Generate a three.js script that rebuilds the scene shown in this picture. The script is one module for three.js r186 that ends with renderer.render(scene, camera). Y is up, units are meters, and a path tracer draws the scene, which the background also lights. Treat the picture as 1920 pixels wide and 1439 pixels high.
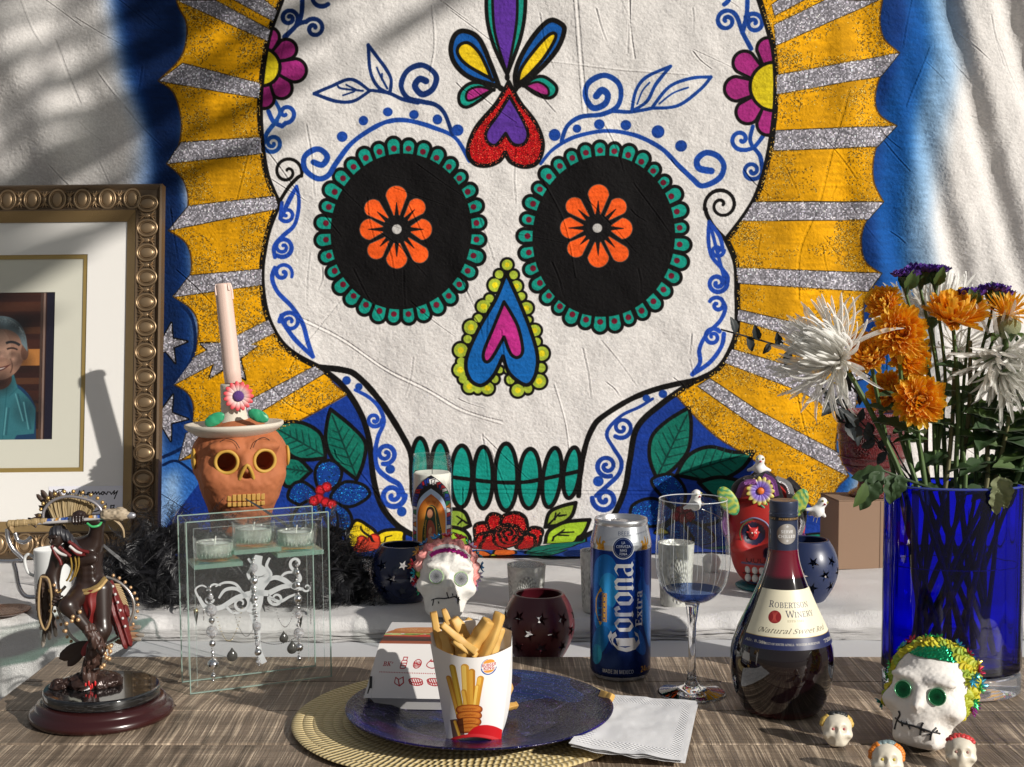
import * as THREE from 'three';
import { mergeGeometries, mergeVertices, toCreasedNormals } from 'three/addons/utils/BufferGeometryUtils.js';
import { RoundedBoxGeometry } from 'three/addons/geometries/RoundedBoxGeometry.js';

// ---------- camera, sky, sun, exposure ----------
const scene = new THREE.Scene();
const EYE = 0.45, PITCH = 3.5 * Math.PI / 180, FOC = 2500;           // eye height over the table top, downward pitch, focal length in photo pixels
const camera = new THREE.PerspectiveCamera(2 * Math.atan(719.5 / FOC) * 180 / Math.PI, 1920 / 1439, 0.05, 400);
camera.position.set(0, EYE, 0); camera.rotation.x = -PITCH;
const renderer = new THREE.WebGLRenderer({ antialias: true });
renderer.toneMapping = THREE.LinearToneMapping; renderer.toneMappingExposure = 0.89;
renderer.shadowMap.enabled = true;
const SUN = new THREE.Vector3(0.74, 0.405, 0.60).normalize();
{ // pale hazy sky, brighter towards the low sun, dull ground below the horizon
  const W = 256, H = 128, d = new Float32Array(W * H * 4), v = new THREE.Vector3();
  for (let j = 0; j < H; j++) for (let i = 0; i < W; i++) {
    const up = ((j + .5) / H - .5) * Math.PI, az = ((i + .5) / W - .5) * 2 * Math.PI;
    v.set(Math.cos(az) * Math.cos(up), Math.sin(up), Math.sin(az) * Math.cos(up));
    const c = Math.max(0, v.dot(SUN)), glow = 0.55 * Math.pow(c, 3) + 1.6 * Math.pow(c, 24);
    const t = Math.max(0, v.y), o = (j * W + i) * 4, lo = v.y < 0 ? Math.min(1, -v.y * 8) : 0;
    const s = [0.80 - 0.26 * t + glow, 0.81 - 0.20 * t + glow * .93, 0.84 - 0.10 * t + glow * .8], g = [0.22, 0.20, 0.18];
    for (let k = 0; k < 3; k++) d[o + k] = s[k] * (1 - lo) + g[k] * lo;
    d[o + 3] = 1;
  }
  const t = new THREE.DataTexture(d, W, H, THREE.RGBAFormat, THREE.FloatType);
  t.mapping = THREE.EquirectangularReflectionMapping; t.magFilter = THREE.LinearFilter; t.needsUpdate = true;
  scene.background = t; scene.environment = t; scene.backgroundIntensity = 0.27; scene.environmentIntensity = 0.27;
}
const sun = new THREE.DirectionalLight(new THREE.Color(1.0, 0.95, 0.88), 5.0);
sun.position.copy(SUN).multiplyScalar(6).add(new THREE.Vector3(0, 0, -1.8)); sun.target.position.set(0, 0, -1.8);
sun.castShadow = true; sun.shadow.mapSize.set(4096, 4096); sun.shadow.radius = 1;
Object.assign(sun.shadow.camera, { left: -2.5, right: 2.5, top: 2.5, bottom: -2.5, near: 0.1, far: 14 });
scene.add(sun, sun.target);

// ---------- helpers ----------
const { PI, sin, cos, abs, min, max, sqrt, floor, hypot, exp, atan2, pow } = Math;
const V = (x, y, z) => new THREE.Vector3(x, y, z);
const rng = (s) => () => { s = (s + 0x6d2b79f5) | 0; let t = Math.imul(s ^ (s >>> 15), 1 | s); t = (t + Math.imul(t ^ (t >>> 7), 61 | t)) ^ t; return ((t ^ (t >>> 14)) >>> 0) / 4294967296; };
const clamp = (x, a = 0, b = 1) => min(b, max(a, x)), lerp = (a, b, t) => a + (b - a) * t, sstep = (a, b, x) => { const t = clamp((x - a) / (b - a)); return t * t * (3 - 2 * t); };
const h3 = (x, y, z) => { let h = Math.imul(x, 374761393) ^ Math.imul(y, 668265263) ^ Math.imul(z, 2147483647 ^ 69069); h = Math.imul(h ^ (h >>> 13), 1274126177); return ((h ^ (h >>> 16)) >>> 0) / 4294967296; };
const noise = (x, y, z = 0) => {                                     // value noise, -1..1
  const i = floor(x), j = floor(y), k = floor(z), f = x - i, g = y - j, h = z - k, u = f * f * (3 - 2 * f), v = g * g * (3 - 2 * g), w = h * h * (3 - 2 * h);
  const L = (a, b, t) => a + (b - a) * t, q = (c) => L(L(h3(i, j, k + c), h3(i + 1, j, k + c), u), L(h3(i, j + 1, k + c), h3(i + 1, j + 1, k + c), u), v);
  return (w ? L(q(0), q(1), w) : q(0)) * 2 - 1;
};
const fbm = (x, y, z = 0, n = 4) => { let s = 0, a = .5; for (let i = 0; i < n; i++) { s += a * noise(x, y, z); x = x * 2.03 + 7.1; y = y * 2.03 + 3.7; z = z ? z * 2.03 + 1.9 : 0; a *= .5; } return s; };
// a pixel of the survey and a horizontal distance (or a height) give a point of the place
const ray = (px, py) => { const u = (px - 960) / FOC, v = (py - 719.5) / FOC; return V(u, -v * cos(PITCH) - sin(PITCH), -(cos(PITCH) - v * sin(PITCH))); };
const at = (px, py, Z) => { const r = ray(px, py), t = Z / -r.z; return V(r.x * t, EYE + r.y * t, -Z); };
const onY = (px, py, Y) => { const r = ray(px, py), t = (Y - EYE) / r.y; return V(r.x * t, Y, r.z * t); };
const mpp = (Z) => Z / FOC;                                           // metres per pixel at a distance

const used = {};
const numbered = (n) => { used[n] = (used[n] ?? -1) + 1; return used[n] ? n + '_' + String(used[n]).padStart(3, '0') : n; };
const tag = (o, label, category, group, kind) => { if (label) o.userData.label = label; if (category) o.userData.category = category; if (group) o.userData.group = group; if (kind) o.userData.kind = kind; return o; };
function mesh(name, geo, m, parent) {
  const o = new THREE.Mesh(geo, m); o.castShadow = o.receiveShadow = true;
  if (parent) { o.name = name; parent.add(o); } else { o.name = numbered(name); scene.add(o); }
  return o;
}
function thing(name, label, category, p = [0, 0, 0], group) {
  const o = new THREE.Group(); o.name = numbered(name); scene.add(o);
  if (p.isVector3) o.position.copy(p); else o.position.set(...p);
  return tag(o, label, category, group);
}
const structure = (o) => { o.userData.kind = 'structure'; return o; };
const stuff = (o) => { o.userData.kind = 'stuff'; return o; };

const C = (r, g, b) => new THREE.Color().setRGB(r, g, b);
const hex = (h) => new THREE.Color(h);
const M = (color, rough = .7, extra = {}) => new THREE.MeshStandardMaterial({ color: color.isColor ? color : Array.isArray(color) ? C(...color) : hex(color), roughness: rough, ...extra });
const MP = (color, rough = .5, extra = {}) => new THREE.MeshPhysicalMaterial({ color: color.isColor ? color : Array.isArray(color) ? C(...color) : hex(color), roughness: rough, ...extra });
const VC = (rough = .7, extra = {}) => new THREE.MeshStandardMaterial({ vertexColors: true, roughness: rough, ...extra });
const canvas = (w, h, draw, srgb = true) => {
  const c = document.createElement('canvas'); c.width = w; c.height = h; draw(c.getContext('2d'), w, h);
  const t = new THREE.CanvasTexture(c); if (srgb) t.colorSpace = THREE.SRGBColorSpace; t.wrapS = t.wrapT = THREE.RepeatWrapping; return t;
};
const pixelsTex = (w, h, f, srgb = true) => {                         // f(x, y) -> [r, g, b] 0..255
  const d = new Uint8Array(w * h * 4); for (let j = 0; j < h; j++) for (let i = 0; i < w; i++) { const c = f(i, j), o = (j * w + i) * 4; d[o] = clamp(c[0], 0, 255); d[o + 1] = clamp(c[1], 0, 255); d[o + 2] = clamp(c[2], 0, 255); d[o + 3] = 255; }
  const t = new THREE.DataTexture(d, w, h, THREE.RGBAFormat); t.magFilter = THREE.LinearFilter; t.wrapS = t.wrapT = THREE.RepeatWrapping; if (srgb) t.colorSpace = THREE.SRGBColorSpace; t.needsUpdate = true; return t;
};
const tiled = (t, u, v = u) => { const c = t.clone(); c.repeat.set(u, v); c.needsUpdate = true; return c; };

// geometry
const mv = (g, x = 0, y = 0, z = 0) => g.translate(x, y, z);
const rot = (g, x = 0, y = 0, z = 0) => { if (x) g.rotateX(x); if (y) g.rotateY(y); if (z) g.rotateZ(z); return g; };
const box = (w, h, d, x = 0, y = 0, z = 0) => new THREE.BoxGeometry(w, h, d).translate(x, y, z);
const rbox = (w, h, d, r = .002, x = 0, y = 0, z = 0, s = 2) => new RoundedBoxGeometry(w, h, d, s, r).translate(x, y, z);
const sph = (r, x = 0, y = 0, z = 0, sx = 1, sy = 1, sz = 1, a = 20, b = 14) => new THREE.SphereGeometry(r, a, b).scale(sx, sy, sz).translate(x, y, z);
const cyl = (r0, r1, h, x = 0, y = 0, z = 0, n = 32) => new THREE.CylinderGeometry(r1, r0, h, n).translate(x, y + h / 2, z);
const lathe = (pts, n = 64) => new THREE.LatheGeometry(pts.map((p) => new THREE.Vector2(p[0], p[1])), n);
const crv = (pts, closed = false, type = 'centripetal') => new THREE.CatmullRomCurve3(pts.map((p) => p.isVector3 ? p : V(...p)), closed, type);
const tube = (pts, r, n = 24, k = 8, closed = false) => new THREE.TubeGeometry(crv(pts, closed), n, r, k, closed);
function taper(pts, radii, n = 16, k = 7) {                           // tube whose radius runs through a list
  const c = crv(pts), g = new THREE.TubeGeometry(c, n, 1, k, false), p = g.attributes.position, q = V(0, 0, 0);
  const rad = (t) => { const f = t * (radii.length - 1), i = min(radii.length - 2, floor(f)); return lerp(radii[i], radii[i + 1], f - i); };
  for (let i = 0; i <= n; i++) { c.getPointAt(i / n, q); const r = rad(i / n); for (let j = 0; j <= k; j++) { const o = i * (k + 1) + j; p.setXYZ(o, q.x + (p.getX(o) - q.x) * r, q.y + (p.getY(o) - q.y) * r, q.z + (p.getZ(o) - q.z) * r); } }
  g.computeVertexNormals(); return g;
}
const bare = (g) => { let k = g.index ? g.toNonIndexed() : g; for (const n of Object.keys(k.attributes)) if (!['position', 'normal', 'uv', 'color'].includes(n)) k.deleteAttribute(n); return k; };
function join(list) {
  const gs = list.map(bare), hasC = gs.some((g) => g.attributes.color);
  for (const g of gs) { const n = g.attributes.position.count; if (!g.attributes.uv) g.setAttribute('uv', new THREE.BufferAttribute(new Float32Array(n * 2), 2)); if (!g.attributes.normal) g.computeVertexNormals(); if (hasC && !g.attributes.color) g.setAttribute('color', new THREE.BufferAttribute(new Float32Array(n * 3).fill(1), 3)); }
  return mergeGeometries(gs);
}
function tint(g, c) { const n = g.attributes.position.count, a = new Float32Array(n * 3), k = c.isColor ? c : Array.isArray(c) ? C(...c) : hex(c); for (let i = 0; i < n; i++) { a[i * 3] = k.r; a[i * 3 + 1] = k.g; a[i * 3 + 2] = k.b; } g.setAttribute('color', new THREE.BufferAttribute(a, 3)); return g; }
function warp(g, f) { const p = g.attributes.position, q = V(0, 0, 0); for (let i = 0; i < p.count; i++) { q.fromBufferAttribute(p, i); f(q, i); p.setXYZ(i, q.x, q.y, q.z); } g.computeVertexNormals(); return g; }
function grid(nu, nv, f) {                                            // f(u, v) -> [x, y, z, s?, t?]
  const p = [], uv = [], ix = [];
  for (let j = 0; j <= nv; j++) for (let i = 0; i <= nu; i++) { const r = f(i / nu, j / nv); p.push(r[0], r[1], r[2]); uv.push(r[3] ?? i / nu, r[4] ?? j / nv); }
  for (let j = 0; j < nv; j++) for (let i = 0; i < nu; i++) { const a = j * (nu + 1) + i, b = a + 1, c = a + nu + 1, d = c + 1; ix.push(a, b, d, a, d, c); }
  const g = new THREE.BufferGeometry(); g.setAttribute('position', new THREE.Float32BufferAttribute(p, 3)); g.setAttribute('uv', new THREE.Float32BufferAttribute(uv, 2)); g.setIndex(ix); g.computeVertexNormals(); return g;
}
function shapeGeo(pts, depth = .001, bevel = 0, holes = []) {
  const s = new THREE.Shape(pts.map((p) => new THREE.Vector2(p[0], p[1])));
  for (const h of holes) s.holes.push(new THREE.Path(h.map((p) => new THREE.Vector2(p[0], p[1]))));
  return new THREE.ExtrudeGeometry(s, { depth, bevelEnabled: bevel > 0, bevelThickness: bevel, bevelSize: bevel, bevelSegments: 2, curveSegments: 12 });
}
const starPts = (r, k = .42, n = 5, a0 = PI / 2) => Array.from({ length: n * 2 }, (_, i) => { const a = a0 + i * PI / n, q = i % 2 ? r * k : r; return [q * cos(a), q * sin(a)]; });
// signed distances and a surface-net mesher
const sE = (p, c, r) => { const x = (p.x - c[0]) / r[0], y = (p.y - c[1]) / r[1], z = (p.z - c[2]) / r[2], k = sqrt(x * x + y * y + z * z), m = sqrt((x / r[0]) ** 2 + (y / r[1]) ** 2 + (z / r[2]) ** 2); return m < 1e-9 ? -min(...r) : k * (k - 1) / m; };
const sC = (p, a, b, ra, rb) => { const bx = b[0] - a[0], by = b[1] - a[1], bz = b[2] - a[2], x = p.x - a[0], y = p.y - a[1], z = p.z - a[2], t = clamp((x * bx + y * by + z * bz) / (bx * bx + by * by + bz * bz)); return hypot(x - bx * t, y - by * t, z - bz * t) - lerp(ra, rb, t); };
const sB = (p, c, h, r) => { const x = abs(p.x - c[0]) - h[0] + r, y = abs(p.y - c[1]) - h[1] + r, z = abs(p.z - c[2]) - h[2] + r; return hypot(max(x, 0), max(y, 0), max(z, 0)) + min(0, max(x, y, z)) - r; };
const smin = (a, b, k) => { const h = max(k - abs(a - b), 0) / k; return min(a, b) - h * h * k / 4; };
const smax = (a, b, k) => -smin(-a, -b, k);
function nets(f, lo, hi, cell, color) {
  const n = [0, 1, 2].map((i) => Math.ceil((hi[i] - lo[i]) / cell) + 1), N = n[0] * n[1] * n[2], d = new Float32Array(N), q = V(0, 0, 0), id = new Int32Array(N).fill(-1), P = [], ix = [];
  const at3 = (i, j, k) => i + n[0] * (j + n[1] * k);
  for (let k = 0; k < n[2]; k++) for (let j = 0; j < n[1]; j++) for (let i = 0; i < n[0]; i++) d[at3(i, j, k)] = f(q.set(lo[0] + i * cell, lo[1] + j * cell, lo[2] + k * cell));
  const c8 = [[0, 0, 0], [1, 0, 0], [0, 1, 0], [1, 1, 0], [0, 0, 1], [1, 0, 1], [0, 1, 1], [1, 1, 1]], e12 = [[0, 1], [2, 3], [4, 5], [6, 7], [0, 2], [1, 3], [4, 6], [5, 7], [0, 4], [1, 5], [2, 6], [3, 7]];
  for (let k = 0; k < n[2] - 1; k++) for (let j = 0; j < n[1] - 1; j++) for (let i = 0; i < n[0] - 1; i++) {
    const v = c8.map((c) => d[at3(i + c[0], j + c[1], k + c[2])]); let s = 0; for (const x of v) s += x < 0;
    if (s === 0 || s === 8) continue;
    let x = 0, y = 0, z = 0, m = 0;
    for (const [a, b] of e12) if ((v[a] < 0) !== (v[b] < 0)) { const t = v[a] / (v[a] - v[b]); x += lerp(c8[a][0], c8[b][0], t); y += lerp(c8[a][1], c8[b][1], t); z += lerp(c8[a][2], c8[b][2], t); m++; }
    id[at3(i, j, k)] = P.length / 3; P.push(lo[0] + (i + x / m) * cell, lo[1] + (j + y / m) * cell, lo[2] + (k + z / m) * cell);
  }
  const quad = (a, b, c, e, flip) => { if (a < 0 || b < 0 || c < 0 || e < 0) return; flip ? ix.push(a, c, b, a, e, c) : ix.push(a, b, c, a, c, e); };
  for (let k = 1; k < n[2] - 1; k++) for (let j = 1; j < n[1] - 1; j++) for (let i = 1; i < n[0] - 1; i++) {
    const a = d[at3(i, j, k)] < 0;
    if (a !== d[at3(i + 1, j, k)] < 0) quad(id[at3(i, j - 1, k - 1)], id[at3(i, j, k - 1)], id[at3(i, j, k)], id[at3(i, j - 1, k)], !a);
    if (a !== d[at3(i, j + 1, k)] < 0) quad(id[at3(i - 1, j, k - 1)], id[at3(i - 1, j, k)], id[at3(i, j, k)], id[at3(i, j, k - 1)], !a);
    if (a !== d[at3(i, j, k + 1)] < 0) quad(id[at3(i - 1, j - 1, k)], id[at3(i, j - 1, k)], id[at3(i, j, k)], id[at3(i - 1, j, k)], !a);
  }
  const g = new THREE.BufferGeometry(); g.setAttribute('position', new THREE.Float32BufferAttribute(P, 3)); g.setIndex(ix);
  if (color) { const cs = []; for (let i = 0; i < P.length; i += 3) { const c = color(q.set(P[i], P[i + 1], P[i + 2])); cs.push(c[0], c[1], c[2]); } g.setAttribute('color', new THREE.Float32BufferAttribute(cs, 3)); }
  const e = cell * .6, nm = []; // normals from the field
  for (let i = 0; i < P.length; i += 3) { const x = P[i], y = P[i + 1], z = P[i + 2]; const nx = f(q.set(x + e, y, z)) - f(q.set(x - e, y, z)), ny = f(q.set(x, y + e, z)) - f(q.set(x, y - e, z)), nz = f(q.set(x, y, z + e)) - f(q.set(x, y, z - e)), l = hypot(nx, ny, nz) || 1; nm.push(nx / l, ny / l, nz / l); }
  g.setAttribute('normal', new THREE.Float32BufferAttribute(nm, 3)); g.setAttribute('uv', new THREE.Float32BufferAttribute(new Float32Array(P.length / 3 * 2), 2));
  return g;
}
const place = (g, pos, normal, spin = 0) => { const q = new THREE.Quaternion().setFromUnitVectors(V(0, 0, 1), normal.clone().normalize()); if (spin) g.rotateZ(spin); g.applyQuaternion(q); g.translate(pos.x, pos.y, pos.z); return g; };

// ---------- the painted banner: one cloth that hangs, then lies forward on the table ----------
const BZ = 2.40, BW = 2.3, BTOP = 1.24, BFOLD = 0.045, SHELF = 0.015;  // distance, width, top edge, height where it turns, table behind
const BLIE = 0.17, BLEN = BTOP - BFOLD + 0.04 + BLIE;                  // length lying on the table, whole length
const CW = 2048, CH = Math.round(2048 * BLEN / BW), K = CW / BW;       // canvas pixels per metre
function toSheet(px, py) {                                            // survey pixel -> [x, length from the top]
  let q = at(px, py, BZ);
  if (q.y > BFOLD) return [q.x, BTOP - q.y];
  const r = onY(px, py, SHELF + .004), z = -r.z;                       // on the table
  if (z > BZ - .03) { const k = clamp((BFOLD - q.y) / .04); return [q.x, BTOP - BFOLD + k * .03]; }
  return [r.x, BTOP - BFOLD + .04 + (BZ - .035 - z)];
}
const toCanvas = (p) => { const [x, s] = toSheet(p[0], p[1]); return [(x + BW / 2) * K, s * K]; };
const PXK = BZ / FOC * K;                                             // canvas pixels per survey pixel
const pts = (s) => s.trim().split(/\s+/).map((t) => t.split(',').map(Number));
function curve(s, closed) {                                           // "x,y x,y | x,y ..." smooth pieces, sharp at the bars
  const out = [];
  const pieces = s.split('|').map(pts);
  pieces.forEach((p, n) => {
    if (closed && pieces.length === 1) p = [...p];
    const m = p.length, loop = closed && pieces.length === 1, get = (i) => loop ? p[(i + m) % m] : p[clamp(i, 0, m - 1)];
    for (let i = 0; i < (loop ? m : m - 1); i++) {
      const a = get(i - 1), b = get(i), c = get(i + 1), d = get(i + 2);
      for (let k = 0; k < 8; k++) { const t = k / 8, t2 = t * t, t3 = t2 * t; out.push([0, 1].map((e) => .5 * (2 * b[e] + (c[e] - a[e]) * t + (2 * a[e] - 5 * b[e] + 4 * c[e] - d[e]) * t2 + (3 * b[e] - a[e] - 3 * c[e] + d[e]) * t3))); }
    }
    if (!loop) out.push(p[m - 1]);
  });
  return out;
}
const INK = '#0b0908', BLUE = '#17449b', NAVY = '#0d2a63', TEAL = '#12917f', MAG = '#a12a78', YEL = '#e2bf1a', ORA = '#ee5a1c', CANV = '#dcd8d4';
let art, masks = {};
const trace = (g, p, closed) => { g.beginPath(); p.forEach((q, i) => { const [x, y] = toCanvas(q); i ? g.lineTo(x, y) : g.moveTo(x, y); }); if (closed) g.closePath(); };
function fill(s, color, edge = INK, lw = 6, g = art) { const p = typeof s === 'string' ? curve(s, true) : s; trace(g, p, true); if (color) { g.fillStyle = color; g.fill(); } if (edge && lw) { g.strokeStyle = edge; g.lineWidth = lw * PXK; g.lineJoin = g.lineCap = 'round'; g.stroke(); } return p; }
const poly = (s, color, edge, lw) => fill(pts(s), color, edge, lw);
function stroke(s, color, w0, w1 = w0, g = art) {                      // brush line whose width changes along it
  const p = typeof s === 'string' ? curve(s) : s; g.fillStyle = color; g.strokeStyle = color; g.lineCap = 'round';
  for (let i = 1; i < p.length; i++) { const t = i / p.length, [x0, y0] = toCanvas(p[i - 1]), [x1, y1] = toCanvas(p[i]); g.lineWidth = lerp(w0, w1, t) * PXK * (1 + .1 * noise(p[i][0] * .06, p[i][1] * .06, 3)); g.beginPath(); g.moveTo(x0, y0); g.lineTo(x1, y1); g.stroke(); }
}
const ring = (cx, cy, rx, ry, turn = 0, n = 40) => Array.from({ length: n }, (_, i) => { const a = i / n * 2 * PI, x = rx * cos(a), y = ry * sin(a); return [cx + x * cos(turn) - y * sin(turn), cy + x * sin(turn) + y * cos(turn)]; });
const dot = (cx, cy, r, color, edge, lw) => fill(ring(cx, cy, r, r * (1 + .08 * noise(cx, cy))), color, edge, lw);
function spiral(cx, cy, r, turns, a0, dir, color, w0, w1 = w0, tail = []) { const p = [...tail]; const n = Math.ceil(turns * 26); for (let i = 0; i <= n; i++) { const t = i / n, q = r * pow(1 - t, .8) + 2.5; const a = a0 + dir * t * turns * 2 * PI; p.push([cx + q * cos(a), cy + q * sin(a)]); } stroke(p, color, w0, w1); }
const glit = (kind, p) => { trace(masks[kind], p, true); masks[kind].fill(); };
// petal with a rounded outer end, from an inner radius to an outer one
const petal = (cx, cy, a, r0, r1, w0, w1) => { const P = []; for (let i = 0; i <= 24; i++) { const t = i / 24 * PI, u = -cos(t), r = r1 - w1 + w1 * sin(t); P.push([r, u * w1]); } P.unshift([r0, -w0]); P.push([r0, w0]); return P.map(([r, u]) => [cx + r * cos(a) - u * sin(a), cy + r * sin(a) + u * cos(a)]); };

function paintBanner() {
  const cv = document.createElement('canvas'); cv.width = CW; cv.height = CH; art = cv.getContext('2d');
  for (const k of ['gold', 'silver', 'red', 'blue']) { const c = document.createElement('canvas'); c.width = CW; c.height = CH; masks[k] = c.getContext('2d'); masks[k].fillStyle = '#fff'; masks[k].strokeStyle = '#fff'; masks[k].cv = c; }
  const g = art; g.fillStyle = CANV; g.fillRect(0, 0, CW, CH);
  const R = rng(5);
  // blue cloud of dye outside the rays
  const soft = (s, color, blur) => { g.save(); g.filter = `blur(${blur * PXK}px)`; trace(g, pts(s), true); g.fillStyle = color; g.fill(); g.restore(); };
  soft('196,-90 330,-90 350,120 320,300 360,420 360,900 240,1060 240,420 255,330 268,250 232,150 205,0', '#7fa3d8', 16);
  soft('208,-90 330,-90 350,150 318,300 350,420 350,1060 262,1060 262,420 285,330 278,240 240,150 214,0', '#0b3270', 11);
  soft('222,-90 345,-90 345,300 330,420 340,780 300,780 270,420 296,300 262,140 228,0', '#08234f', 9);
  soft('290,860 370,830 420,1000 300,1060', '#2f6fc4', 14); soft('300,900 330,880 335,960 300,980', '#9cc0e6', 10);
  soft('1650,-90 1780,-90 1800,120 1765,250 1740,420 1750,520 1720,700 1650,700 1620,450 1640,250', '#7fa4c8', 16);
  soft('1640,-90 1732,-90 1750,100 1715,230 1698,420 1712,600 1650,760 1590,950 1560,1010 1560,700 1610,440 1640,240', '#0f4f97', 12);
  soft('1636,-90 1690,-90 1700,60 1660,200 1640,420 1656,600 1610,740 1575,960 1560,960 1600,700 1600,440', '#0a3577', 8);
  // lower field of dark blue down to the hem
  fill('545,800 600,770 650,742 | 650,742 640,700 960,700 1270,744 | 1270,744 1310,788 1345,820 1380,842 1430,875 1500,930 1566,985 | 1566,985 1620,1030 1700,1100 1300,1190 960,1190 620,1190 250,1190 285,1040 330,960 420,860 545,800', '#14368a', null);
  // rays: yellow field with scalloped border
  const yellow = fill('320,-90 330,0 348,40 348,75 335,110 296,151 | 296,151 325,175 340,230 332,280 310,306 | 310,306 340,335 350,375 340,410 311,431 | 311,431 345,455 356,490 350,525 320,556 | 320,556 355,580 369,612 360,670 321,722 | 321,722 348,738 360,766 352,810 331,866 | 331,866 450,840 500,815 560,790 650,740 | 650,740 640,700 960,700 1270,744 | 1270,744 1310,788 1345,820 1380,842 1414,863 1480,915 1566,985 | 1566,985 1566,925 1592,893 | 1592,893 1573,860 1568,830 1580,780 1610,755 | 1610,755 1594,735 1603,690 1620,640 1622,567 1651,513 | 1651,513 1622,490 1615,445 1628,405 1657,378 | 1657,378 1638,345 1636,305 1648,265 1680,237 | 1680,237 1650,215 1642,182 1655,135 1686,99 | 1686,99 1658,75 1649,38 1654,0 | 1654,0 1660,-90 980,-95 320,-90', '#eaa906', '#5a3a14', 3);
  glit('gold', yellow);
  const bands = ['332,0 402,0 510,58 505,78', '330,-60 420,-60 520,20 514,40', '297,151 341,118 487,156 484,183', '311,306 339,267 487,257 490,287', '312,431 350,386 515,368 522,391', '321,557 352,517 490,505 490,534', '322,722 362,670 507,598 518,622', '331,866 345,815 590,687 608,700',
    '1451,48 1550,0 1647,0 1454,86', '1447,10 1530,-50 1620,-60 1452,30', '1456,142 1686,100 1653,142 1456,177', '1454,246 1680,237 1645,275 1449,283', '1412,379 1657,379 1626,412 1390,414', '1380,503 1652,513 1628,546 1384,531', '1385,581 1500,608 1618,640 1612,674 1500,634 1382,600', '1372,655 1500,692 1606,738 1600,790 1500,733 1358,680', '1330,710 1420,770 1578,853 1590,893 1420,803 1308,724'];
  for (const b of bands) { const p = poly(b, '#8f8c90', '#2a2218', 3); glit('silver', p); masks.gold.globalCompositeOperation = 'destination-out'; glit('gold', p); masks.gold.globalCompositeOperation = 'source-over'; }
  // stars
  const star = (cx, cy, r, a, k = .42) => { const p = starPts(r, k, 5, a).map(([x, y]) => [cx + x, cy + y]); fill(p, '#94908f', INK, 5); glit('silver', p); masks.gold.globalCompositeOperation = 'destination-out'; glit('gold', p); masks.gold.globalCompositeOperation = 'source-over'; };
  star(427, 664, 58, -.28); star(308, 645, 40, -.1, .36); star(303, 785, 46, .05, .36); star(1595, 700, 40, .2);
  stroke('300,735 340,700 362,655 358,600 335,570', '#06204c', 6); stroke('300,860 345,835 357,790 345,745', '#06204c', 6); stroke('300,875 330,868 380,905', '#06204c', 5);
  // skull
  const skull = curve('560,-90 530,-10 505,60 492,130 486,200 490,270 500,330 522,382 | 522,382 500,440 489,510 497,580 518,630 548,662 597,689 | 597,689 640,722 675,775 691,826 699,894 711,940 733,974 778,1012 850,1042 950,1046 1040,1034 1105,1008 1140,980 1157,955 1173,913 1181,863 1195,801 1241,757 1289,723 | 1300,716 1345,692 1372,650 1382,610 1382,549 1379,493 1362,450 | 1362,450 1412,380 1436,310 1448,245 1454,180 1450,100 1432,30 1395,-90', true);
  fill(skull, CANV, INK, 11); for (const k of ['gold', 'silver']) { masks[k].globalCompositeOperation = 'destination-out'; glit(k, skull); masks[k].globalCompositeOperation = 'source-over'; }
  stroke('595,689 640,694 668,705 710,750 752,815 772,862 774,930 790,985', INK, 11); stroke('1310,712 1241,727 1185,748 1129,782 1110,805 1097,840 1088,891 1085,930', INK, 10);
  // temple curls
  spiral(538, 322, 26, 1.35, .3, -1, INK, 7, 5, curve('522,380 540,352 556,335 563,330'));
  spiral(1353, 385, 30, 1.5, 2.9, 1, INK, 8, 5, curve('1363,452 1340,428 1326,404 1323,392'));
  // eyes
  const eye = (cx, cy, rx, ry, n, fx, fy, skip) => {
    for (let i = 0; i < n; i++) { const a = (i + .5) / n * 2 * PI, ex = cx + (rx - 4) * cos(a), ey = cy + (ry - 4) * sin(a), d = atan2(ry * sin(a) / 1, rx * cos(a)); const k = 1 + .12 * noise(i * 3.1, cx), w = 13.6 * k;
      fill(petal(ex, ey, d, -3, 35 * k, w * .85, w), TEAL, INK, 6); dot(ex + 16 * cos(d), ey + 16 * sin(d), 5.5, '#6b0f26', null); }
    fill(ring(cx, cy, rx, ry, .1, 80), '#0c0a0b', INK, 5);
    const lens = [82, 72, 66, 80, 74, 72, 70, 76];
    for (let i = 0; i < 8; i++) { const a = -PI / 2 + i * PI / 4 + .06 * noise(i, cx); fill(petal(fx, fy, a, 26, lens[i], 6, 19 + (i % 2 ? -2 : 1)), ORA, '#4a4a48', 1.2); }
    for (let i = 0; i < 8; i++) { const a = -PI / 2 + i * PI / 4 + .06 * noise(i, cx); fill(petal(fx, fy, a, 12, 50 + 5 * noise(i, 7), 6, .7), '#100e0f', null); }
    dot(fx, fy, 24, '#100e0f', null); dot(fx, fy, 9, '#b9b6b2', null);
  };
  eye(752, 434, 130, 144, 32, 744, 430); eye(1132, 443, 131, 149, 33, 1120, 428);
  // brows
  const brow = (s, w0 = 7, w1 = 10) => stroke(s, BLUE, w0, w1);
  brow('880,302 854,259 812,239 764,226 727,228 691,245 657,270 629,307 615,329 595,335 572,318 571,293 595,279 613,293 604,309 587,304', 7, 11);
  stroke('848,252 834,214 817,197 792,191 764,183 752,160 764,132 792,122 817,141 812,166 792,177 778,162 786,148 799,152', NAVY, 7, 12);
  stroke('784,193 755,186 727,174 693,169', NAVY, 7, 6);
  stroke('693,170 657,148 615,163 588,175 | 588,175 629,189 662,189 693,170', NAVY, 6); stroke('680,170 640,165 632,160', NAVY, 4, 3); stroke('668,168 648,158', NAVY, 3); stroke('664,171 642,178', NAVY, 3);
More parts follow.
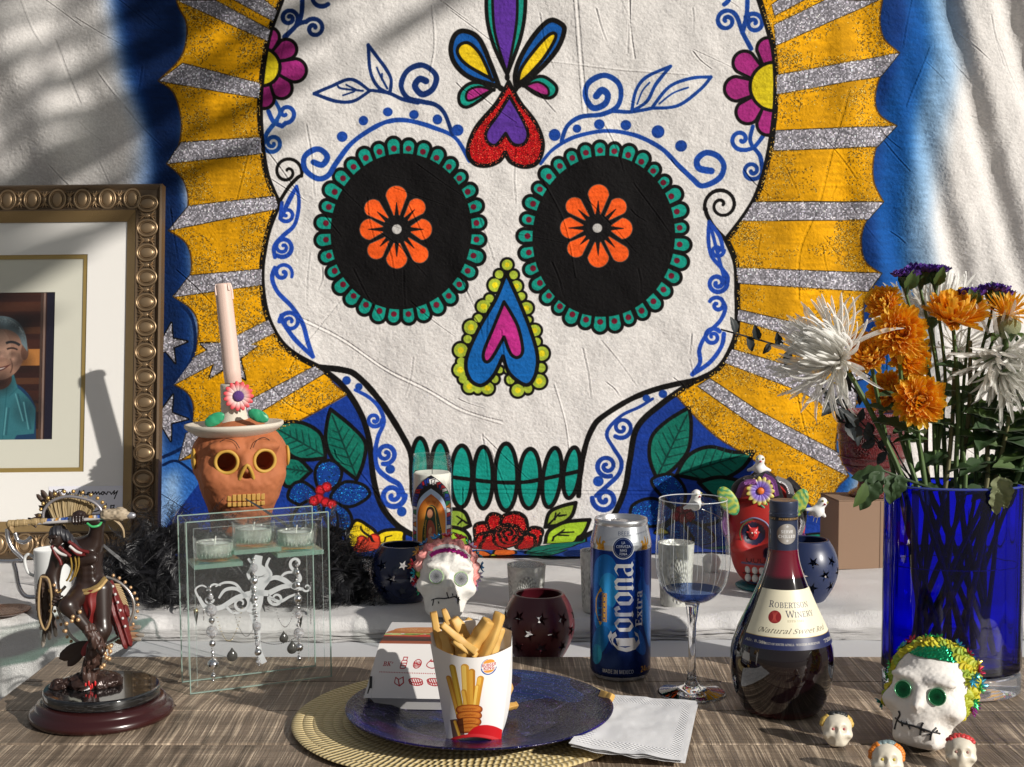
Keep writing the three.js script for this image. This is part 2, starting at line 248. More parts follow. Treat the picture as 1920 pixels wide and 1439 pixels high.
  stroke('729,175 712,166 700,150 693,127 690,84 | 690,84 708,108 722,127 733,149 731,174', NAVY, 6); stroke('726,166 712,140 706,126', NAVY, 4, 3); stroke('716,150 716,138', NAVY, 3);
  for (const [x, y, r] of [[641, 256, 9], [681, 226, 8], [727, 210, 8], [776, 215, 8], [820, 224, 8], [858, 244, 10], [1040, 253, 10], [1082, 241, 7], [1124, 233, 9], [1174, 234, 9], [1234, 247, 11], [1277, 274, 10], [649, 714, 7], [672, 726, 6], [731, 881, 8], [753, 960, 8], [1243, 739, 7], [1212, 747, 6], [1122, 903, 9]]) { dot(x, y, r, BLUE, '#123a8c', 2); }
  brow('1014,307 1036,281 1072,259 1118,247 1157,246 1199,256 1241,279 1269,307 1298,335 1317,349 1348,335 1357,312 1345,293 1323,287 1307,300 1311,316 1334,321', 6, 12);
  stroke('1053,264 1064,236 1089,219 1129,214 1157,200 1165,174 1157,152 1132,141 1104,155 1098,180 1112,202 1134,195 1140,178 1129,169 1118,180', '#123f8f', 7, 12);
  stroke('1151,208 1185,209 1222,203', '#123f8f', 7, 6); stroke('1185,208 1193,169 1213,144 1257,125 | 1257,125 1230,158 1213,190 1185,208', '#123f8f', 6); stroke('1222,203 1255,163 1298,147 1333,145 | 1333,145 1312,169 1270,199 1222,203', '#123f8f', 6);
  stroke('1195,195 1205,170 1218,155', '#123f8f', 3); stroke('1236,195 1262,175 1290,165', '#123f8f', 3);
  // side curls by the flowers
  const cl = (x, y, r, t, a, d, tail, c = '#153f8e') => spiral(x, y, r, t, a, d, c, 8, 7, curve(tail));
  cl(541, 33, 14, 1.3, .1, -1, '533,68 552,50 557,36', NAVY); cl(588, 52, 17, 1.3, 3.8, 1, '533,70 556,46 570,40', NAVY); stroke('556,46 565,20 566,-60', NAVY, 8); spiral(600, -8, 18, 1, .8, 1, NAVY, 8);
  cl(535, 212, 16, 1, 1.6, -1, '502,208 512,228 528,236', BLUE); stroke('514,188 524,210 514,230', '#1a4c9a', 7); cl(510, 268, 16, 1.4, 2.9, -1, '518,226 500,248 495,264', '#1a4c9a');
  cl(1362, 40, 18, 1.4, 5.6, -1, '1408,92 1392,62 1382,34 1374,24', '#153f8e'); cl(1413, 45, 17, 1.4, 3.8, 1, '1392,62 1396,44 1402,34', '#153f8e'); stroke('1392,62 1400,24 1402,-60', '#153f8e', 8); spiral(1350, -10, 18, 1, 1.2, -1, '#153f8e', 8);
  cl(1389, 262, 17, 1, 1.6, 1, '1430,256 1414,276 1398,282', BLUE); stroke('1411,238 1406,262 1412,278', '#153f8e', 7); cl(1410, 320, 16, 1.4, .2, 1, '1411,276 1424,292 1428,312', '#153f8e');
  const daisy = (cx, cy, list, r, col) => { for (const [a, r1, w] of list) fill(petal(cx, cy, a, r - 6, r1, w * .62, w), MAG, INK, 6); fill(ring(cx, cy, r, r + 1), '#d8c21c', INK, 6); };
  g.save(); trace(g, skull, true); g.clip();
  daisy(490, 125, [[-1.32, 76, 19], [-.62, 76, 19], [.1, 84, 22], [.82, 74, 20], [1.5, 78, 19]], 34); daisy(1450, 163, [[-1.72, 92, 21], [-2.45, 92, 22], [-3.2, 92, 23], [-3.92, 90, 22], [1.72, 92, 21]], 44); g.restore();
  trace(g, skull, true); g.strokeStyle = INK; g.lineWidth = 10 * PXK; g.stroke();
  // cheek scrolls
  const CB = '#1d46a8';
  stroke('556,350 540,375 528,405 | 556,350 560,380 552,420 530,442 513,462 514,482', CB, 6, 8); spiral(537, 402, 12, 1.1, 2.6, -1, CB, 7, 6, curve('528,380 526,400')); spiral(529, 463, 17, 1.6, 2.2, -1, CB, 8, 6);
  spiral(529, 512, 16, 1.2, .4, -1, CB, 6, 8); stroke('514,502 509,522 520,548 546,575 566,606 576,640 586,669 | 586,669 552,636 530,604 527,592', CB, 8, 8); spiral(543, 604, 17, 1.5, 3.2, 1, CB, 8, 6);
  stroke('1330,416 1328,450 1334,480 1352,502 1364,520 1362,538 | 1330,416 1350,445 1355,470', CB, 7, 7); spiral(1345, 470, 10, 1.1, 0, 1, CB, 7, 6); spiral(1345, 531, 16, 1.5, .2, 1, CB, 8, 7);
  spiral(1345, 572, 13, 1.1, 3.6, 1, CB, 7, 7, []); stroke('1352,560 1360,578 1350,602 1324,628 1311,655 1312,680 1298,702 | 1298,702 1330,680 1352,650 1357,626', CB, 7, 8); spiral(1336, 632, 14, 1.4, 5.6, -1, CB, 8, 6);
  // jaw scrolls
  stroke('665,732 690,745 710,765 719,792 708,820 703,850 708,880 728,898 748,910 756,930', CB, 6, 10); spiral(701, 788, 12, 1.3, 0, 1, CB, 7); spiral(722, 852, 17, 1.5, 1.8, -1, CB, 9, 7); spiral(736, 930, 21, 1.5, 0, 1, CB, 10, 8);
  stroke('1224,748 1198,764 1168,778 1144,800 1138,818 1150,840 1165,866 1160,890 1138,912 1118,930', '#16398c', 5, 9); spiral(1166, 802, 18, 1.4, 2.2, -1, '#16398c', 8, 6); spiral(1138, 874, 18, 1.5, 1.2, 1, '#16398c', 9, 7); spiral(1134, 936, 21, 1.4, 3.2, -1, '#16398c', 10, 8);
  // forehead ornament
  fill('951,140 924,80 912,20 918,-50 948,-95 980,-50 985,10 976,70 951,140', TEAL, INK, 7); fill('951,140 930,70 924,20 926,-40 948,-80 966,-40 970,10 966,60 951,140', '#5a2f96', INK, 5);
  fill('936,163 882,146 854,121 845,93 852,66 870,57 898,72 920,120 936,163', '#11549f', INK, 9); fill('921,148 876,122 858,100 862,84 878,80 897,97 912,125 921,148', YEL, INK, 6);
  fill('968,165 966,140 977,106 1002,65 1030,38 1052,44 1058,58 1044,93 1010,132 968,165', '#11549f', INK, 9); fill('971,157 978,128 1010,84 1034,62 1042,70 1020,108 990,142 971,157', YEL, INK, 6);
  fill('924,169 902,156 880,157 862,174 862,194 876,201 900,188 924,169', TEAL, INK, 6); fill('922,169 898,163 878,170 874,184 884,188 922,169', MAG, INK, 4);
  fill('983,161 1000,147 1020,144 1042,160 1042,176 1028,184 1004,176 983,161', TEAL, INK, 6); fill('985,161 1008,154 1026,164 1028,178 1012,176 985,161', MAG, INK, 4);
  const heart = curve('954,154 930,195 892,240 877,282 888,306 912,311 936,302 947,286 | 947,286 958,304 984,313 1008,304 1018,270 1004,230 975,192 954,154', true); fill(heart, '#b80d16', INK, 8); glit('red', heart);
  const inner = curve('955,180 934,214 912,246 914,266 930,272 948,250 | 948,250 962,270 982,270 990,250 978,220 955,180', true); fill(inner, '#55308f', INK, 6); masks.red.globalCompositeOperation = 'destination-out'; glit('red', inner); masks.red.globalCompositeOperation = 'source-over';
  // nose
  const nose = curve('949,512 930,560 896,620 874,675 880,710 902,723 925,705 943,668 | 943,668 955,700 985,722 1002,708 1008,670 995,620 972,562 949,512', true);
  const lime = [[951, 497, 11], [936, 515, 9], [963, 516, 9], [928, 535, 13], [968, 537, 12], [918, 560, 9], [977, 556, 9], [907, 575, 14], [987, 578, 13], [897, 597, 9], [990, 600, 8], [883, 614, 14], [1002, 620, 13], [877, 636, 9], [1006, 641, 9], [864, 657, 14], [1016, 663, 14], [865, 678, 9], [1015, 690, 9], [863, 694, 14], [1011, 715, 14], [868, 711, 9], [880, 725, 13], [896, 730, 9], [914, 728, 13], [928, 711, 8], [937, 694, 7], [952, 694, 7], [957, 712, 9], [971, 732, 13], [990, 729, 9]];
  for (const [x, y, r] of lime) dot(x, y, r + 3.5, INK, null); for (const [x, y, r] of lime) dot(x, y, r - 1, '#a3b53a', null); for (const [x, y, r] of lime) if (r > 10) dot(x, y, r * .42, '#dccb1e', null);
  fill(nose, '#0f5fa8', INK, 7); fill('945,566 925,615 907,660 910,678 922,672 945,632 | 945,632 958,664 972,670 980,655 970,610 945,566', '#b3297e', INK, 6);
  // teeth
  for (const [x, y, w, h, t] of [[787, 880, 17, 58, 0], [825, 888, 18, 60, 0], [865, 894, 20, 58, .02], [906, 896, 18, 58, 0], [949, 895, 21, 63, 0], [993, 898, 20, 56, .03], [1035, 896, 17, 56, .12], [1072, 887, 15, 48, .12]]) fill(ring(x, y, w, h, t), '#0f8f80', INK, 8);
  stroke('780,886 847,895 921,904 978,905 1017,899 1087,884', INK, 7);
  // rose, leaves and flowers along the hem
  const leaf = (s, color, veins = [], lw = 7, vc = INK) => { fill(s, color, INK, lw); for (const v of veins) stroke(v, vc, 4, 2); };
  leaf('1022,990 1030,962 1052,950 1080,943 | 1080,943 1072,968 1050,984 1022,990', '#8aa035', ['1028,985 1050,962', '1040,975 1042,962', '1048,968 1062,966']);
  leaf('1022,1024 1030,998 1058,980 1106,975 | 1106,975 1090,1012 1060,1022 1022,1024', '#9bbb2c', ['1036,1018 1058,996', '1050,1004 1076,1002', '1046,1010 1066,1012']);
  leaf('882,986 872,962 852,955 820,962 | 820,962 840,988 862,996 882,986', '#86a038', ['876,982 856,968', '866,976 858,984']); leaf('884,1024 872,1000 846,990 820,1000 | 820,1000 846,1022 862,1030 884,1024', '#8cae2c', ['876,1018 850,1004']);
  const rosy = (s) => { const p = fill(s, '#b5101a', INK, 7); glit('red', p); };
  rosy('890,1005 892,985 912,982 924,1000 916,1022 895,1022'); rosy('912,978 922,964 940,970 938,990 922,1000'); rosy('938,990 944,968 968,962 985,972 988,995 975,1008 948,1004'); rosy('880,1034 888,1020 905,1006 925,1008 930,1038'); rosy('902,1038 905,1020 922,1006 940,1012 945,1040'); rosy('990,1012 996,992 1016,996 1014,1016 1004,1034 980,1036'); rosy('968,1036 985,1010 1002,1014 1000,1034');
  rosy('926,1008 934,990 952,984 970,990 980,1008 972,1026 950,1036 930,1028'); spiral(954, 1006, 20, 2.2, .4, 1, INK, 7, 5);
  soft('690,1042 870,1040 955,1044 1050,1030 1110,1008 1200,985 1200,1060 1000,1075 860,1080 690,1075', '#1b3f92', 3);
  const om = (s) => fill(s, '#d4601f', INK, 4); om('924,1054 905,1044 885,1046 880,1062 900,1068'); om('924,1054 930,1040 950,1038 968,1046 950,1056'); om('924,1054 940,1056 965,1062 950,1072 930,1070'); om('924,1054 915,1068 895,1074 890,1064'); dot(924, 1054, 6, '#e8d21c', INK, 3);
  leaf('985,1048 1010,1030 1060,1022 1100,1018 1070,1032 1030,1046', '#0d6b5a', ['995,1046 1050,1032'], 4); leaf('985,1056 1020,1044 1065,1040 1040,1050 1010,1058', '#0d6b5a', [], 4);
  leaf('1330,1040 1400,1028 1470,1022 1430,1042', '#0b6a5a', [], 4); leaf('1480,1018 1530,1006 1560,1014 1520,1026', '#0b6a5a', [], 4);
  const yp = (s) => fill(s, '#e0c61a', INK, 6); yp('655,1030 654,1000 668,976 694,990 706,1010 692,1035'); yp('700,1032 712,1004 735,996 758,1001 752,1030 728,1040'); fill('660,1035 676,1014 690,1018 700,1008 712,1016 706,1034 690,1042 668,1044', '#d8442a', '#7a1712', 3); stroke('700,1020 680,1000 676,988', INK, 5, 2); stroke('712,1022 735,1012', INK, 4, 2);
  const GL = '#0d6a58', leafV = (a, b, n) => { const [x0, y0] = a, [x1, y1] = b, dx = x1 - x0, dy = y1 - y0, L = hypot(dx, dy); stroke(`${x0},${y0} ${(x0 + x1) / 2},${(y0 + y1) / 2} ${x1},${y1}`, '#06342d', 3); for (let i = 1; i < n; i++) { const t = i / n, x = x0 + dx * t, y = y0 + dy * t, w = .22 * L * sin(PI * min(1, t + .15)); for (const s of [-1, 1]) stroke(`${x},${y} ${x + dx / L * w * .8 - s * dy / L * w},${y + dy / L * w * .8 + s * dx / L * w}`, '#063c33', 3, 1.5); } };
  fill('609,850 600,815 570,795 535,792 505,803 | 505,803 530,840 560,862 609,860', GL, INK, 7); leafV([606, 855], [520, 805], 7);
  fill('668,900 625,865 610,830 612,795 619,768 | 619,768 660,802 684,832 680,870 668,900', GL, INK, 7); leafV([666, 892], [622, 780], 7);
  fill('583,884 560,862 536,858 | 536,858 530,905 550,912 583,884', GL, INK, 7); leafV([578, 885], [536, 880], 5);
  const bp = (s) => { const p = fill(s, '#0f3a86', INK, 6); glit('blue', p); };
  bp('600,920 590,890 600,868 625,866 640,885 630,912'); bp('596,930 570,905 548,910 540,935 570,948'); bp('620,930 645,905 680,910 692,930 660,950 630,945'); bp('612,940 650,955 660,985 640,1000 610,975'); bp('590,940 560,950 545,985 570,1000 600,975');
  for (const [x, y] of [[600, 920], [612, 914], [598, 935], [610, 942], [622, 946], [588, 940]]) dot(x, y, 8, '#c8232c', '#7a1016', 3);
  fill('1232,899 1218,860 1222,820 1250,790 1292,764 | 1292,764 1296,800 1290,845 1262,880 1232,899', GL, INK, 7); leafV([1234, 890], [1288, 778], 7);
  fill('1268,891 1290,855 1330,838 1375,848 1415,847 | 1415,847 1390,880 1340,902 1268,891', GL, INK, 7); leafV([1275, 890], [1405, 850], 7);
  fill('1310,905 1350,895 1400,905 | 1400,905 1400,950 1350,940 1310,905', GL, INK, 7);
  bp('1275,955 1240,930 1222,900 1260,890 1285,920'); bp('1265,960 1225,935 1185,950 1190,985 1240,985'); bp('1285,965 1310,930 1350,940 1350,975 1310,985'); bp('1270,975 1240,1000 1250,1035 1285,1030 1290,990'); bp('1285,975 1320,990 1340,1020 1310,1030 1290,1000');
  for (const [x, y] of [[1275, 960], [1288, 955], [1268, 968], [1282, 972], [1294, 968]]) dot(x, y, 9, '#8f1f26', '#5a1016', 3);
  fill('1226,1006 1240,990 1254,1006', '#d9bd1e', INK, 3);
  // the grain of the paint and the flakes of glitter
  const im = g.getImageData(0, 0, CW, CH), D = im.data, mk = {}; for (const k in masks) mk[k] = masks[k].getImageData(0, 0, CW, CH).data;
  for (let y = 0; y < CH; y++) for (let x = 0; x < CW; x++) {
    const o = (y * CW + x) * 4, weave = 1 + .035 * (h3(x >> 1, y >> 1, 1) - .5) * 2 + .03 * noise(x * .11, y * .4, 2.5), blot = 1 + .05 * noise(x * .018, y * .022, 9.5), lum = (D[o] + D[o + 1] + D[o + 2]) / 765;
    let k = weave * (lum > .7 ? 1 + .02 * noise(x * .02, y * .02, 4.5) : blot * (1 + .10 * noise(x * .05, y * .30, 5.5)));
    let r = D[o] * k, gg = D[o + 1] * k, b = D[o + 2] * k;
    const q = h3(x >> 1, y >> 1, 7), q2 = h3(x, y, 8);
    if (mk.gold[o + 3] > 128) { // denser near the ends of the rays, in loose sweeps
      const px = x / PXK, e1 = mk.gold[o + 3 - 4 * min(x, 44)] < 128 || mk.gold[min(D.length - 1, o + 3 + 4 * 44)] < 128 ? .30 : 0, e2 = mk.gold[o + 3 - 4 * min(x, 80)] < 128 || mk.gold[min(D.length - 1, o + 3 + 4 * 80)] < 128 ? .16 : 0;
      const dens = clamp(e1 + e2 + .62 * fbm(x * .018, y * .05, 3.3, 3) - .15, 0, .7);
      const v = 1 - .16 * sstep(.1, .6, fbm(x * .02, y * .006, 8.2, 3) + .3); r *= v; gg *= v * .99; b *= v;
      if (q < dens) { const t = q2; if (t > .80) { r = 236; gg = 208; b = 120; } else if (t > .45) { r = 150; gg = 104; b = 14; } else { r = 112; gg = 80; b = 12; } }
    }
    if (mk.silver[o + 3] > 128) { const t = h3(x >> 1, y >> 1, 11), s = 108 + 122 * t * t + 26 * (q2 - .5); r = s; gg = s * .98; b = s * 1.03; if (t > .93) { r += 40 * q2; gg += 40 * h3(x, y, 4); b += 40 * h3(x, y, 5); } }
    if (mk.red[o + 3] > 128 && q < .55) { if (q2 > .86) { r = 255; gg = 110; b = 80; } else { r *= .35 + q2; gg *= .3; b *= .3; } }
    if (mk.blue[o + 3] > 128 && q < .22) { const s = q2 > .7 ? 2.4 : .6; r *= s; gg *= s * 1.2; b *= s; }
    D[o] = clamp(r, 0, 255); D[o + 1] = clamp(gg, 0, 255); D[o + 2] = clamp(b, 0, 255);
  }
  g.putImageData(im, 0, 0);
  const t = new THREE.CanvasTexture(cv); t.colorSpace = THREE.SRGBColorSpace; t.anisotropy = 8;
  // relief: coarse canvas, paint edges, ironed-in creases
  const bc = document.createElement('canvas'); bc.width = CW; bc.height = CH; const bg = bc.getContext('2d'), bi = bg.createImageData(CW, CH);
  for (let y = 0; y < CH; y++) for (let x = 0; x < CW; x++) { const o = (y * CW + x) * 4, v = 118 + 30 * noise(x * .32, y * .34, .5) + 22 * noise(x * .16, y * .2, 4.5) + 34 * fbm(x * .035, y * .04, 6.5, 3) + 24 * (h3(x, y, 3) - .5); bi.data[o] = bi.data[o + 1] = bi.data[o + 2] = v; bi.data[o + 3] = 255; }
  bg.putImageData(bi, 0, 0);
  const fold = (s, up, w = 3) => { bg.globalAlpha = .5; stroke(s, up ? '#fff' : '#000', w, w, bg); bg.globalAlpha = 1; };
  for (const [s, u, w] of [['100,75 125,140 148,195', 1, 5], ['40,0 60,50 78,80', 0, 4], ['1080,-20 1090,100 1100,210', 1, 4], ['1076,-20 1085,100 1094,210', 0, 4], ['810,10 815,80 806,140', 0, 4], ['1180,0 1183,60 1190,110', 1, 3], ['560,595 640,635 720,690 800,730 860,765 900,780 940,790', 1, 3], ['562,600 642,640 722,695 802,735 862,770 940,795', 0, 3], ['1040,720 1060,790 1068,845', 0, 3], ['650,918 800,921 950,920 1100,923 1240,922', 1, 4], ['650,922 800,925 950,924 1240,926', 0, 4], ['1590,170 1560,280 1535,380 1500,470 1497,560', 1, 5], ['1020,340 1060,420 1080,520', 0, 3], ['985,110 1060,118 1180,132 1290,140', 0, 3], ['640,560 560,660 540,700', 1, 3], ['500,720 540,760 580,780', 1, 3], ['1745,90 1720,150 1700,200', 0, 4], ['180,130 210,170 250,215', 0, 3]]) fold(s, u, w);
  { const R2 = rng(77); for (let i = 0; i < 170; i++) { const x = 40 + 1840 * R2(), y = -60 + 1000 * R2(), a = (R2() < .6 ? 1.2 : .2) + 1.3 * (R2() - .5), L = 30 + 110 * R2(), k = 10 * (R2() - .5); bg.globalAlpha = .16 + .22 * R2(); const l = (o) => `${x + o},${y} ${x + o + .5 * L * cos(a) + k},${y + .5 * L * sin(a)} ${x + o + L * cos(a)},${y + L * sin(a)}`; stroke(l(0), '#fff', 2.4, 1, bg); stroke(l(4), '#000', 2.4, 1, bg); } bg.globalAlpha = 1; }
  const bt = new THREE.CanvasTexture(bc);
  return [t, bt];
}
const [bannerMap, bannerBump] = paintBanner();
const bannerM = new THREE.MeshPhysicalMaterial({ specularIntensity: .35, map: bannerMap, bumpMap: bannerBump, bumpScale: .0036, roughness: .82, side: THREE.DoubleSide });
function bannerPoint(u, v) {
  const x = (u - .5) * BW, s = v * BLEN, px = x / BZ * FOC + 960, hang = BTOP - BFOLD;
  let y, z, k = 1;
  if (s < hang) { y = BTOP - s; z = -BZ; } else if (s < hang + .04) { const t = (s - hang) / .04 * PI / 2, r = .0255; y = BFOLD - r * sin(t); z = -BZ + r * (1 - cos(t)); k = 1 - t / 1.6; } else { y = BFOLD - .0255; z = -BZ + .0255 + (s - hang - .04); k = 0; }
  if (s >= hang) y = max(y, SHELF + .004);
  const py = 719.5 - (y - EYE) / BZ * FOC - 150;                       // about where this is seen
  // soft dents and hanging folds
  let d = .010 * fbm(x * 2.2 + 3, y * 2.2, .7, 3) + .0070 * fbm(x * 8 + y * 3, y * 6, 3.3, 3) + .0044 * fbm(x * 22 - y * 6, y * 15, 5.5, 3);
  const left = sstep(-.62, -.84, x), right = sstep(.62, .80, x);
  d += left * (.022 * sin((x * 34 + y * 7) + 1.2 * noise(y * 3, 2)) * .55 + .012 * fbm(x * 16, y * 5, 1.1, 2));
  const w = (x + y * .30) * 58; d += right * (.0085 * (sin(w) + .3 * sin(w * 2 + 1)) * sstep(.1, .7, y) + .007 * noise(x * 12, y * 4));
  d += .005 * sstep(.5, .66, x) * (1 - sstep(.70, .85, x)) * sin(x * 60 + y * 12);
  if (k > 0) z += d * k * sstep(0, .2, y) * (1 - .75 * sstep(-.5, -.62, x) * sstep(.72, .6, y)) - .02 * k * sstep(-.5, -.66, x) * sstep(.75, .6, y); else y += abs(.006 * fbm(x * 9, z * 20, 2.2, 2));
  if (k === 0) { const edge = .5 + .5 * noise(x * 3.1, 4.4); z = lerp(-BZ + .0255, z, .72 + .28 * edge - .25 * sstep(.1, .35, x)); }
  return [x, y, z, u, 1 - v];
}
const banner = mesh('painted_banner', grid(420, 270, bannerPoint), bannerM);
tag(banner, 'large white canvas banner painted with a decorated skull on yellow and silver rays', 'banner');

// ---------- ground, table, shelf and cloth ----------
structure(mesh('ground', new THREE.CircleGeometry(300, 64).rotateX(-PI / 2).translate(0, -.78, 0), M([.16, .15, .13], .95)));
const woodTex = (() => {                                              // rough-sawn weathered boards: saw marks run across each board
  const W = 2048, H = 512, bump = new Float32Array(W * H);
  const col = pixelsTex(W, H, (x, y) => {
    const xx = x + 9 * noise(x * .003, y * .006, 2.5), mark = .42 * noise(xx * .22, y * .006, .5) + .50 * noise(xx * .55, y * .009, 3.5) + .42 * noise(xx * 1.1, y * .018, 8.5);
    const wide = fbm(x * .006, y * .02, 5.5, 4), grain = noise(x * .012, y * .35, 6.5), sand = h3(x, y, 3) - .5, dark = sstep(.2, .7, noise(xx * .09, y * .008, 12.5)) * .25;
    const pale = sstep(-.04, .50, mark + .26 * wide + .12 * sand), v = .74 + .26 * wide + .10 * grain + .10 * sand - dark;
    bump[y * W + x] = mark * .7 + .2 * sand + .25 * grain;
    return [lerp(134, 228, pale) * v + 30, lerp(119, 208, pale) * v + 25, lerp(106, 184, pale) * v + 18];
  });
  const b = pixelsTex(W, H, (x, y) => { const v = 128 + 90 * bump[y * W + x]; return [v, v, v]; }, false);
  return [col, b];
})();
const woodM = M([1, 1, 1], .5, { map: woodTex[0], bumpMap: woodTex[1], bumpScale: .0022 });
{
  const t = thing('wooden_table', 'weathered brown wooden table of rough sawn boards, in the foreground', 'table', [0, 0, 0]);
  const zs = [-1.672, -1.56, -1.447, -1.335, -1.222, -1.11, -1.0, -.89], R = rng(3);
  for (let i = 0; i < 7; i++) {
    const z0 = zs[i] + .0009, z1 = zs[i + 1] - .0009, x0 = -.572 - .012 * R(), x1 = .80 + .01 * R(), g = rbox(x1 - x0, .024, z1 - z0, .0016, (x0 + x1) / 2, -.012 - .0008 * R(), (z0 + z1) / 2);
    const p = g.attributes.position, uv = g.attributes.uv, ox = R(), oy = (i % 3) * .33;
    for (let k = 0; k < p.count; k++) uv.setXY(k, (p.getX(k) + .6) / 1.42 + ox * 0, oy + (p.getZ(k) - z0 + (p.getY(k) + .012) * .5) / .345);
    mesh('plank', g, woodM, t);
  }
  const nh = onY(320, 1323, .0006); mesh('nail_hole', new THREE.CylinderGeometry(.0042, .0042, .001, 16).scale(1.4, 1, 1).translate(nh.x, nh.y - .0003, nh.z), M([.03, .024, .02], .9), t);
  for (const x of [-.52, .74]) for (const z of [-1.6, -.96]) mesh('leg', box(.05, .74, .05, x, -.396, z), woodM, t);
  for (const z of [-1.63, -.93]) mesh('apron', box(1.2, .07, .02, .11, -.061, z), woodM, t);
}
tag(mesh('white_board', rbox(1.5, .012, 1.0, .002, .235, SHELF - .036, -2.165), M([.62, .62, .63], .75)), 'flat white board showing as a strip behind the wooden table', 'board');
const linenBump = pixelsTex(512, 512, (x, y) => { const v = 128 + 60 * noise(x * .5, y * .5, 1.5) + 40 * fbm(x * .06, y * .06, 2.5, 3) + 30 * (h3(x, y, 1) - .5); return [v, v, v]; }, false);
{
  const top = 2.75, edge = 1.815;
  const g = grid(260, 190, (u, v) => {
    const x = lerp(-1.5, 1.5, u), run = top - edge, s = v * (run + .40), R = .018, drop = x > -.515 ? .026 : .026 + .33 * sstep(-.515, -.56, x);
    const front = -edge + .012 * noise(x * 4, 1.3) + .006 * noise(x * 13, 4.4);
    let y = SHELF, z;
    if (s < run) { z = lerp(-top, front - R, s / run); y += .0065 * fbm(x * 6, z * 8, 1.5, 4) + .0022 * noise(x * 26, z * 20, 2.5) + .004 * sstep(-1.98, -1.85, z) * noise(x * 16, z * 30, 6.5); }
    else if (s < run + .03) { const a = (s - run) / .03 * PI / 2; z = front - R + R * sin(a); y = SHELF - R + R * cos(a); }
    else { const q = (s - run - .03) / .37; y = SHELF - R - q * drop; z = front + (.008 * fbm(x * 22, y * 14, 3.5, 3) + .02 * q * sstep(-.5, -.56, x) + .012 * q * q); if (x > -.515) y = max(y, SHELF - .0285); }
    if (s >= run) { y += .0025 * noise(x * 36, s * 60, 1.5); z += .005 * noise(x * 42, s * 40, 4.5); }
    return [x, y, z, x, s];
  });
  tag(mesh('white_cloth', g, M([.78, .76, .745], .9, { bumpMap: tiled(linenBump, 9), bumpScale: .0030, side: THREE.DoubleSide })), 'creased white cloth spread over the raised shelf behind the table', 'tablecloth');
}

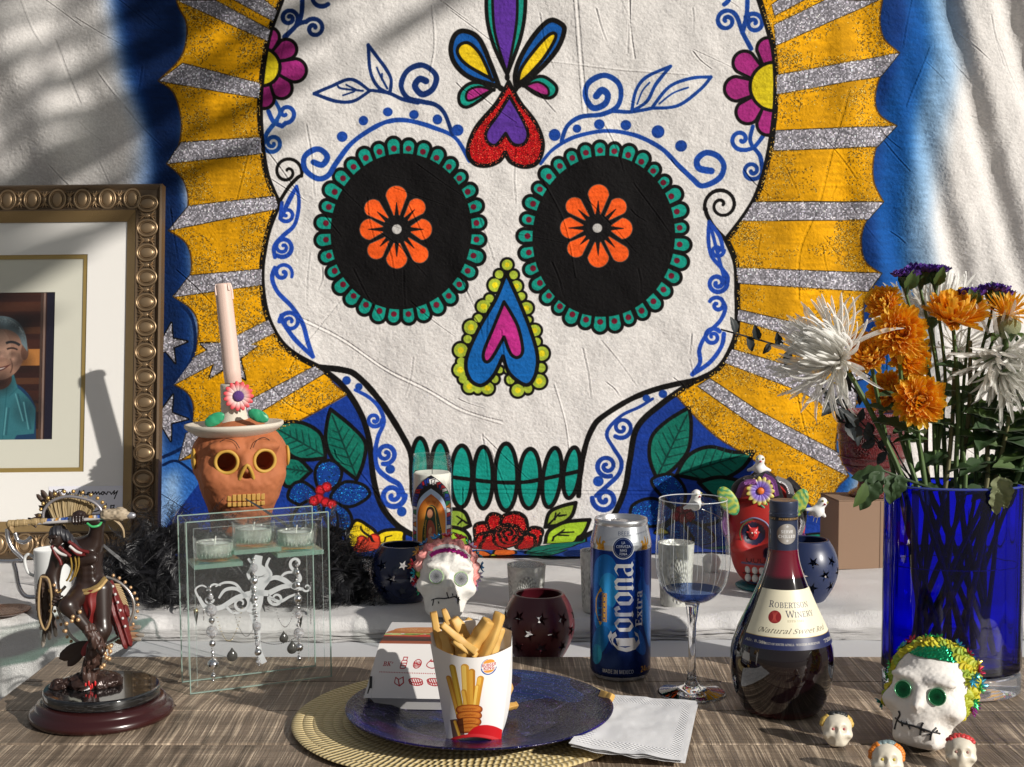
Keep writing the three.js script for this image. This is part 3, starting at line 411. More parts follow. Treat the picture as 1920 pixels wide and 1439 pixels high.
// ---------- framed portrait ----------
const bronze = M([.34, .235, .135], .40, { metalness: .72 }), bronzeDark = M([.15, .105, .065], .5, { metalness: .6 }), gilt = M([.30, .20, .085], .48, { metalness: .45, bumpMap: tiled(linenBump, 8, 8), bumpScale: .0006 });
{
  const t = thing('picture_frame', 'ornate bronze picture frame holding a matted portrait of a smiling man', 'picture frame', [-.596, SHELF + .003, -2.238]);
  t.rotation.set(-.155, .0, .011, 'YXZ');
  const W = .577, H = .64, x0 = -W, x1 = 0;
  const prof = [[0, 0], [0, .022], [.003, .026], [.006, .0215], [.010, .019], [.041, .019], [.0435, .0235], [.046, .021], [.063, .009], [.063, 0]];
  const side = (a, b, inward, along) => { // a, b outer corners; mitred
    const g = grid(1, prof.length - 1, (u, v) => { const [o, h] = prof[Math.round(v * (prof.length - 1))]; const p = u < .5 ? a : b, s = u < .5 ? 1 : -1; return [p[0] + inward[0] * o + along[0] * o * s, p[1] + inward[1] * o + along[1] * o * s, h, u, o * 10]; });
    return toCreasedNormals(g, .5);
  };
  const rails = [side([x0, 0], [x1, 0], [0, 1], [1, 0]), side([x1, 0], [x1, H], [-1, 0], [0, 1]), side([x1, H], [x0, H], [0, -1], [-1, 0]), side([x0, H], [x0, 0], [1, 0], [0, -1])];
  for (const r of rails) mesh('rail', r, bronzeDark, t);
  const inner = [[.0455, .0212], [.063, .0094]];
  const slope = (a, b, inward, along) => grid(1, 1, (u, v) => { const [o, h] = inner[v < .5 ? 0 : 1], p = u < .5 ? a : b, s = u < .5 ? 1 : -1; return [p[0] + inward[0] * o + along[0] * o * s, p[1] + inward[1] * o + along[1] * o * s, h + .0006, u, v]; });
  for (const g of [slope([x0, 0], [x1, 0], [0, 1], [1, 0]), slope([x1, 0], [x1, H], [-1, 0], [0, 1]), slope([x1, H], [x0, H], [0, -1], [-1, 0]), slope([x0, H], [x0, 0], [1, 0], [0, -1])]) mesh('gilt_slope', g, gilt, t);
  const egg = join([sph(.0102, 0, 0, 0, 1.10, .80, .34), new THREE.TorusGeometry(.0150, .0023, 8, 28).scale(1, .84, 1), new THREE.TorusGeometry(.0117, .0009, 6, 24).scale(1, .84, 1)]).scale(1.12, 1.1, 1.15);
  const fl = [sph(.0035, 0, 0, 0, 1.5, .9, .7, 10, 8)];
  for (const s of [-1, 1]) for (const a of [-.95, -.35, .35, .95]) { fl.push(taper([[s * .003, 0, 0], [s * (.008 + .001 * cos(a)), .004 * sin(a), .001], [s * .0145 * cos(a * .55), .0105 * sin(a), .0005]], [.0012, .0017, .0007], 5, 5)); }
  fl.push(box(.0012, .008, .002, 0), box(.0012, .007, .002, .003), box(.0012, .007, .002, -.003)); const fleur = join(fl);
  const put = (x, y, vert, i) => { const o = mesh(i % 2 ? 'fleur_ornament' : 'egg_ornament', i % 2 ? fleur : egg, bronze, t); o.position.set(x, y, .0205); if (!vert) o.rotation.z = PI / 2; };
  for (let i = 0; i < 28; i++) { const y = H - .034 - i * .0215; if (y > .05) { put(-.0255, y, true, i); put(x0 + .0255, y, true, i); } }
  for (let i = 0; i < 24; i++) { const x = -.052 - i * .0215; if (x > x0 + .045) { put(x, H - .0255, false, i); put(x, .0255, false, i); } }
  // mats, window, print
  const rect = (a, b, c, d) => [[a, b], [c, b], [c, d], [a, d]];
  const gx0 = -.446, gx1 = -.131, gy0 = H - .494, gy1 = H - .119, px0 = -.390, px1 = -.187, py0 = H - .438, py1 = H - .184, e = .0075;
  mesh('outer_mat', mv(shapeGeo(rect(x0 + .055, .055, -.055, H - .055), .0016, 0, [rect(gx0, gy0, gx1, gy1)]), 0, 0, .0062), M([.80, .78, .74], .9), t);
  mesh('gold_fillet', mv(shapeGeo(rect(gx0 - .001, gy0 - .001, gx1 + .001, gy1 + .001), .0010, 0, [rect(gx0 + e, gy0 + e, gx1 - e, gy1 - e)]), 0, 0, .0050), M([.42, .29, .09], .45, { metalness: .5 }), t);
  mesh('inner_mat', mv(shapeGeo(rect(gx0 - .001, gy0 - .001, gx1 + .001, gy1 + .001), .0012, 0, [rect(px0, py0, px1, py1)]), 0, 0, .0032), M([.60, .59, .50], .92), t);
  const print = canvas(432, 540, (g) => {
    const G = g.createLinearGradient(0, 0, 0, 540); G.addColorStop(0, '#3a1d14'); G.addColorStop(1, '#2a1410'); g.fillStyle = G; g.fillRect(0, 0, 432, 540);
    for (let i = 0; i < 12; i++) { g.fillStyle = ['#4a2416', '#5e3520', '#2a140e', '#6b4226'][i % 4]; g.globalAlpha = .6; g.fillRect(0, i * 46 - 8, 390, 22 + (i * 13) % 18); } g.globalAlpha = 1;
    g.fillStyle = '#b8793c'; g.fillRect(300, 210, 80, 60);
    g.fillStyle = '#1a1626'; g.fillRect(398, 0, 40, 540); g.fillStyle = '#8a7468'; g.fillRect(386, 0, 8, 540); g.fillStyle = '#4a3830'; g.fillRect(376, 0, 8, 540);
    const E = (x, y, a, b, c, r = 0) => { g.fillStyle = c; g.beginPath(); g.ellipse(x, y, a, b, r, 0, 7); g.fill(); };
    // shirt and shoulders
    g.fillStyle = '#16395c'; g.beginPath(); g.moveTo(100, 540); g.lineTo(96, 380); g.quadraticCurveTo(170, 310, 240, 318); g.quadraticCurveTo(330, 330, 366, 420); g.lineTo(370, 540); g.fill();
    g.fillStyle = '#34727c'; g.beginPath(); g.moveTo(120, 540); g.lineTo(140, 370); g.lineTo(210, 300); g.lineTo(285, 300); g.lineTo(300, 350); g.quadraticCurveTo(350, 390, 366, 430); g.lineTo(362, 515); g.lineTo(300, 520); g.lineTo(290, 540); g.fill();
    g.strokeStyle = '#25626c'; g.lineWidth = 4; g.beginPath(); g.moveTo(262, 330); g.lineTo(250, 540); g.moveTo(300, 350); g.lineTo(270, 380); g.stroke();
    E(232, 316, 46, 40, '#5a372a');
    E(240, 206, 84, 112, '#a07a66'); E(322, 220, 14, 30, '#74503f'); E(214, 220, 60, 90, '#b28d78'); E(232, 280, 54, 42, '#a57d68');
    g.fillStyle = '#6d7f86'; g.beginPath(); g.moveTo(150, 190); g.quadraticCurveTo(150, 96, 232, 88); g.quadraticCurveTo(330, 92, 332, 220); g.lineTo(310, 190); g.quadraticCurveTo(300, 140, 240, 136); g.quadraticCurveTo(180, 132, 150, 190); g.fill();
    g.strokeStyle = '#2c2a2c'; g.lineWidth = 9; g.beginPath(); g.moveTo(176, 184); g.quadraticCurveTo(200, 172, 222, 186); g.moveTo(254, 188); g.quadraticCurveTo(278, 176, 304, 196); g.stroke();
    g.lineWidth = 6; g.strokeStyle = '#33231f'; g.beginPath(); g.moveTo(186, 206); g.quadraticCurveTo(204, 198, 220, 208); g.moveTo(258, 210); g.quadraticCurveTo(276, 200, 296, 212); g.stroke();
    g.strokeStyle = '#6a4a3c'; g.lineWidth = 5; g.beginPath(); g.moveTo(226, 206); g.quadraticCurveTo(214, 244, 228, 250); g.moveTo(270, 244); g.quadraticCurveTo(286, 268, 272, 296); g.stroke();
    g.fillStyle = '#e6dcd2'; g.beginPath(); g.moveTo(188, 272); g.quadraticCurveTo(228, 304, 266, 268); g.quadraticCurveTo(228, 284, 188, 272); g.fill(); g.strokeStyle = '#5c2f2a'; g.lineWidth = 4; g.stroke();
    const sh = (x, y, r, c, a) => { const q = g.createRadialGradient(x, y, 0, x, y, r); q.addColorStop(0, c); q.addColorStop(1, 'rgba(0,0,0,0)'); g.globalAlpha = a; g.fillStyle = q; g.fillRect(x - r, y - r, 2 * r, 2 * r); g.globalAlpha = 1; };
    sh(316, 256, 50, '#2a160e', .55); sh(296, 150, 40, '#20140f', .25); sh(186, 246, 44, '#e0b8a0', .7); sh(282, 246, 30, '#d8a890', .6); sh(222, 226, 18, '#e8c8b4', .7); sh(230, 160, 50, '#d0a890', .5); sh(202, 222, 14, '#2a1510', .3); sh(276, 226, 15, '#2a1510', .3); sh(200, 150, 50, '#b89a88', .4); sh(240, 235, 24, '#c09080', .5); sh(340, 430, 70, '#0a1c26', .5); for (const [x0, y0, x1, y1] of [[150, 400, 170, 530], [210, 330, 190, 450], [300, 370, 330, 470], [330, 400, 350, 500], [270, 420, 262, 520]]) { g.strokeStyle = '#1d4a55'; g.lineWidth = 7; g.globalAlpha = .6; g.beginPath(); g.moveTo(x0, y0); g.lineTo(x1, y1); g.stroke(); g.strokeStyle = '#6fb0b8'; g.lineWidth = 5; g.beginPath(); g.moveTo(x0 - 8, y0); g.lineTo(x1 - 8, y1); g.stroke(); g.globalAlpha = 1; } sh(180, 420, 80, '#69b0b4', .4); sh(120, 330, 120, '#0a0605', .6); sh(240, 330, 60, '#140a08', .7); sh(210, 110, 40, '#a8b8bc', .5); sh(300, 120, 50, '#20282c', .6);
    const R = rng(9); for (let i = 0; i < 260; i++) { g.globalAlpha = .16; g.strokeStyle = R() < .5 ? '#c4d0d4' : '#2a3236'; g.lineWidth = 2; const a = -2.9 + R() * 2.7, x = 240 + 78 * cos(a), y = 190 + 92 * sin(a); g.beginPath(); g.moveTo(x, y); g.quadraticCurveTo(x + 10, y + 6, x + 16 * (R() - .3), y + 20 * R()); g.stroke(); } g.globalAlpha = 1;
    const im = g.getImageData(0, 0, 432, 540), D = im.data, O = new Uint8ClampedArray(D); for (let y = 2; y < 538; y++) for (let x = 2; x < 430; x++) for (let k = 0; k < 3; k++) { let s = 0; for (let j = -1; j <= 1; j++) for (let i = -1; i <= 1; i++) s += O[((y + j) * 432 + x + i) * 4 + k]; D[(y * 432 + x) * 4 + k] = s / 9 * .92 + 10 * (h3(x >> 1, y >> 1, 2) - .5); } g.putImageData(im, 0, 0);
  });
  const pg = new THREE.PlaneGeometry(px1 - px0 + .004, py1 - py0 + .004); mesh('portrait_print', mv(pg, (px0 + px1) / 2, (py0 + py1) / 2, .0026), M([1, 1, 1], .35, { map: print }), t);
  mesh('backing', box(W - .01, H - .01, .002, -W / 2, H / 2, .0008), M([.2, .15, .1], .9), t);
  const note = canvas(512, 256, (g) => { g.fillStyle = '#e4e4ec'; g.fillRect(0, 0, 512, 256); g.strokeStyle = '#0c0c12'; g.lineWidth = 7; g.lineCap = g.lineJoin = 'round';
    const wr = (s) => { g.beginPath(); s.split('|').forEach((q) => pts(q).forEach((p, i) => i ? g.lineTo(...p) : g.moveTo(...p))); g.stroke(); };
    wr('40,40 64,24 96,20 70,50 62,66 88,64|110,62 118,40 122,60 136,40 142,60');                                  // In
    wr('186,66 200,32 206,58 226,30 232,62 250,56 266,44 252,46 250,62 276,58 284,40 290,58 304,40 308,58 322,40 328,60 346,42 338,56 350,62 362,44 348,40 374,60 380,42 396,44 404,60 424,34 420,60 444,36 424,90'); // Memory
    wr('224,150 212,162 222,172 236,158 226,150 248,150 262,126 252,180|286,176 296,136 330,140 336,166 300,180 286,176|346,172 354,152 350,176 366,170 372,126 368,176 384,166'); // of Di..l
    wr('404,136 398,180|400,140 424,136 420,154 402,158 428,160 424,178 398,180|438,168 452,156 444,152 440,176 456,176 464,156 468,174 480,156 486,176 504,160 494,156 494,178 512,172'); // Bene
  });
  mesh('handwritten_note', mv(new THREE.PlaneGeometry(.135, .062), -.122, .0905, .0083), M([1, 1, 1], .8, { map: note }), t);
  mesh('glass', mv(new THREE.PlaneGeometry(W - .11, H - .11), -W / 2, H / 2, .0094), MP([1, 1, 1], .0, { transmission: 1, thickness: 0, ior: 1.5, specularIntensity: .5 }), t);
}

// ---------- terracotta skull candle holder and its candle ----------
const dotsTex = (amp, f, seed = 1) => pixelsTex(256, 256, (x, y) => { const v = 128 + amp * (noise(x * f, y * f, seed + .5) + .6 * noise(x * f * 2.7, y * f * 2.7, seed + 3.5)); return [v, v, v]; }, false);
const roughB = dotsTex(70, .12), fineB = dotsTex(60, .4, 7);
const flowerHead = (n, r0, r1, w, thick, lift = .15) => { const out = []; for (let i = 0; i < n; i++) out.push(rot(sph(1, 0, 0, 0, (r1 - r0) / 2, w, thick, 12, 8).rotateY(-lift).translate((r0 + r1) / 2, 0, lift * (r1 - r0) * .5), 0, 0, i / n * 2 * PI)); return out; };
{
  const TZ = 2.055, TS = TZ / 2.06, base = at(452, 1066, TZ); base.y = SHELF;
  const t = thing('skull_candle_holder', 'terracotta skull candle holder wearing a cream flowered hat', 'candle holder', base); t.scale.setScalar(TS);
  const cy = (at(452, 863, TZ).y - SHELF) / TS, head = (p0) => {
    const a = .34, x = p0.x * cos(a) - p0.z * sin(a), z = p0.x * sin(a) + p0.z * cos(a), p = V(x, p0.y - cy, z), m = V(abs(p.x), p.y, p.z);
    let d = sE(p, [0, .004, -.004], [.074, .062, .070]);
    d = smin(d, sE(m, [.040, -.020, .044], [.022, .019, .021]), .022); d = smin(d, sE(p, [0, -.044, .028], [.049, .034, .040]), .026);
    d = smin(d, sE(m, [.030, .027, .053], [.024, .008, .012]), .014); d = smin(d, sE(p, [0, -.003, .066], [.009, .018, .01]), .016);
    d = smin(d, sC(p, [0, -.05, 0], [0, -.13, -.004], .052, .042), .03);
    d = smax(d, -sC(m, [.0285, .005, .10], [.027, .005, .022], .0162, .0155), .005);
    d = smax(d, -sC(m, [.005, -.012, .09], [.002, -.018, .06], .0035, .004), .004);
    d = smax(d, -sC(p, [-.03, -.052, .085], [.03, -.052, .085], .022, .022), .006);
    d = smax(d, -(p.y + cy), .004);
    return d + .0012 * noise(p.x * 70, p.y * 70, p.z * 70) + .0006 * noise(p.x * 190, p.y * 190, p.z * 190);
  };
  mesh('head', nets(head, [-.082, -.002, -.082], [.082, cy + .075, .082], .0026, (q) => { const n = .5 + .5 * fbm(q.x * 30, q.y * 30, q.z * 30, 3); return [lerp(.36, .48, n), lerp(.105, .160, n), lerp(.038, .058, n)]; }), VC(.78, { bumpMap: tiled(fineB, 6), bumpScale: .0004 }), t);
  const face = new THREE.Group(); // orientation of the face only
  const F = (g) => g.rotateY(.34).translate(0, cy, 0);
  const yel = M([.52, .30, .045], .6), dark = M([.03, .02, .015], .8);
  for (const s of [-1, 1]) {
    mesh('eye_ring', F(new THREE.TorusGeometry(.0166, .0027, 10, 30).rotateY(s * .22).translate(s * .0285, .005, .0655 - .002)), yel, t);
    mesh('brow', F(tube([[s * .010, .026, .070], [s * .016, .036, .0665], [s * .028, .040, .061], [s * .040, .032, .0555], [s * .046, .018, .052]], .0006, 16, 5)), dark, t);
    mesh('ear_patch', F(sph(.012, s * .0715, .006, .012, .35, 1.35, 1.0)), yel, t);
    for (const row of [0, 1]) for (let i = 0; i < 4; i++) { const x = s * (.0035 + i * .0072); mesh('tooth', F(rbox(.0062, row ? .007 : .0105, .004, .0014, x, row ? -.0595 : -.0495, .0655 - 6 * x * x)), M([.46, .26, .06], .35), t); }
  }
  mesh('nose', F(tube([[-.0105, -.021, .069], [-.006, -.008, .0755], [0, .001, .078], [.006, -.008, .0755], [.0105, -.021, .069]], .0028, 20, 8)), yel, t);
  const cream = M([.66, .60, .50], .72, { bumpMap: tiled(fineB, 4), bumpScale: .0005 }), hy = (at(440, 803, TZ).y - SHELF) / TS;
  const hat = new THREE.Group(); hat.name = 'hat'; hat.position.set(-.008, hy, 0); hat.rotation.z = .03; t.add(hat);
  mesh('brim', lathe([[0, -.014], [.045, -.014], [.060, -.008], [.072, .0], [.0757, .004], [.0755, .0085], [.071, .0085], [.055, .001], [.03, -.001], [.022, .012], [.019, .028], [.0188, .066], [.0178, .069], [.013, .069], [.012, .05], [0, .05]], 72), cream, hat);
  const fl = new THREE.Group(); fl.name = 'flower'; fl.position.copy(at(447, 743, TZ - .027)).sub(base).divideScalar(TS); fl.rotation.set(.05, .1, 0); t.add(fl);
  const pM = VC(.45); const petals = flowerHead(15, .006, .0235, .0042, .0022, .12);
  for (const p of petals) { const c = [], q = p.attributes.position; for (let i = 0; i < q.count; i++) { const r = hypot(q.getX(i), q.getY(i)), k = sstep(.010, .021, r); c.push(lerp(.85, .80, k), lerp(.62, .07, k), lerp(.58, .09, k)); } p.setAttribute('color', new THREE.Float32BufferAttribute(c, 3)); mesh('petal', p, pM, fl); }
  mesh('flower_centre', sph(.0085, 0, 0, .002, 1, 1, .5), M([.16, .06, .32], .6, { bumpMap: tiled(roughB, 3), bumpScale: .002 }), fl);
  const gl = M([.03, .32, .15], .4);
  for (const [x, y, r] of [[402, 787, .5], [484, 780, -.4]]) { const q = at(x, y, TZ - .04).sub(base).divideScalar(TS); mesh('leaf', warp(sph(.017, 0, 0, 0, 1, .55, .3), (v) => { v.z += .0012 * sin(v.x * 900); }).rotateZ(r).translate(q.x, q.y, q.z), gl, t); }
  // the candle stands in the hat
  const a = at(437, 718, TZ), b = at(417, 531, TZ), c = thing('taper_candle', 'thin pale pink unlit candle leaning in the cream hat of the terracotta skull', 'candle', a);
  const d = b.clone().sub(a), L = d.length(), wax = lathe([[0, 0], [.0129, 0], [.0133, .02], [.0128, L * .5], [.0125, L - .004], [.0108, L - .0005], [.008, L - .002], [0, L - .004]], 40);
  c.quaternion.setFromUnitVectors(V(0, 1, 0), d.normalize());
  mesh('wax', warp(wax, (v) => { const k = noise(v.y * 40, atan2(v.z, v.x) * 1.5, 3.3) * .0004; v.x *= 1 + k * 60; v.z *= 1 + k * 60; }), MP([.72, .53, .45], .45, { sheen: .2 }), c);
  for (const [a2, l2, r2] of [[.9, .012, .0022], [1.5, .026, .0018], [2.6, .013, .0024], [-.9, .018, .0017]]) mesh('wax_drip', taper([[.0112 * sin(a2), L - .001, .0112 * cos(a2)], [.0128 * sin(a2), L - .006, .0128 * cos(a2)], [.0131 * sin(a2), L - l2, .0131 * cos(a2)]], [r2 * .6, r2, r2 * 1.1], 10, 8), MP([.72, .53, .45], .4), c);
  mesh('wick', tube([[0, L - .005, 0], [.0005, L + .004, 0], [.001, L + .009, .001]], .0006, 6, 5), M([.05, .04, .04], .9), c);
}

// ---------- black feather boa ----------
{
  const P = [[232, 1150, 1.93], [236, 1085, 1.96], [275, 1030, 1.97], [340, 1010, 1.98], [430, 1035, 1.97], [520, 1025, 1.98], [605, 1015, 1.97], [650, 1060, 1.95], [665, 1125, 1.93], [610, 1150, 1.92], [620, 1080, 1.96], [520, 1075, 1.96], [500, 1120, 1.94], [400, 1090, 1.96], [300, 1075, 1.96], [262, 1120, 1.93], [300, 1155, 1.91], [400, 1145, 1.91], [500, 1160, 1.9], [590, 1165, 1.9]].map((p) => at(...p));
  const o = P[0].clone(); o.y = SHELF;
  const t = thing('feather_boa', 'heap of black fluffy feathers behind the glass candle stand', 'feather boa', o), c = new THREE.CatmullRomCurve3(P.map((p) => { const q = p.clone().sub(o); q.y = max(q.y, .018); return q; })), R = rng(11);
  const pos = [], nor = [], q = V(0, 0, 0), rv = (k = 1) => V(R() - .5, R() - .5, R() - .5).multiplyScalar(2 * k);
  const strand = (a, dir, bend, L, w, n, sd) => { let pw = w * .5; const d = dir.clone(); for (let k = 1; k <= n; k++) { const e = a.clone().addScaledVector(d, L / n); if (e.y < .001) e.y = .001; const ww = k === n ? w * .1 : w * .5 * (1 - .6 * k / n); const A = a.clone().addScaledVector(sd, -pw), B = a.clone().addScaledVector(sd, pw), D = e.clone().addScaledVector(sd, ww), E = e.clone().addScaledVector(sd, -ww), nn = sd.clone().cross(d).normalize(); for (const v of [A, B, D, A, D, E]) { pos.push(v.x, v.y, v.z); nor.push(nn.x, nn.y, nn.z); } a = e; pw = ww; d.addScaledVector(bend, 1 / n).normalize(); } };
  for (let i = 0; i < 980; i++) {                                     // plumes: a curved quill with soft barbs on both sides
    c.getPoint(R(), q); q.add(rv(.020)); q.y = abs(q.y) + .003;
    const d = rv().add(V(0, .25, .15)).normalize(), bend = rv(.7).add(V(0, -.5, 0)), L = .035 + .035 * R(), side = rv().cross(d).normalize(), nb = 46, dd = d.clone(); let p = q.clone();
    strand(p.clone(), d, bend, L, .0009, 5, side);
    for (let k = 0; k < nb; k++) { p.addScaledVector(dd, L / nb); if (p.y < .002) p.y = .002; dd.addScaledVector(bend, 1 / nb).normalize(); const s = k % 2 ? 1 : -1, bl = (.008 + .010 * sin(PI * (k + 4) / (nb + 6))) * (.8 + .5 * R()), bd = dd.clone().multiplyScalar(.55).addScaledVector(side, s).add(rv(.35)).normalize(); strand(p.clone(), bd, rv(.6).add(V(0, -.35, 0)), bl, .00062 + .0003 * R(), 3, dd.clone().cross(bd).lerp(dd, .5).normalize()); }
  }
  for (let i = 0; i < 26; i++) { c.getPoint(R(), q); q.y += .02; const d = rv().add(V(0, .2, .3)).normalize(); strand(q.clone(), d, rv(.5).add(V(0, -.4, 0)), .06 + .03 * R(), .007, 6, rv().cross(d).normalize()); }
  const g = new THREE.BufferGeometry(); g.setAttribute('position', new THREE.Float32BufferAttribute(pos, 3)); g.setAttribute('normal', new THREE.Float32BufferAttribute(nor, 3)); g.setAttribute('uv', new THREE.Float32BufferAttribute(new Float32Array(pos.length / 3 * 2), 2));
  stuff(mesh('feathers', g, M([.013, .013, .016], .42, { side: THREE.DoubleSide }), t));
  mesh('cord', warp(new THREE.TubeGeometry(c, 400, .020, 14), (v) => { const k = .010 * noise(v.x * 140, v.y * 140, v.z * 140); v.x += k; v.y = max(.001, v.y + k); v.z += k; }), M([.006, .006, .008], .9), t);
}

// ---------- prayer candle ----------
const glassM = MP([.97, .99, .98], .02, { transmission: 1, thickness: 0, ior: 1.5 });
const waxM = MP([.80, .77, .70], .55);
{
  const b = at(811, 1090, 2.03); b.y = SHELF;
  const H = at(811, 852, 2.03).y - SHELF, r = .0305, t = thing('prayer_candle', 'tall glass candle with a stained glass arch picture of a robed woman', 'candle', b);
  mesh('glass_jar', lathe([[0, .002], [.027, .002], [.0295, .005], [.0298, .012], [r - .0005, .03], [r, .06], [r, H - .03], [r - .0008, H - .016], [.0282, H - .008], [.0292, H - .004], [.0288, H], [.0268, H], [.0262, H - .008], [.0285, H - .02]], 56), glassM, t);
  mesh('wax', lathe([[0, .006], [.0282, .006], [.0288, .02], [.0288, H - .030], [.026, H - .027], [.006, H - .033], [0, H - .033]], 48), waxM, t);
  mesh('wick', cyl(.0007, .0006, .012, 0, H - .034, 0, 6), M([.08, .07, .06], .9), t);
  const lab = canvas(512, 1024, (g, w, h) => {
    const arch = (i) => { g.beginPath(); g.moveTo(i, h); g.lineTo(i, 330); g.bezierCurveTo(i, 190, 150, 90, 256, 20 + i * .9); g.bezierCurveTo(362, 90, w - i, 190, w - i, 330); g.lineTo(w - i, h); g.closePath(); };
    arch(6); g.fillStyle = '#141016'; g.fill(); g.save(); arch(18); g.clip(); const R = rng(21), cs = ['#c41f2c', '#1d3a9a', '#e9e6e2', '#1c7a44', '#e08a1e', '#c41f2c', '#22409c', '#f0eeea'];
    for (let i = 0; i < 60; i++) { const a = i / 60; let x, y; if (a < .3) { x = 46; y = h - a / .3 * 690; } else if (a < .7) { const b = (a - .3) / .4 * PI; x = 256 - 205 * cos(b); y = 334 - 255 * sin(b); } else { x = w - 46; y = h - (1 - a) / .3 * 690; } g.save(); g.translate(x, y); g.rotate(R() * .8 - .4); g.fillStyle = cs[floor(R() * 8)]; g.strokeStyle = '#141016'; g.lineWidth = 7; g.fillRect(-46, -26, 92, 52); g.strokeRect(-46, -26, 92, 52); g.restore(); }
    g.restore(); g.save(); g.beginPath(); g.moveTo(84, h); g.lineTo(84, 380); g.bezierCurveTo(90, 250, 190, 190, 256, 150); g.bezierCurveTo(322, 190, 422, 250, 428, 380); g.lineTo(428, h); g.closePath(); g.clip(); g.fillStyle = '#bcd2ea'; g.fillRect(0, 0, w, h);
    const G = g.createRadialGradient(256, 560, 60, 256, 560, 420); G.addColorStop(0, '#f0a83c'); G.addColorStop(.55, '#d9741e'); G.addColorStop(1, '#b2521a'); g.fillStyle = G; g.beginPath(); g.moveTo(100, h); g.lineTo(100, 420); g.bezierCurveTo(110, 300, 200, 240, 256, 200); g.bezierCurveTo(312, 240, 402, 300, 412, 420); g.lineTo(412, h); g.fill();
    g.strokeStyle = '#f7d27a'; g.lineWidth = 2.5; for (let i = 0; i < 90; i++) { const a = i / 90 * 2 * PI; g.globalAlpha = .55; g.beginPath(); g.moveTo(256 + 80 * cos(a), 560 + 170 * sin(a)); g.lineTo(256 + 150 * cos(a), 560 + 330 * sin(a)); g.stroke(); } g.globalAlpha = 1;
    g.strokeStyle = '#8a3a10'; g.lineWidth = 4; for (let i = -4; i <= 4; i++) { g.beginPath(); g.moveTo(256 + i * 8, 300); g.lineTo(256 + i * 13, 262); g.stroke(); }
    const S = (c, f) => { g.fillStyle = c; g.beginPath(); f(); g.fill(); };
    S('#27452f', () => { g.moveTo(256, 300); g.bezierCurveTo(330, 310, 330, 420, 360, 520); g.bezierCurveTo(390, 640, 350, 760, 356, 1024); g.lineTo(170, 1024); g.bezierCurveTo(180, 800, 140, 620, 176, 500); g.bezierCurveTo(200, 420, 196, 310, 256, 300); });
    S('#a8523c', () => { g.moveTo(236, 440); g.bezierCurveTo(290, 430, 310, 560, 312, 700); g.lineTo(320, 1024); g.lineTo(196, 1024); g.lineTo(206, 700); g.bezierCurveTo(206, 560, 210, 460, 236, 440); });
    S('#c98a72', () => { g.ellipse(250, 620, 30, 60, .1, 0, 7); }); S('#2c1c14', () => { g.ellipse(248, 372, 42, 54, 0, 0, 7); }); S('#b9805e', () => { g.ellipse(244, 384, 28, 42, .1, 0, 7); }); S('#d8a37c', () => { g.ellipse(246, 540, 16, 34, .3, 0, 7); });
    g.strokeStyle = '#d9a640'; g.lineWidth = 7; g.beginPath(); g.moveTo(212, 330); g.bezierCurveTo(256, 290, 306, 320, 300, 420); g.bezierCurveTo(320, 560, 320, 700, 300, 800); g.moveTo(206, 440); g.bezierCurveTo(180, 560, 200, 700, 206, 820); g.stroke();
    g.fillStyle = '#e2c34c'; for (let i = 0; i < 50; i++) { const s = R() < .5, x = s ? 176 + 30 * R() : 318 + 34 * R(), y = 460 + 420 * R(); g.beginPath(); g.arc(x, y, 3.4, 0, 7); g.fill(); }
    g.strokeStyle = '#7a2e22'; g.lineWidth = 3; for (let i = 0; i < 6; i++) { g.beginPath(); g.moveTo(216 + i * 16, 660); g.lineTo(208 + i * 20, 1024); g.stroke(); } g.restore();
  });
  const shell = grid(30, 20, (u, v) => { const a = lerp(-1.25, 1.25, u), y = lerp(.01, H - .024, v); return [(r + .0005) * sin(a), y, (r + .0005) * cos(a), u, v]; });
  mesh('picture_label', shell, M([1, 1, 1], .4, { map: lab, alphaTest: .5 }), t);
}

// ---------- pierced star candle holders ----------
const starAlpha = (seed) => canvas(1024, 512, (g) => { g.fillStyle = '#fff'; g.fillRect(0, 0, 1024, 512); g.fillStyle = '#000'; const R = rng(seed); for (let i = 0; i < 9; i++) for (let k = 0; k < 3; k++) { const x = (i + (k % 2) * .5 + .12 * R()) / 9 * 1024, y = 130 + k * 112 + 20 * R(), p = starPts(34 + 5 * R(), .36, 5, R() * 2); for (const dx of [-1024, 0, 1024]) { g.beginPath(); p.forEach(([a, b], j) => j ? g.lineTo(x + dx + a, y + b * 1.6) : g.moveTo(x + dx + a, y + b * 1.6)); g.fill(); } } }, false);
function starHolder(label, pos, r, h, color, seed, rough = .3) {
  const t = thing('star_candle_holder', label, 'candle holder', pos, 'round candle holders pierced with stars');
  const out = [], inn = [], rim = r * .80, n = 22; for (let i = 0; i <= n; i++) { const a = lerp(-1.02, .82, i / n), k = sin(a); out.push([r * cos(a * .93) * (a > .7 ? .985 : 1), h * (i / n)]); inn.push([(r * cos(a * .93)) - .0042, h * (i / n) + (i ? 0 : .004)]); }
  const m = MP(color, rough, { alphaMap: starAlpha(seed), alphaTest: .5, side: THREE.DoubleSide, clearcoat: .3, clearcoatRoughness: .25 });
  const solid = MP(color, rough, { clearcoat: .3, clearcoatRoughness: .25 });
  mesh('shell', lathe(out, 72), m, t); mesh('inner_shell', lathe(inn, 72), m, t);
  const R0 = out[n][0], g = lathe([[R0 - .0042, h], [R0 - .003, h + .0015], [R0 - .001, h + .0012], [R0, h]], 72); mesh('rim', g, solid, t);
  mesh('floor', lathe([[0, .003], [out[0][0], .003], [out[0][0], 0], [0, 0]], 48), solid, t);
  return t;
}
{ const p = at(756, 1128, 1.92); p.y = SHELF; starHolder('glossy dark navy candle holder pierced with stars, left behind the pink flowered skull', p, .0465, .082, [.008, .014, .05], 4, .12); }
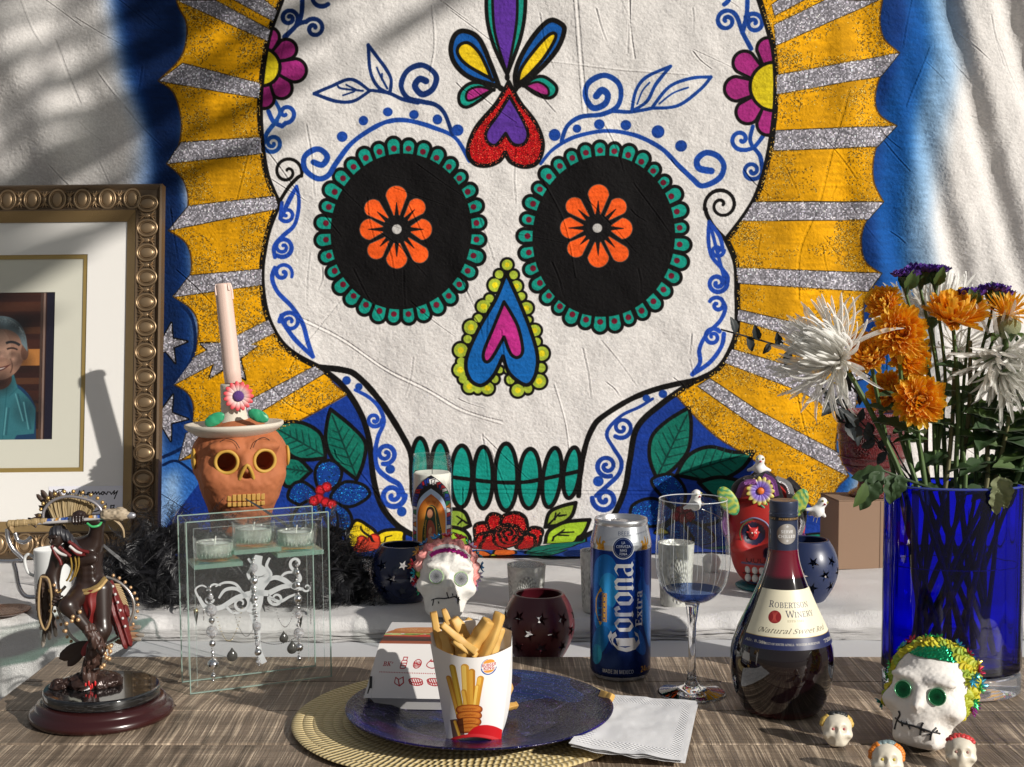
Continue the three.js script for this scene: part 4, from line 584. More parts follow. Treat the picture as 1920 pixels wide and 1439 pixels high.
{ const p = at(1510, 1128, 1.93); p.y = SHELF; starHolder('blue candle holder pierced with stars, right behind the wine bottle', p, .047, .088, [.011, .022, .075], 9, .42); }
{ const p = onY(1011, 1228, SHELF - .030); p.z = -1.705; p.x = (1011 - 960) / FOC * 1.705; p.y = SHELF - .0295; starHolder('dark maroon candle holder pierced with stars, beside the beer can', p, .0465, .087, [.075, .006, .012], 2, .38); }

// ---------- frosted silver votive glasses ----------
const voteB = pixelsTex(512, 256, (x, y) => { const u = ((x / 512 * 4) % 1) - .5, v = (y / 256 - .42) * 1.1, a = atan2(v, u), r = hypot(u, v), f = r < .42 ? .5 + .5 * sin(a * 16) * sin(r * 46) : .5; const k = 90 + 150 * f + 40 * (h3(x, y, 1) - .5); return [k, k, k]; }, false);
const voteM = MP([.86, .86, .83], .45, { transmission: .2, thickness: 0, map: pixelsTex(512, 256, (x, y) => { const u = ((x / 512 * 4) % 1) - .5, v = (y / 256 - .42) * 1.1, a = atan2(v, u), r = hypot(u, v), f = r < .42 ? .5 + .5 * sin(a * 16) * sin(r * 46) : .2 + .3 * noise(x * .1, y * .1, 1.5), k = 250 - 84 * f - 16 * h3(x, y, 2); return [k, k, k * .985]; }), bumpMap: voteB, bumpScale: .0025, clearcoat: .3 }), voteIn = M([.82, .82, .80], .22, { metalness: .9, bumpMap: tiled(roughB, 4), bumpScale: .002 });
function votive(label, px, py, Z, r, h, y = SHELF) {
  const p = at(px, py, Z); p.y = y; const t = thing('votive_glass', label, 'candle glass', p, 'frosted silver votive glasses');
  mesh('glass_cup', grid(64, 16, (u, v) => { const a = u * 2 * PI, k = r * (.84 + .16 * v) * (v < .03 ? .96 : 1); return [k * sin(a), v * h, k * cos(a), u + .12, v]; }), voteM, t);
  mesh('silver_lining', lathe([[r - .0006, h], [r - .0022, h - .0005], [r * .84, .006], [0, .006]], 48), voteIn, t);
}
votive('frosted silver votive glass with a flower pattern, behind the maroon candle holder', 987, 1120, 1.88, .0278, .062);
votive('frosted silver votive glass half hidden behind the left side of the beer can', 1117, 1140, 1.86, .0225, .086);
votive('frosted silver votive glass at the back, just above its neighbour behind the beer can', 1115, 1090, 1.97, .020, .066);
votive('frosted silver votive glass seen through the bowl of the wine glass', 1267, 1130, 1.90, .0262, .09);

// ---------- cardboard box and red urn ----------
{
  const p = at(1612, 1074, 2.15); p.y = SHELF; const t = thing('cardboard_box', 'plain brown cardboard box under the red urn', 'box', p); t.rotation.y = .10;
  const m = M([.27, .175, .115], .85, { bumpMap: tiled(fineB, 2), bumpScale: .0002 });
  mesh('carton', rbox(.078, .112, .09, .0015, .002, .056, -.045), m, t);
  mesh('lid_flap', rbox(.0785, .0015, .0905, .0006, .002, .1131, -.045), m, t); mesh('seam', box(.0012, .110, .0006, .034, .056, .0003), M([.2, .13, .09], .9), t);
  const u = thing('red_urn', 'dark red glazed urn with moulded bands, standing on the cardboard box', 'urn', V(p.x + .03, SHELF + .114, p.z - .045));
  const prof = [[0, 0], [.036, 0], [.038, .004], [.034, .009], [.024, .014], [.022, .022], [.026, .030], [.042, .042], [.052, .060], [.0555, .085], [.055, .106], [.0585, .110], [.0585, .118], [.056, .122], [.060, .128], [.061, .140], [.057, .142], [.053, .128], [.05, .09], [0, .03]];
  const um = MP([.13, .009, .011], .28, { clearcoat: .6, bumpMap: tiled(roughB, 9, 5), bumpScale: .0022 });
  mesh('body', lathe(prof, 72), um, u);
  for (const [r, y] of [[.0562, .092], [.0566, .105], [.0548, .066], [.049, .052]]) mesh('band', new THREE.TorusGeometry(r, .0012, 8, 64).rotateX(PI / 2).translate(0, y, 0), um, u);
  const gr = [], R = rng(4); for (let i = 0; i < 26; i++) { const a = -.6 + .55 * (R() - .5), y = .078 + .012 * (R() - .5); gr.push(sph(.0022, .0552 * sin(a), y, .0552 * cos(a), 1, 1, 1, 8, 6)); } mesh('grape_relief', join(gr), um, u);
  mesh('medallion', place(new THREE.TorusGeometry(.0095, .0016, 8, 30), V(.0553 * sin(.12), .092, .0553 * cos(.12)), V(sin(.12), 0, cos(.12))), um, u);
  for (let i = 0; i < 9; i++) { const a = -.85 + i * .055; mesh('stripe_relief', place(box(.0012, .016, .0014), V(.0556 * sin(a), .098, .0556 * cos(a)), V(sin(a), 0, cos(a))), um, u); }
}

// ---------- red skull ornament ----------
const glitterM = (c) => M(c, .35, { metalness: .55, bumpMap: tiled(fineB, 14, 6), bumpScale: .004 });
function bird(parent, p, yaw, s = 1, roll = 0) {
  const g = new THREE.Group(); g.name = 'bird'; g.position.copy(p); g.rotation.set(0, yaw, roll); g.scale.setScalar(s); parent.add(g);
  const w = M([.78, .77, .75], .5);
  mesh('body', nets((q) => { let d = sE(q, [0, 0, 0], [.0085, .0105, .009]); d = smin(d, sE(q, [.001, .0135, .003], [.0072, .0078, .0072]), .005); d = smin(d, sC(q, [0, -.004, -.005], [0, -.008, -.018], .004, .003), .006); const m = V(abs(q.x), q.y, q.z); d = smin(d, sC(m, [.006, .000, 0], [.0165, -.004, -.004], .004, .0025), .005); return d; }, [-.022, -.016, -.026], [.022, .026, .016], .0012), w, g);
  mesh('beak', new THREE.ConeGeometry(.0022, .006, 10).rotateX(PI / 2).translate(.001, .0115, .0118), M([.55, .03, .06], .4), g);
  for (const s2 of [-1, 1]) { mesh('eye', sph(.0017, .001 + s2 * .0042, .0155, .0092), M([.55, .5, .12], .3), g); mesh('pupil', sph(.0008, .001 + s2 * .0046, .0156, .0106), M([.01, .01, .01], .2), g); mesh('foot', tube([[s2 * .003, -.008, 0], [s2 * .003, -.018, .001]], .0005, 4, 5), M([.3, .28, .28], .4, { metalness: .8 }), g); }
}
{
  const Z = 2.03, b = at(1434, 1098, Z); b.y = SHELF; const t = thing('red_skull_ornament', 'red painted clay skull with glitter coils, flowers and little white birds', 'ornament', b), k = mpp(Z);
  const top = at(1434, 905, Z).y - SHELF, W = .0625;
  const f = (p) => { const m = V(abs(p.x), p.y, p.z); let d = sE(p, [0, top * .62, -.008], [W, top * .40, .058]); d = smin(d, sE(p, [0, top * .26, .010], [.050, top * .27, .044]), .03); d = smin(d, sE(m, [.042, top * .42, .030], [.016, .013, .016]), .018);
    d = smax(d, -sE(m, [.0255, top * .55, .056], [.0225, .0225, .018]), .006); d = smax(d, -(p.y - .001), .003); d = smax(d, -sE(m, [.006, top * .375, .058], [.0055, .0085, .012]), .003); return d; };
  const red = [.44, .022, .018];
  mesh('head', nets(f, [-.07, 0, -.075], [.07, top + .01, .07], .0024, (q) => { const e = hypot(abs(q.x) - .0255, q.y - top * .55); if (e < .0175 && q.z > .02) return [.012, .012, .045]; if (hypot(abs(q.x) - .0065, (q.y - top * .375) * .75) < .0065 && q.z > .03) return [.05, .03, .07]; const mouth = abs(q.y - top * .165) < .018 && abs(q.x) < .043 && q.z > .02; return mouth && abs(abs(q.y - top * .165) - .0165) < .0022 ? [.05, .10, .22] : red; }), VC(.42), t);
  const zAt = (x, y) => { let z = .075; const q = V(x, y, z); for (let i = 0; i < 60; i++) { q.z = z; const d = f(q); if (d < .0002) break; z -= max(d * .7, .0004); } return z; };
  for (const s of [-1, 1]) {
    const x = s * .0255, y = top * .55;
    mesh('eye_rim', new THREE.TorusGeometry(.021, .0009, 6, 34).translate(x, y, zAt(x + s * .0, y + .022) - .001), M([.06, .10, .03], .5), t);
    const dv = new THREE.Group(); dv.name = 'devil_face'; dv.position.set(x, y - .001, zAt(x, y) + .002); t.add(dv); const rm = M([.52, .03, .03], .35);
    mesh('mask', nets((q) => { const m = V(abs(q.x), q.y, q.z); let d = sE(q, [0, 0, 0], [.0075, .0095, .005]); d = smin(d, sC(m, [.004, .006, 0], [.008, .0135, .001], .0022, .0008), .003); d = smin(d, sC(q, [0, .002, .004], [0, -.002, .0075], .001, .0018), .002); d = smin(d, sC(m, [.006, .001, 0], [.010, .003, 0], .0018, .001), .002); return d; }, [-.012, -.012, -.007], [.012, .016, .01], .0009), rm, dv);
    for (const e of [-1, 1]) mesh('eye', sph(.0014, e * .003, .002, .0048), M([.7, .68, .6], .3), dv);
    for (let i = 0; i < 4; i++) { const xx = s * (.0045 + i * .0095), yy = top * .165; for (const r of [0, 1]) mesh('tooth', sph(.0056, xx, yy + (r ? -.0064 : .0064), zAt(xx, yy) + .0006, .86, 1.12, .8, 12, 8), M([.74, .72, .66], .35), t); mesh('lip_curl', tube([[xx - .003, yy + .024, 0], [xx - .003, yy + .0195, 0], [xx, yy + .0175, 0], [xx + .003, yy + .0195, 0], [xx + .003, yy + .024, 0]].map((q) => [q[0], q[1], zAt(q[0], q[1]) + .0003]), .0006, 10, 5), M([.10, .01, .01], .5), t); }
    mesh('brow', tube([[s * .002, top * .60, 0], [s * .010, top * .665, 0], [s * .026, top * .70, 0], [s * .044, top * .64, 0]].map((q) => [q[0], q[1], zAt(q[0], q[1]) + .0004]), .0013, 18, 6), M([.22, .24, .40], .5), t);
    const lg = VC(.45), lf = warp(sph(.021, 0, 0, 0, .62, 1.15, .16, 18, 14), (v) => { v.z += .0012 * sin(abs(v.x) * 500 + v.y * 700); }); { const c = [], q = lf.attributes.position; for (let i = 0; i < q.count; i++) { const a = sin(abs(q.getX(i)) * 520 - q.getY(i) * 560) > .1; c.push(...(a ? [.04, .26, .11] : [.42, .46, .06])); } lf.setAttribute('color', new THREE.Float32BufferAttribute(c, 3)); }
    const lp = at(s < 0 ? 1366 : 1497, s < 0 ? 940 : 945, Z - .055).sub(b); mesh('leaf', lf.rotateZ(s < 0 ? .55 : -.45).translate(lp.x, lp.y, lp.z), lg, t);
  }
  mesh('midline', tube([[-.040, top * .165, 0], [0, top * .163, 0], [.040, top * .165, 0]].map((q) => [q[0], q[1], zAt(q[0], q[1]) + .0046]), .0007, 14, 5), M([.02, .015, .015], .6), t);
  for (let i = 0; i < 5; i++) { const a = (i - 2) * .42, x = .016 * sin(a), y = top * .735 + .016 * cos(a); mesh('painted_ray', sph(.006, 0, 0, 0, .32, 1, .18, 8, 6).rotateZ(-a).translate(x, y, zAt(x, y)), M(i % 2 ? [.10, .25, .06] : [.06, .20, .10], .5), t); }
  const dz = new THREE.Group(); dz.name = 'daisy'; dz.position.copy(at(1426, 921, Z - .062)).sub(b); dz.rotation.x = -.05; t.add(dz);
  for (const p of flowerHead(15, .005, .022, .0037, .002, .1)) { const c = [], q = p.attributes.position; for (let i = 0; i < q.count; i++) { const r = hypot(q.getX(i), q.getY(i)), kk = sstep(.012, .019, r); c.push(lerp(.20, .68, kk), lerp(.12, .58, kk), lerp(.50, .10, kk)); } p.setAttribute('color', new THREE.Float32BufferAttribute(c, 3)); mesh('petal', p, VC(.45), dz); }
  mesh('flower_centre', sph(.0052, 0, 0, .003, 1, 1, .6), M([.75, .16, .02], .5), dz);
  const coil = (pp, r, m) => mesh('glitter_coil', new THREE.TubeGeometry(crv(pp.map(([x, y, z]) => at(x, y, z).sub(b))), 36, r, 10), m, t);
  const pu = glitterM([.32, .10, .38]), si = glitterM([.52, .52, .54]), bk = glitterM([.06, .055, .06]);
  coil([[1378, 945, 2.02], [1380, 915, 2.0], [1402, 900, 1.98], [1425, 905, 1.975]], .0065, bk); coil([[1384, 930, 2.0], [1396, 908, 1.975], [1420, 903, 1.965]], .0048, pu);
  coil([[1405, 905, 2.0], [1425, 890, 1.99], [1450, 905, 1.985], [1462, 935, 1.985]], .0068, bk); coil([[1432, 893, 1.975], [1448, 902, 1.97], [1456, 930, 1.97]], .0048, pu);
  coil([[1455, 900, 2.01], [1476, 910, 2.0], [1484, 940, 1.995], [1480, 965, 2.0]], .0062, si); coil([[1478, 900, 2.02], [1500, 925, 2.0], [1506, 970, 1.99], [1496, 1005, 1.99]], .006, bk); coil([[1500, 960, 1.985], [1504, 985, 1.98], [1494, 1010, 1.98]], .0045, si);
  coil([[1500, 1000, 2.0], [1510, 1012, 1.99], [1502, 1025, 1.985]], .0042, pu); coil([[1365, 960, 2.02], [1358, 985, 2.01], [1364, 1005, 2.0]], .005, pu);
  mesh('base', lathe([[0, 0], [.045, 0], [.047, .003], [.04, .006], [0, .006]], 40).translate(0, 0, .012), M([.02, .16, .17], .4), t);
  bird(t, at(1424, 878, 1.99).sub(b), -.1, .95); bird(t, at(1534, 958, 1.97).sub(b), .35, 1.0, -.35); bird(t, at(1304, 945, 2.02).sub(b), .5, 1.05, .1);
  for (const [x, y, z, x2, y2] of [[1524, 962, 1.985, 1500, 975], [1316, 955, 2.03, 1372, 985], [1424, 893, 1.99, 1426, 905]]) mesh('wire', new THREE.TubeGeometry(crv([at(x, y, z).sub(b), at((x + x2) / 2, (y + y2) / 2 - 3, z + .005).sub(b), at(x2, y2, z + .02).sub(b)]), 10, .0006, 5), M([.4, .4, .4], .3, { metalness: .9 }), t);
}
{ // small white face seen through the wine glass
  const b = at(1334, 1054, 2.12); b.y = SHELF; const t = thing('ghost_figurine', 'tiny white ghost figurine with dark eyes, seen through the wine glass', 'figurine', b);
  const H = .036; t.scale.setScalar(.85); mesh('body', nets((q) => { let d = smin(sC(q, [0, .012, 0], [0, H - .014, 0], .013, .0135), sE(q, [0, H - .014, .001], [.0165, .0145, .014]), .01); return smax(d, -q.y, .002); }, [-.02, -.001, -.018], [.02, H + .004, .02], .0018), M([.76, .75, .74], .5), t);
  for (const s of [-1, 1]) mesh('eye', sph(.0022, s * .0055, H - .012, .0135, 1, 1.2, .5, 10, 8), M([.02, .02, .025], .3), t); mesh('mouth', tube([[-.003, H - .019, .0145], [0, H - .0205, .0148], [.003, H - .019, .0145]], .0006, 8, 5), M([.02, .02, .02], .5), t);
}

// ---------- beer can ----------
{
  const p = onY(1163, 1266, 0); p.y = 0; const r = .0365, H = at(1163, 969, -p.z).y, t = thing('beer_can', 'tall blue and silver beer can with large white vertical lettering', 'can', p);
  const lab = canvas(1536, 1300, (g, w, h) => {                       // whole turn = 1536 px; the front is the middle; height of the straight wall and shoulder
    const X0 = w / 2, S = h / (H - .012); // px per metre vertically; horizontally the same to the eye
    const G = g.createLinearGradient(0, 0, 0, h); G.addColorStop(0, '#0c2f7c'); G.addColorStop(.5, '#123f9c'); G.addColorStop(1, '#0a2560'); g.fillStyle = G; g.fillRect(0, 0, w, h);
    const B = (x, y, a, b, c, ro = 0) => { g.fillStyle = c; g.beginPath(); g.ellipse(x, y, a, b, ro, 0, 7); g.fill(); };
    B(X0 - 170, 430, 120, 200, '#1a6fc0', .2); B(X0 - 130, 560, 90, 170, '#2a94d8', .1); B(X0 - 215, 640, 70, 150, '#1260b4', -.2); B(X0 - 150, 800, 120, 130, '#1c7ccc', .4); B(X0 + 210, 560, 70, 230, '#1c62c0', -.3); B(X0 + 240, 820, 60, 260, '#2b80d8', -.25); B(X0 + 130, 980, 60, 150, '#1a5cb8', -.5); B(X0 - 210, 1000, 80, 160, '#176cb4', .5); B(X0 - 240, 1120, 60, 90, '#1f8ac0', .2); B(X0 + 60, 420, 90, 120, '#0e3a94', .2); B(X0 + 250, 400, 60, 120, '#0d3590'); for (const s of [-1, 1]) { B(X0 + s * 520, 500, 160, 260, '#1a66bc', .3); B(X0 + s * 600, 900, 140, 260, '#2380cc', -.3); }
    g.fillStyle = '#c9cbcf'; g.fillRect(0, 0, w, 200); g.fillStyle = '#9a9ea6'; g.fillRect(0, 196, w, 6);
    g.fillStyle = '#55607c'; g.textAlign = 'center'; g.font = '46px sans-serif'; g.fillText('BEER', X0 + 4, 66);
    g.save(); g.translate(X0, 172); g.scale(.93, 1); B(0, 0, 96, 96, '#e6e8ec'); B(0, 0, 88, 88, '#10265c'); g.strokeStyle = '#aeb8d2'; g.lineWidth = 3; g.beginPath(); g.arc(0, 0, 78, 0, 7); g.stroke(); g.fillStyle = '#e8ecf4'; g.font = '31px sans-serif'; g.fillText('LA', 0, -34); g.fillText('CERVEZA', 0, -2); g.fillText('MAS', 0, 30); g.fillText('FINA', 0, 62); g.restore();
    for (const s of [-1, 1]) { g.save(); g.translate(X0 + s * 196, 140); g.scale(s, 1); g.fillStyle = '#d79a35'; g.beginPath(); g.moveTo(-40, 50); g.lineTo(-30, 0); g.lineTo(-48, -10); g.lineTo(-30, -26); g.lineTo(-14, -16); g.lineTo(-8, 10); g.quadraticCurveTo(10, 0, 6, -60); g.quadraticCurveTo(34, -30, 20, 6); g.quadraticCurveTo(52, -10, 48, -50); g.quadraticCurveTo(74, 0, 30, 30); g.quadraticCurveTo(44, 50, 30, 60); g.lineTo(-40, 56); g.fill(); g.restore(); }
    // crown
    g.save(); g.translate(X0 - 192, 690); g.fillStyle = '#d9a441'; g.fillRect(14, -120, 46, 250); g.strokeStyle = '#23408c'; g.lineWidth = 5; g.strokeRect(22, -112, 30, 234); for (let i = 0; i < 5; i++) B(37, -92 + i * 48, 6, 9, '#23408c'); g.fillStyle = '#d9a441'; g.beginPath(); g.moveTo(16, -130); g.quadraticCurveTo(-50, -110, -46, 4); g.quadraticCurveTo(-50, 120, 16, 140); g.lineTo(-4, 170); g.lineTo(-60, 60); g.lineTo(-60, -60); g.lineTo(0, -165); g.fill(); g.fillStyle = '#23408c'; for (let i = 0; i < 4; i++) { g.beginPath(); g.moveTo(10, -100 + i * 60); g.lineTo(-32, -86 + i * 60); g.lineTo(-12, -60 + i * 60); g.lineTo(-36, -46 + i * 60); g.lineTo(10, -50 + i * 60); g.fill(); } g.restore();
    // big broken-pen lettering, read upwards
    const nib = (path, col, nx, ny) => { g.fillStyle = col; for (let i = 1; i < path.length; i++) { const [a, b] = path[i - 1], [c, d] = path[i]; g.beginPath(); g.moveTo(a - nx, b - ny); g.lineTo(a + nx, b + ny); g.lineTo(c + nx, d + ny); g.lineTo(c - nx, d - ny); g.fill(); g.beginPath(); g.moveTo(c - nx, d - ny); g.lineTo(c + nx, d + ny); g.lineTo(c + nx + 1, d + ny + 1); g.fill(); } };
    const L = { C: [[[1, .12], [.82, -.02], [.5, -.05], [.18, .15], [.05, .5], [.18, .85], [.5, 1.05], [.85, 1], [1.0, .86]], [[.40, .16], [.40, .9]], [[.62, .12], [.62, .86]], [[.4, -.05], [.7, -.18], [1.05, -.06]]], o: [[[.5, -.02], [.12, .2], [.12, .8], [.5, 1.02], [.88, .8], [.88, .2], [.5, -.02]]], r: [[[0, .05], [.22, -.02], [.22, .95]], [[.22, .2], [.62, -.04], [.85, .12], [.9, .24]], [[.1, .95], [.4, 1.02]]], n: [[[0, .05], [.2, -.02], [.2, .95]], [[.2, .2], [.55, -.04], [.82, .12], [.82, .95]], [[.08, .95], [.34, 1.02]], [[.7, .95], [1.0, 1.0]]], a: [[[.12, .14], [.45, -.04], [.8, .08], [.8, .92], [1.02, 1.0]], [[.8, .48], [.36, .5], [.12, .68], [.2, .92], [.5, 1.0], [.8, .82]]] };
    const word = (txt, x, y, sz, wd, gap) => { let u = 0; for (const c of txt) { const k = c === 'C' ? 1.5 : 1, ww = wd * (c === 'C' ? 1.35 : c === 'r' ? .82 : 1); for (const pass of [['#f2f3f5', 1]]) for (const pth of L[c]) nib(pth.map(([a, b]) => { const px = u + a * ww, py = c === 'C' ? 1.25 - (1 - b) * 1.5 + .12 : b; return [x - (1 - py) * sz, y - px]; }), pass[0], wd * .06, wd * .15 * (c === 'C' ? 1.15 : 1)); u += ww * (c === 'C' ? 1.12 : 1.1) + gap; } };
    word('Corona', X0 + 78, 1060, 138, 108, 6);
    g.save(); g.translate(X0 + 170, 860); g.rotate(-PI / 2); g.fillStyle = '#eceef2'; g.font = 'bold 92px serif'; g.textAlign = 'left'; g.scale(1.22, 1); g.fillText('Extra', 0, 0); g.restore();
    g.textAlign = 'center'; g.fillStyle = '#dfe4ee'; g.font = '46px sans-serif'; g.save(); g.translate(X0 - 40, 1262); g.scale(.72, 1); g.fillText('MADE IN MEXICO', 0, 0); g.restore(); g.fillStyle = '#e3a83e'; g.font = 'bold 76px sans-serif'; g.save(); g.translate(X0 + 216, 1262); g.scale(.74, 1); g.fillText('24', -40, 0); g.font = 'bold 40px sans-serif'; g.fillText('FL.OZ.', 62, 0); g.restore();
    g.fillStyle = '#5f78b8'; g.font = '26px sans-serif'; g.fillText('®', X0 + 86, 290);
  });
  const y0 = .006, y1 = H - .008, prof = [[.0305, 0], [.033, .0025], [r, y0 + .004], [r, y1 - .022], [r - .0008, y1 - .017], [.0325, y1 - .003], [.0318, y1]], len = [0]; for (let i = 1; i < prof.length; i++) len.push(len[i - 1] + hypot(prof[i][0] - prof[i - 1][0], prof[i][1] - prof[i - 1][1]));
  const pp = []; for (let i = 0; i < prof.length - 1; i++) for (let k = 0; k < 5; k++) pp.push([lerp(prof[i][0], prof[i + 1][0], k / 5), lerp(prof[i][1], prof[i + 1][1], k / 5)]); pp.push(prof[prof.length - 1]);
  const wall = grid(72, pp.length - 1, (u, v) => { const [rr, y] = pp[Math.round(v * (pp.length - 1))], a = (u - .5) * 2 * PI; return [rr * sin(a), y, rr * cos(a), u, (y - y0) / (y1 - y0)]; });
  mesh('body', wall, M([.9, .9, .92], .24, { map: lab, metalness: .72 }), t);
  const al = M([.66, .66, .68], .28, { metalness: .95 });
  mesh('rim', lathe([[.0305, y1 - .003], [.0318, y1], [.0322, y1 + .004], [.0312, y1 + .0068], [.0300, y1 + .0068], [.0292, y1 + .0035], [.0282, y1 + .0008]], 64), al, t);
  mesh('lid', lathe([[.0282, y1 + .0008], [.0272, y1 + .0004], [.026, y1 + .0018], [0, y1 + .0018]].reverse(), 48), al, t);
  mesh('base', lathe([[0, .004], [.024, .004], [.027, .0005], [.0305, 0]].reverse(), 48), al, t);
  const tab = shapeGeo(ring(0, 0, .0085, .013, 0, 28), .0012, .0003, [ring(0, .006, .0048, .0042, 0, 16)]); mesh('pull_tab', tab.rotateX(-PI / 2).rotateY(.5).translate(-.002, y1 + .0026, .001), al, t);
  mesh('opening_score', new THREE.TorusGeometry(.0085, .0005, 6, 32).scale(1, 1.2, 1).rotateX(PI / 2).translate(.004, y1 + .002, .0135), al, t);
}

// ---------- wine glass ----------
{
  const p = onY(1297, 1300, 0); p.y = 0; const t = thing('wine_glass', 'empty wine glass with etched upright lines and a blue tinted bowl bottom', 'wine glass', p), k = mpp(-p.z) * 1.01;
  const Yp = (py) => at(1297, py, -p.z).y;
  const solid = MP([1, 1, 1], .0, { transmission: 1, thickness: .01, ior: 1.5 });
  const yb = Yp(1131), yt = Yp(936), yw = Yp(1065);
  mesh('foot', lathe([[0, 0], [.0385, 0], [.0392, .0012], [.0375, .0022], [.022, .0048], [.009, .0095], [.0052, .017], [.0045, .028], [.0041, .055], [.0046, .08], [.0075, yb - .004], [.009, yb + .001], [0, yb + .001]], 56), solid, t);
  const bp = [[.0055, yb + .0012], [.0190, yb + .0036], [.0295, Yp(1113)], [.0365, Yp(1098)], [.0408, Yp(1078)], [.0426, Yp(1052)], [.0421, Yp(1015)], [.0403, Yp(970)], [.0386, yt]];
  const bc = new THREE.CatmullRomCurve3(bp.map(([x, y]) => V(x, y, 0))), rows = bc.getPoints(44).map((q) => [q.x, q.y]);
  mesh('bowl', lathe(rows, 72), glassM, t);
  mesh('rim', new THREE.TorusGeometry(.0386, .0006, 8, 72).rotateX(PI / 2).translate(0, yt, 0), MP([.95, .97, 1], .05, { transmission: .6, thickness: 0 }), t);
  mesh('blue_bowl_bottom', lathe(rows.filter(([, y]) => y < yb + .0165).map(([x, y]) => [x - .0006, y + .0005]), 64), MP([.16, .24, .50], .03, { transmission: 1, thickness: 0, ior: 1.4 }), t);
  const rAt = (y) => { for (let i = 1; i < rows.length; i++) if (rows[i][1] >= y) { const f = (y - rows[i - 1][1]) / (rows[i][1] - rows[i - 1][1] || 1); return lerp(rows[i - 1][0], rows[i][0], f); } return rows[rows.length - 1][0]; };
  const lm = M([.48, .50, .53], .5); for (let i = 0; i < 16; i++) { const a = (i + .3) / 16 * 2 * PI, q = []; const up = lerp(yw + .05, yt - .012, h3(i, 2, 3)); for (let j = 0; j <= 8; j++) { const y = lerp(yb + .018, up, j / 8), rr = rAt(y) + .0002; q.push([rr * sin(a), y, rr * cos(a)]); } mesh('etched_line', tube(q, .0002, 16, 5), lm, t); }
}

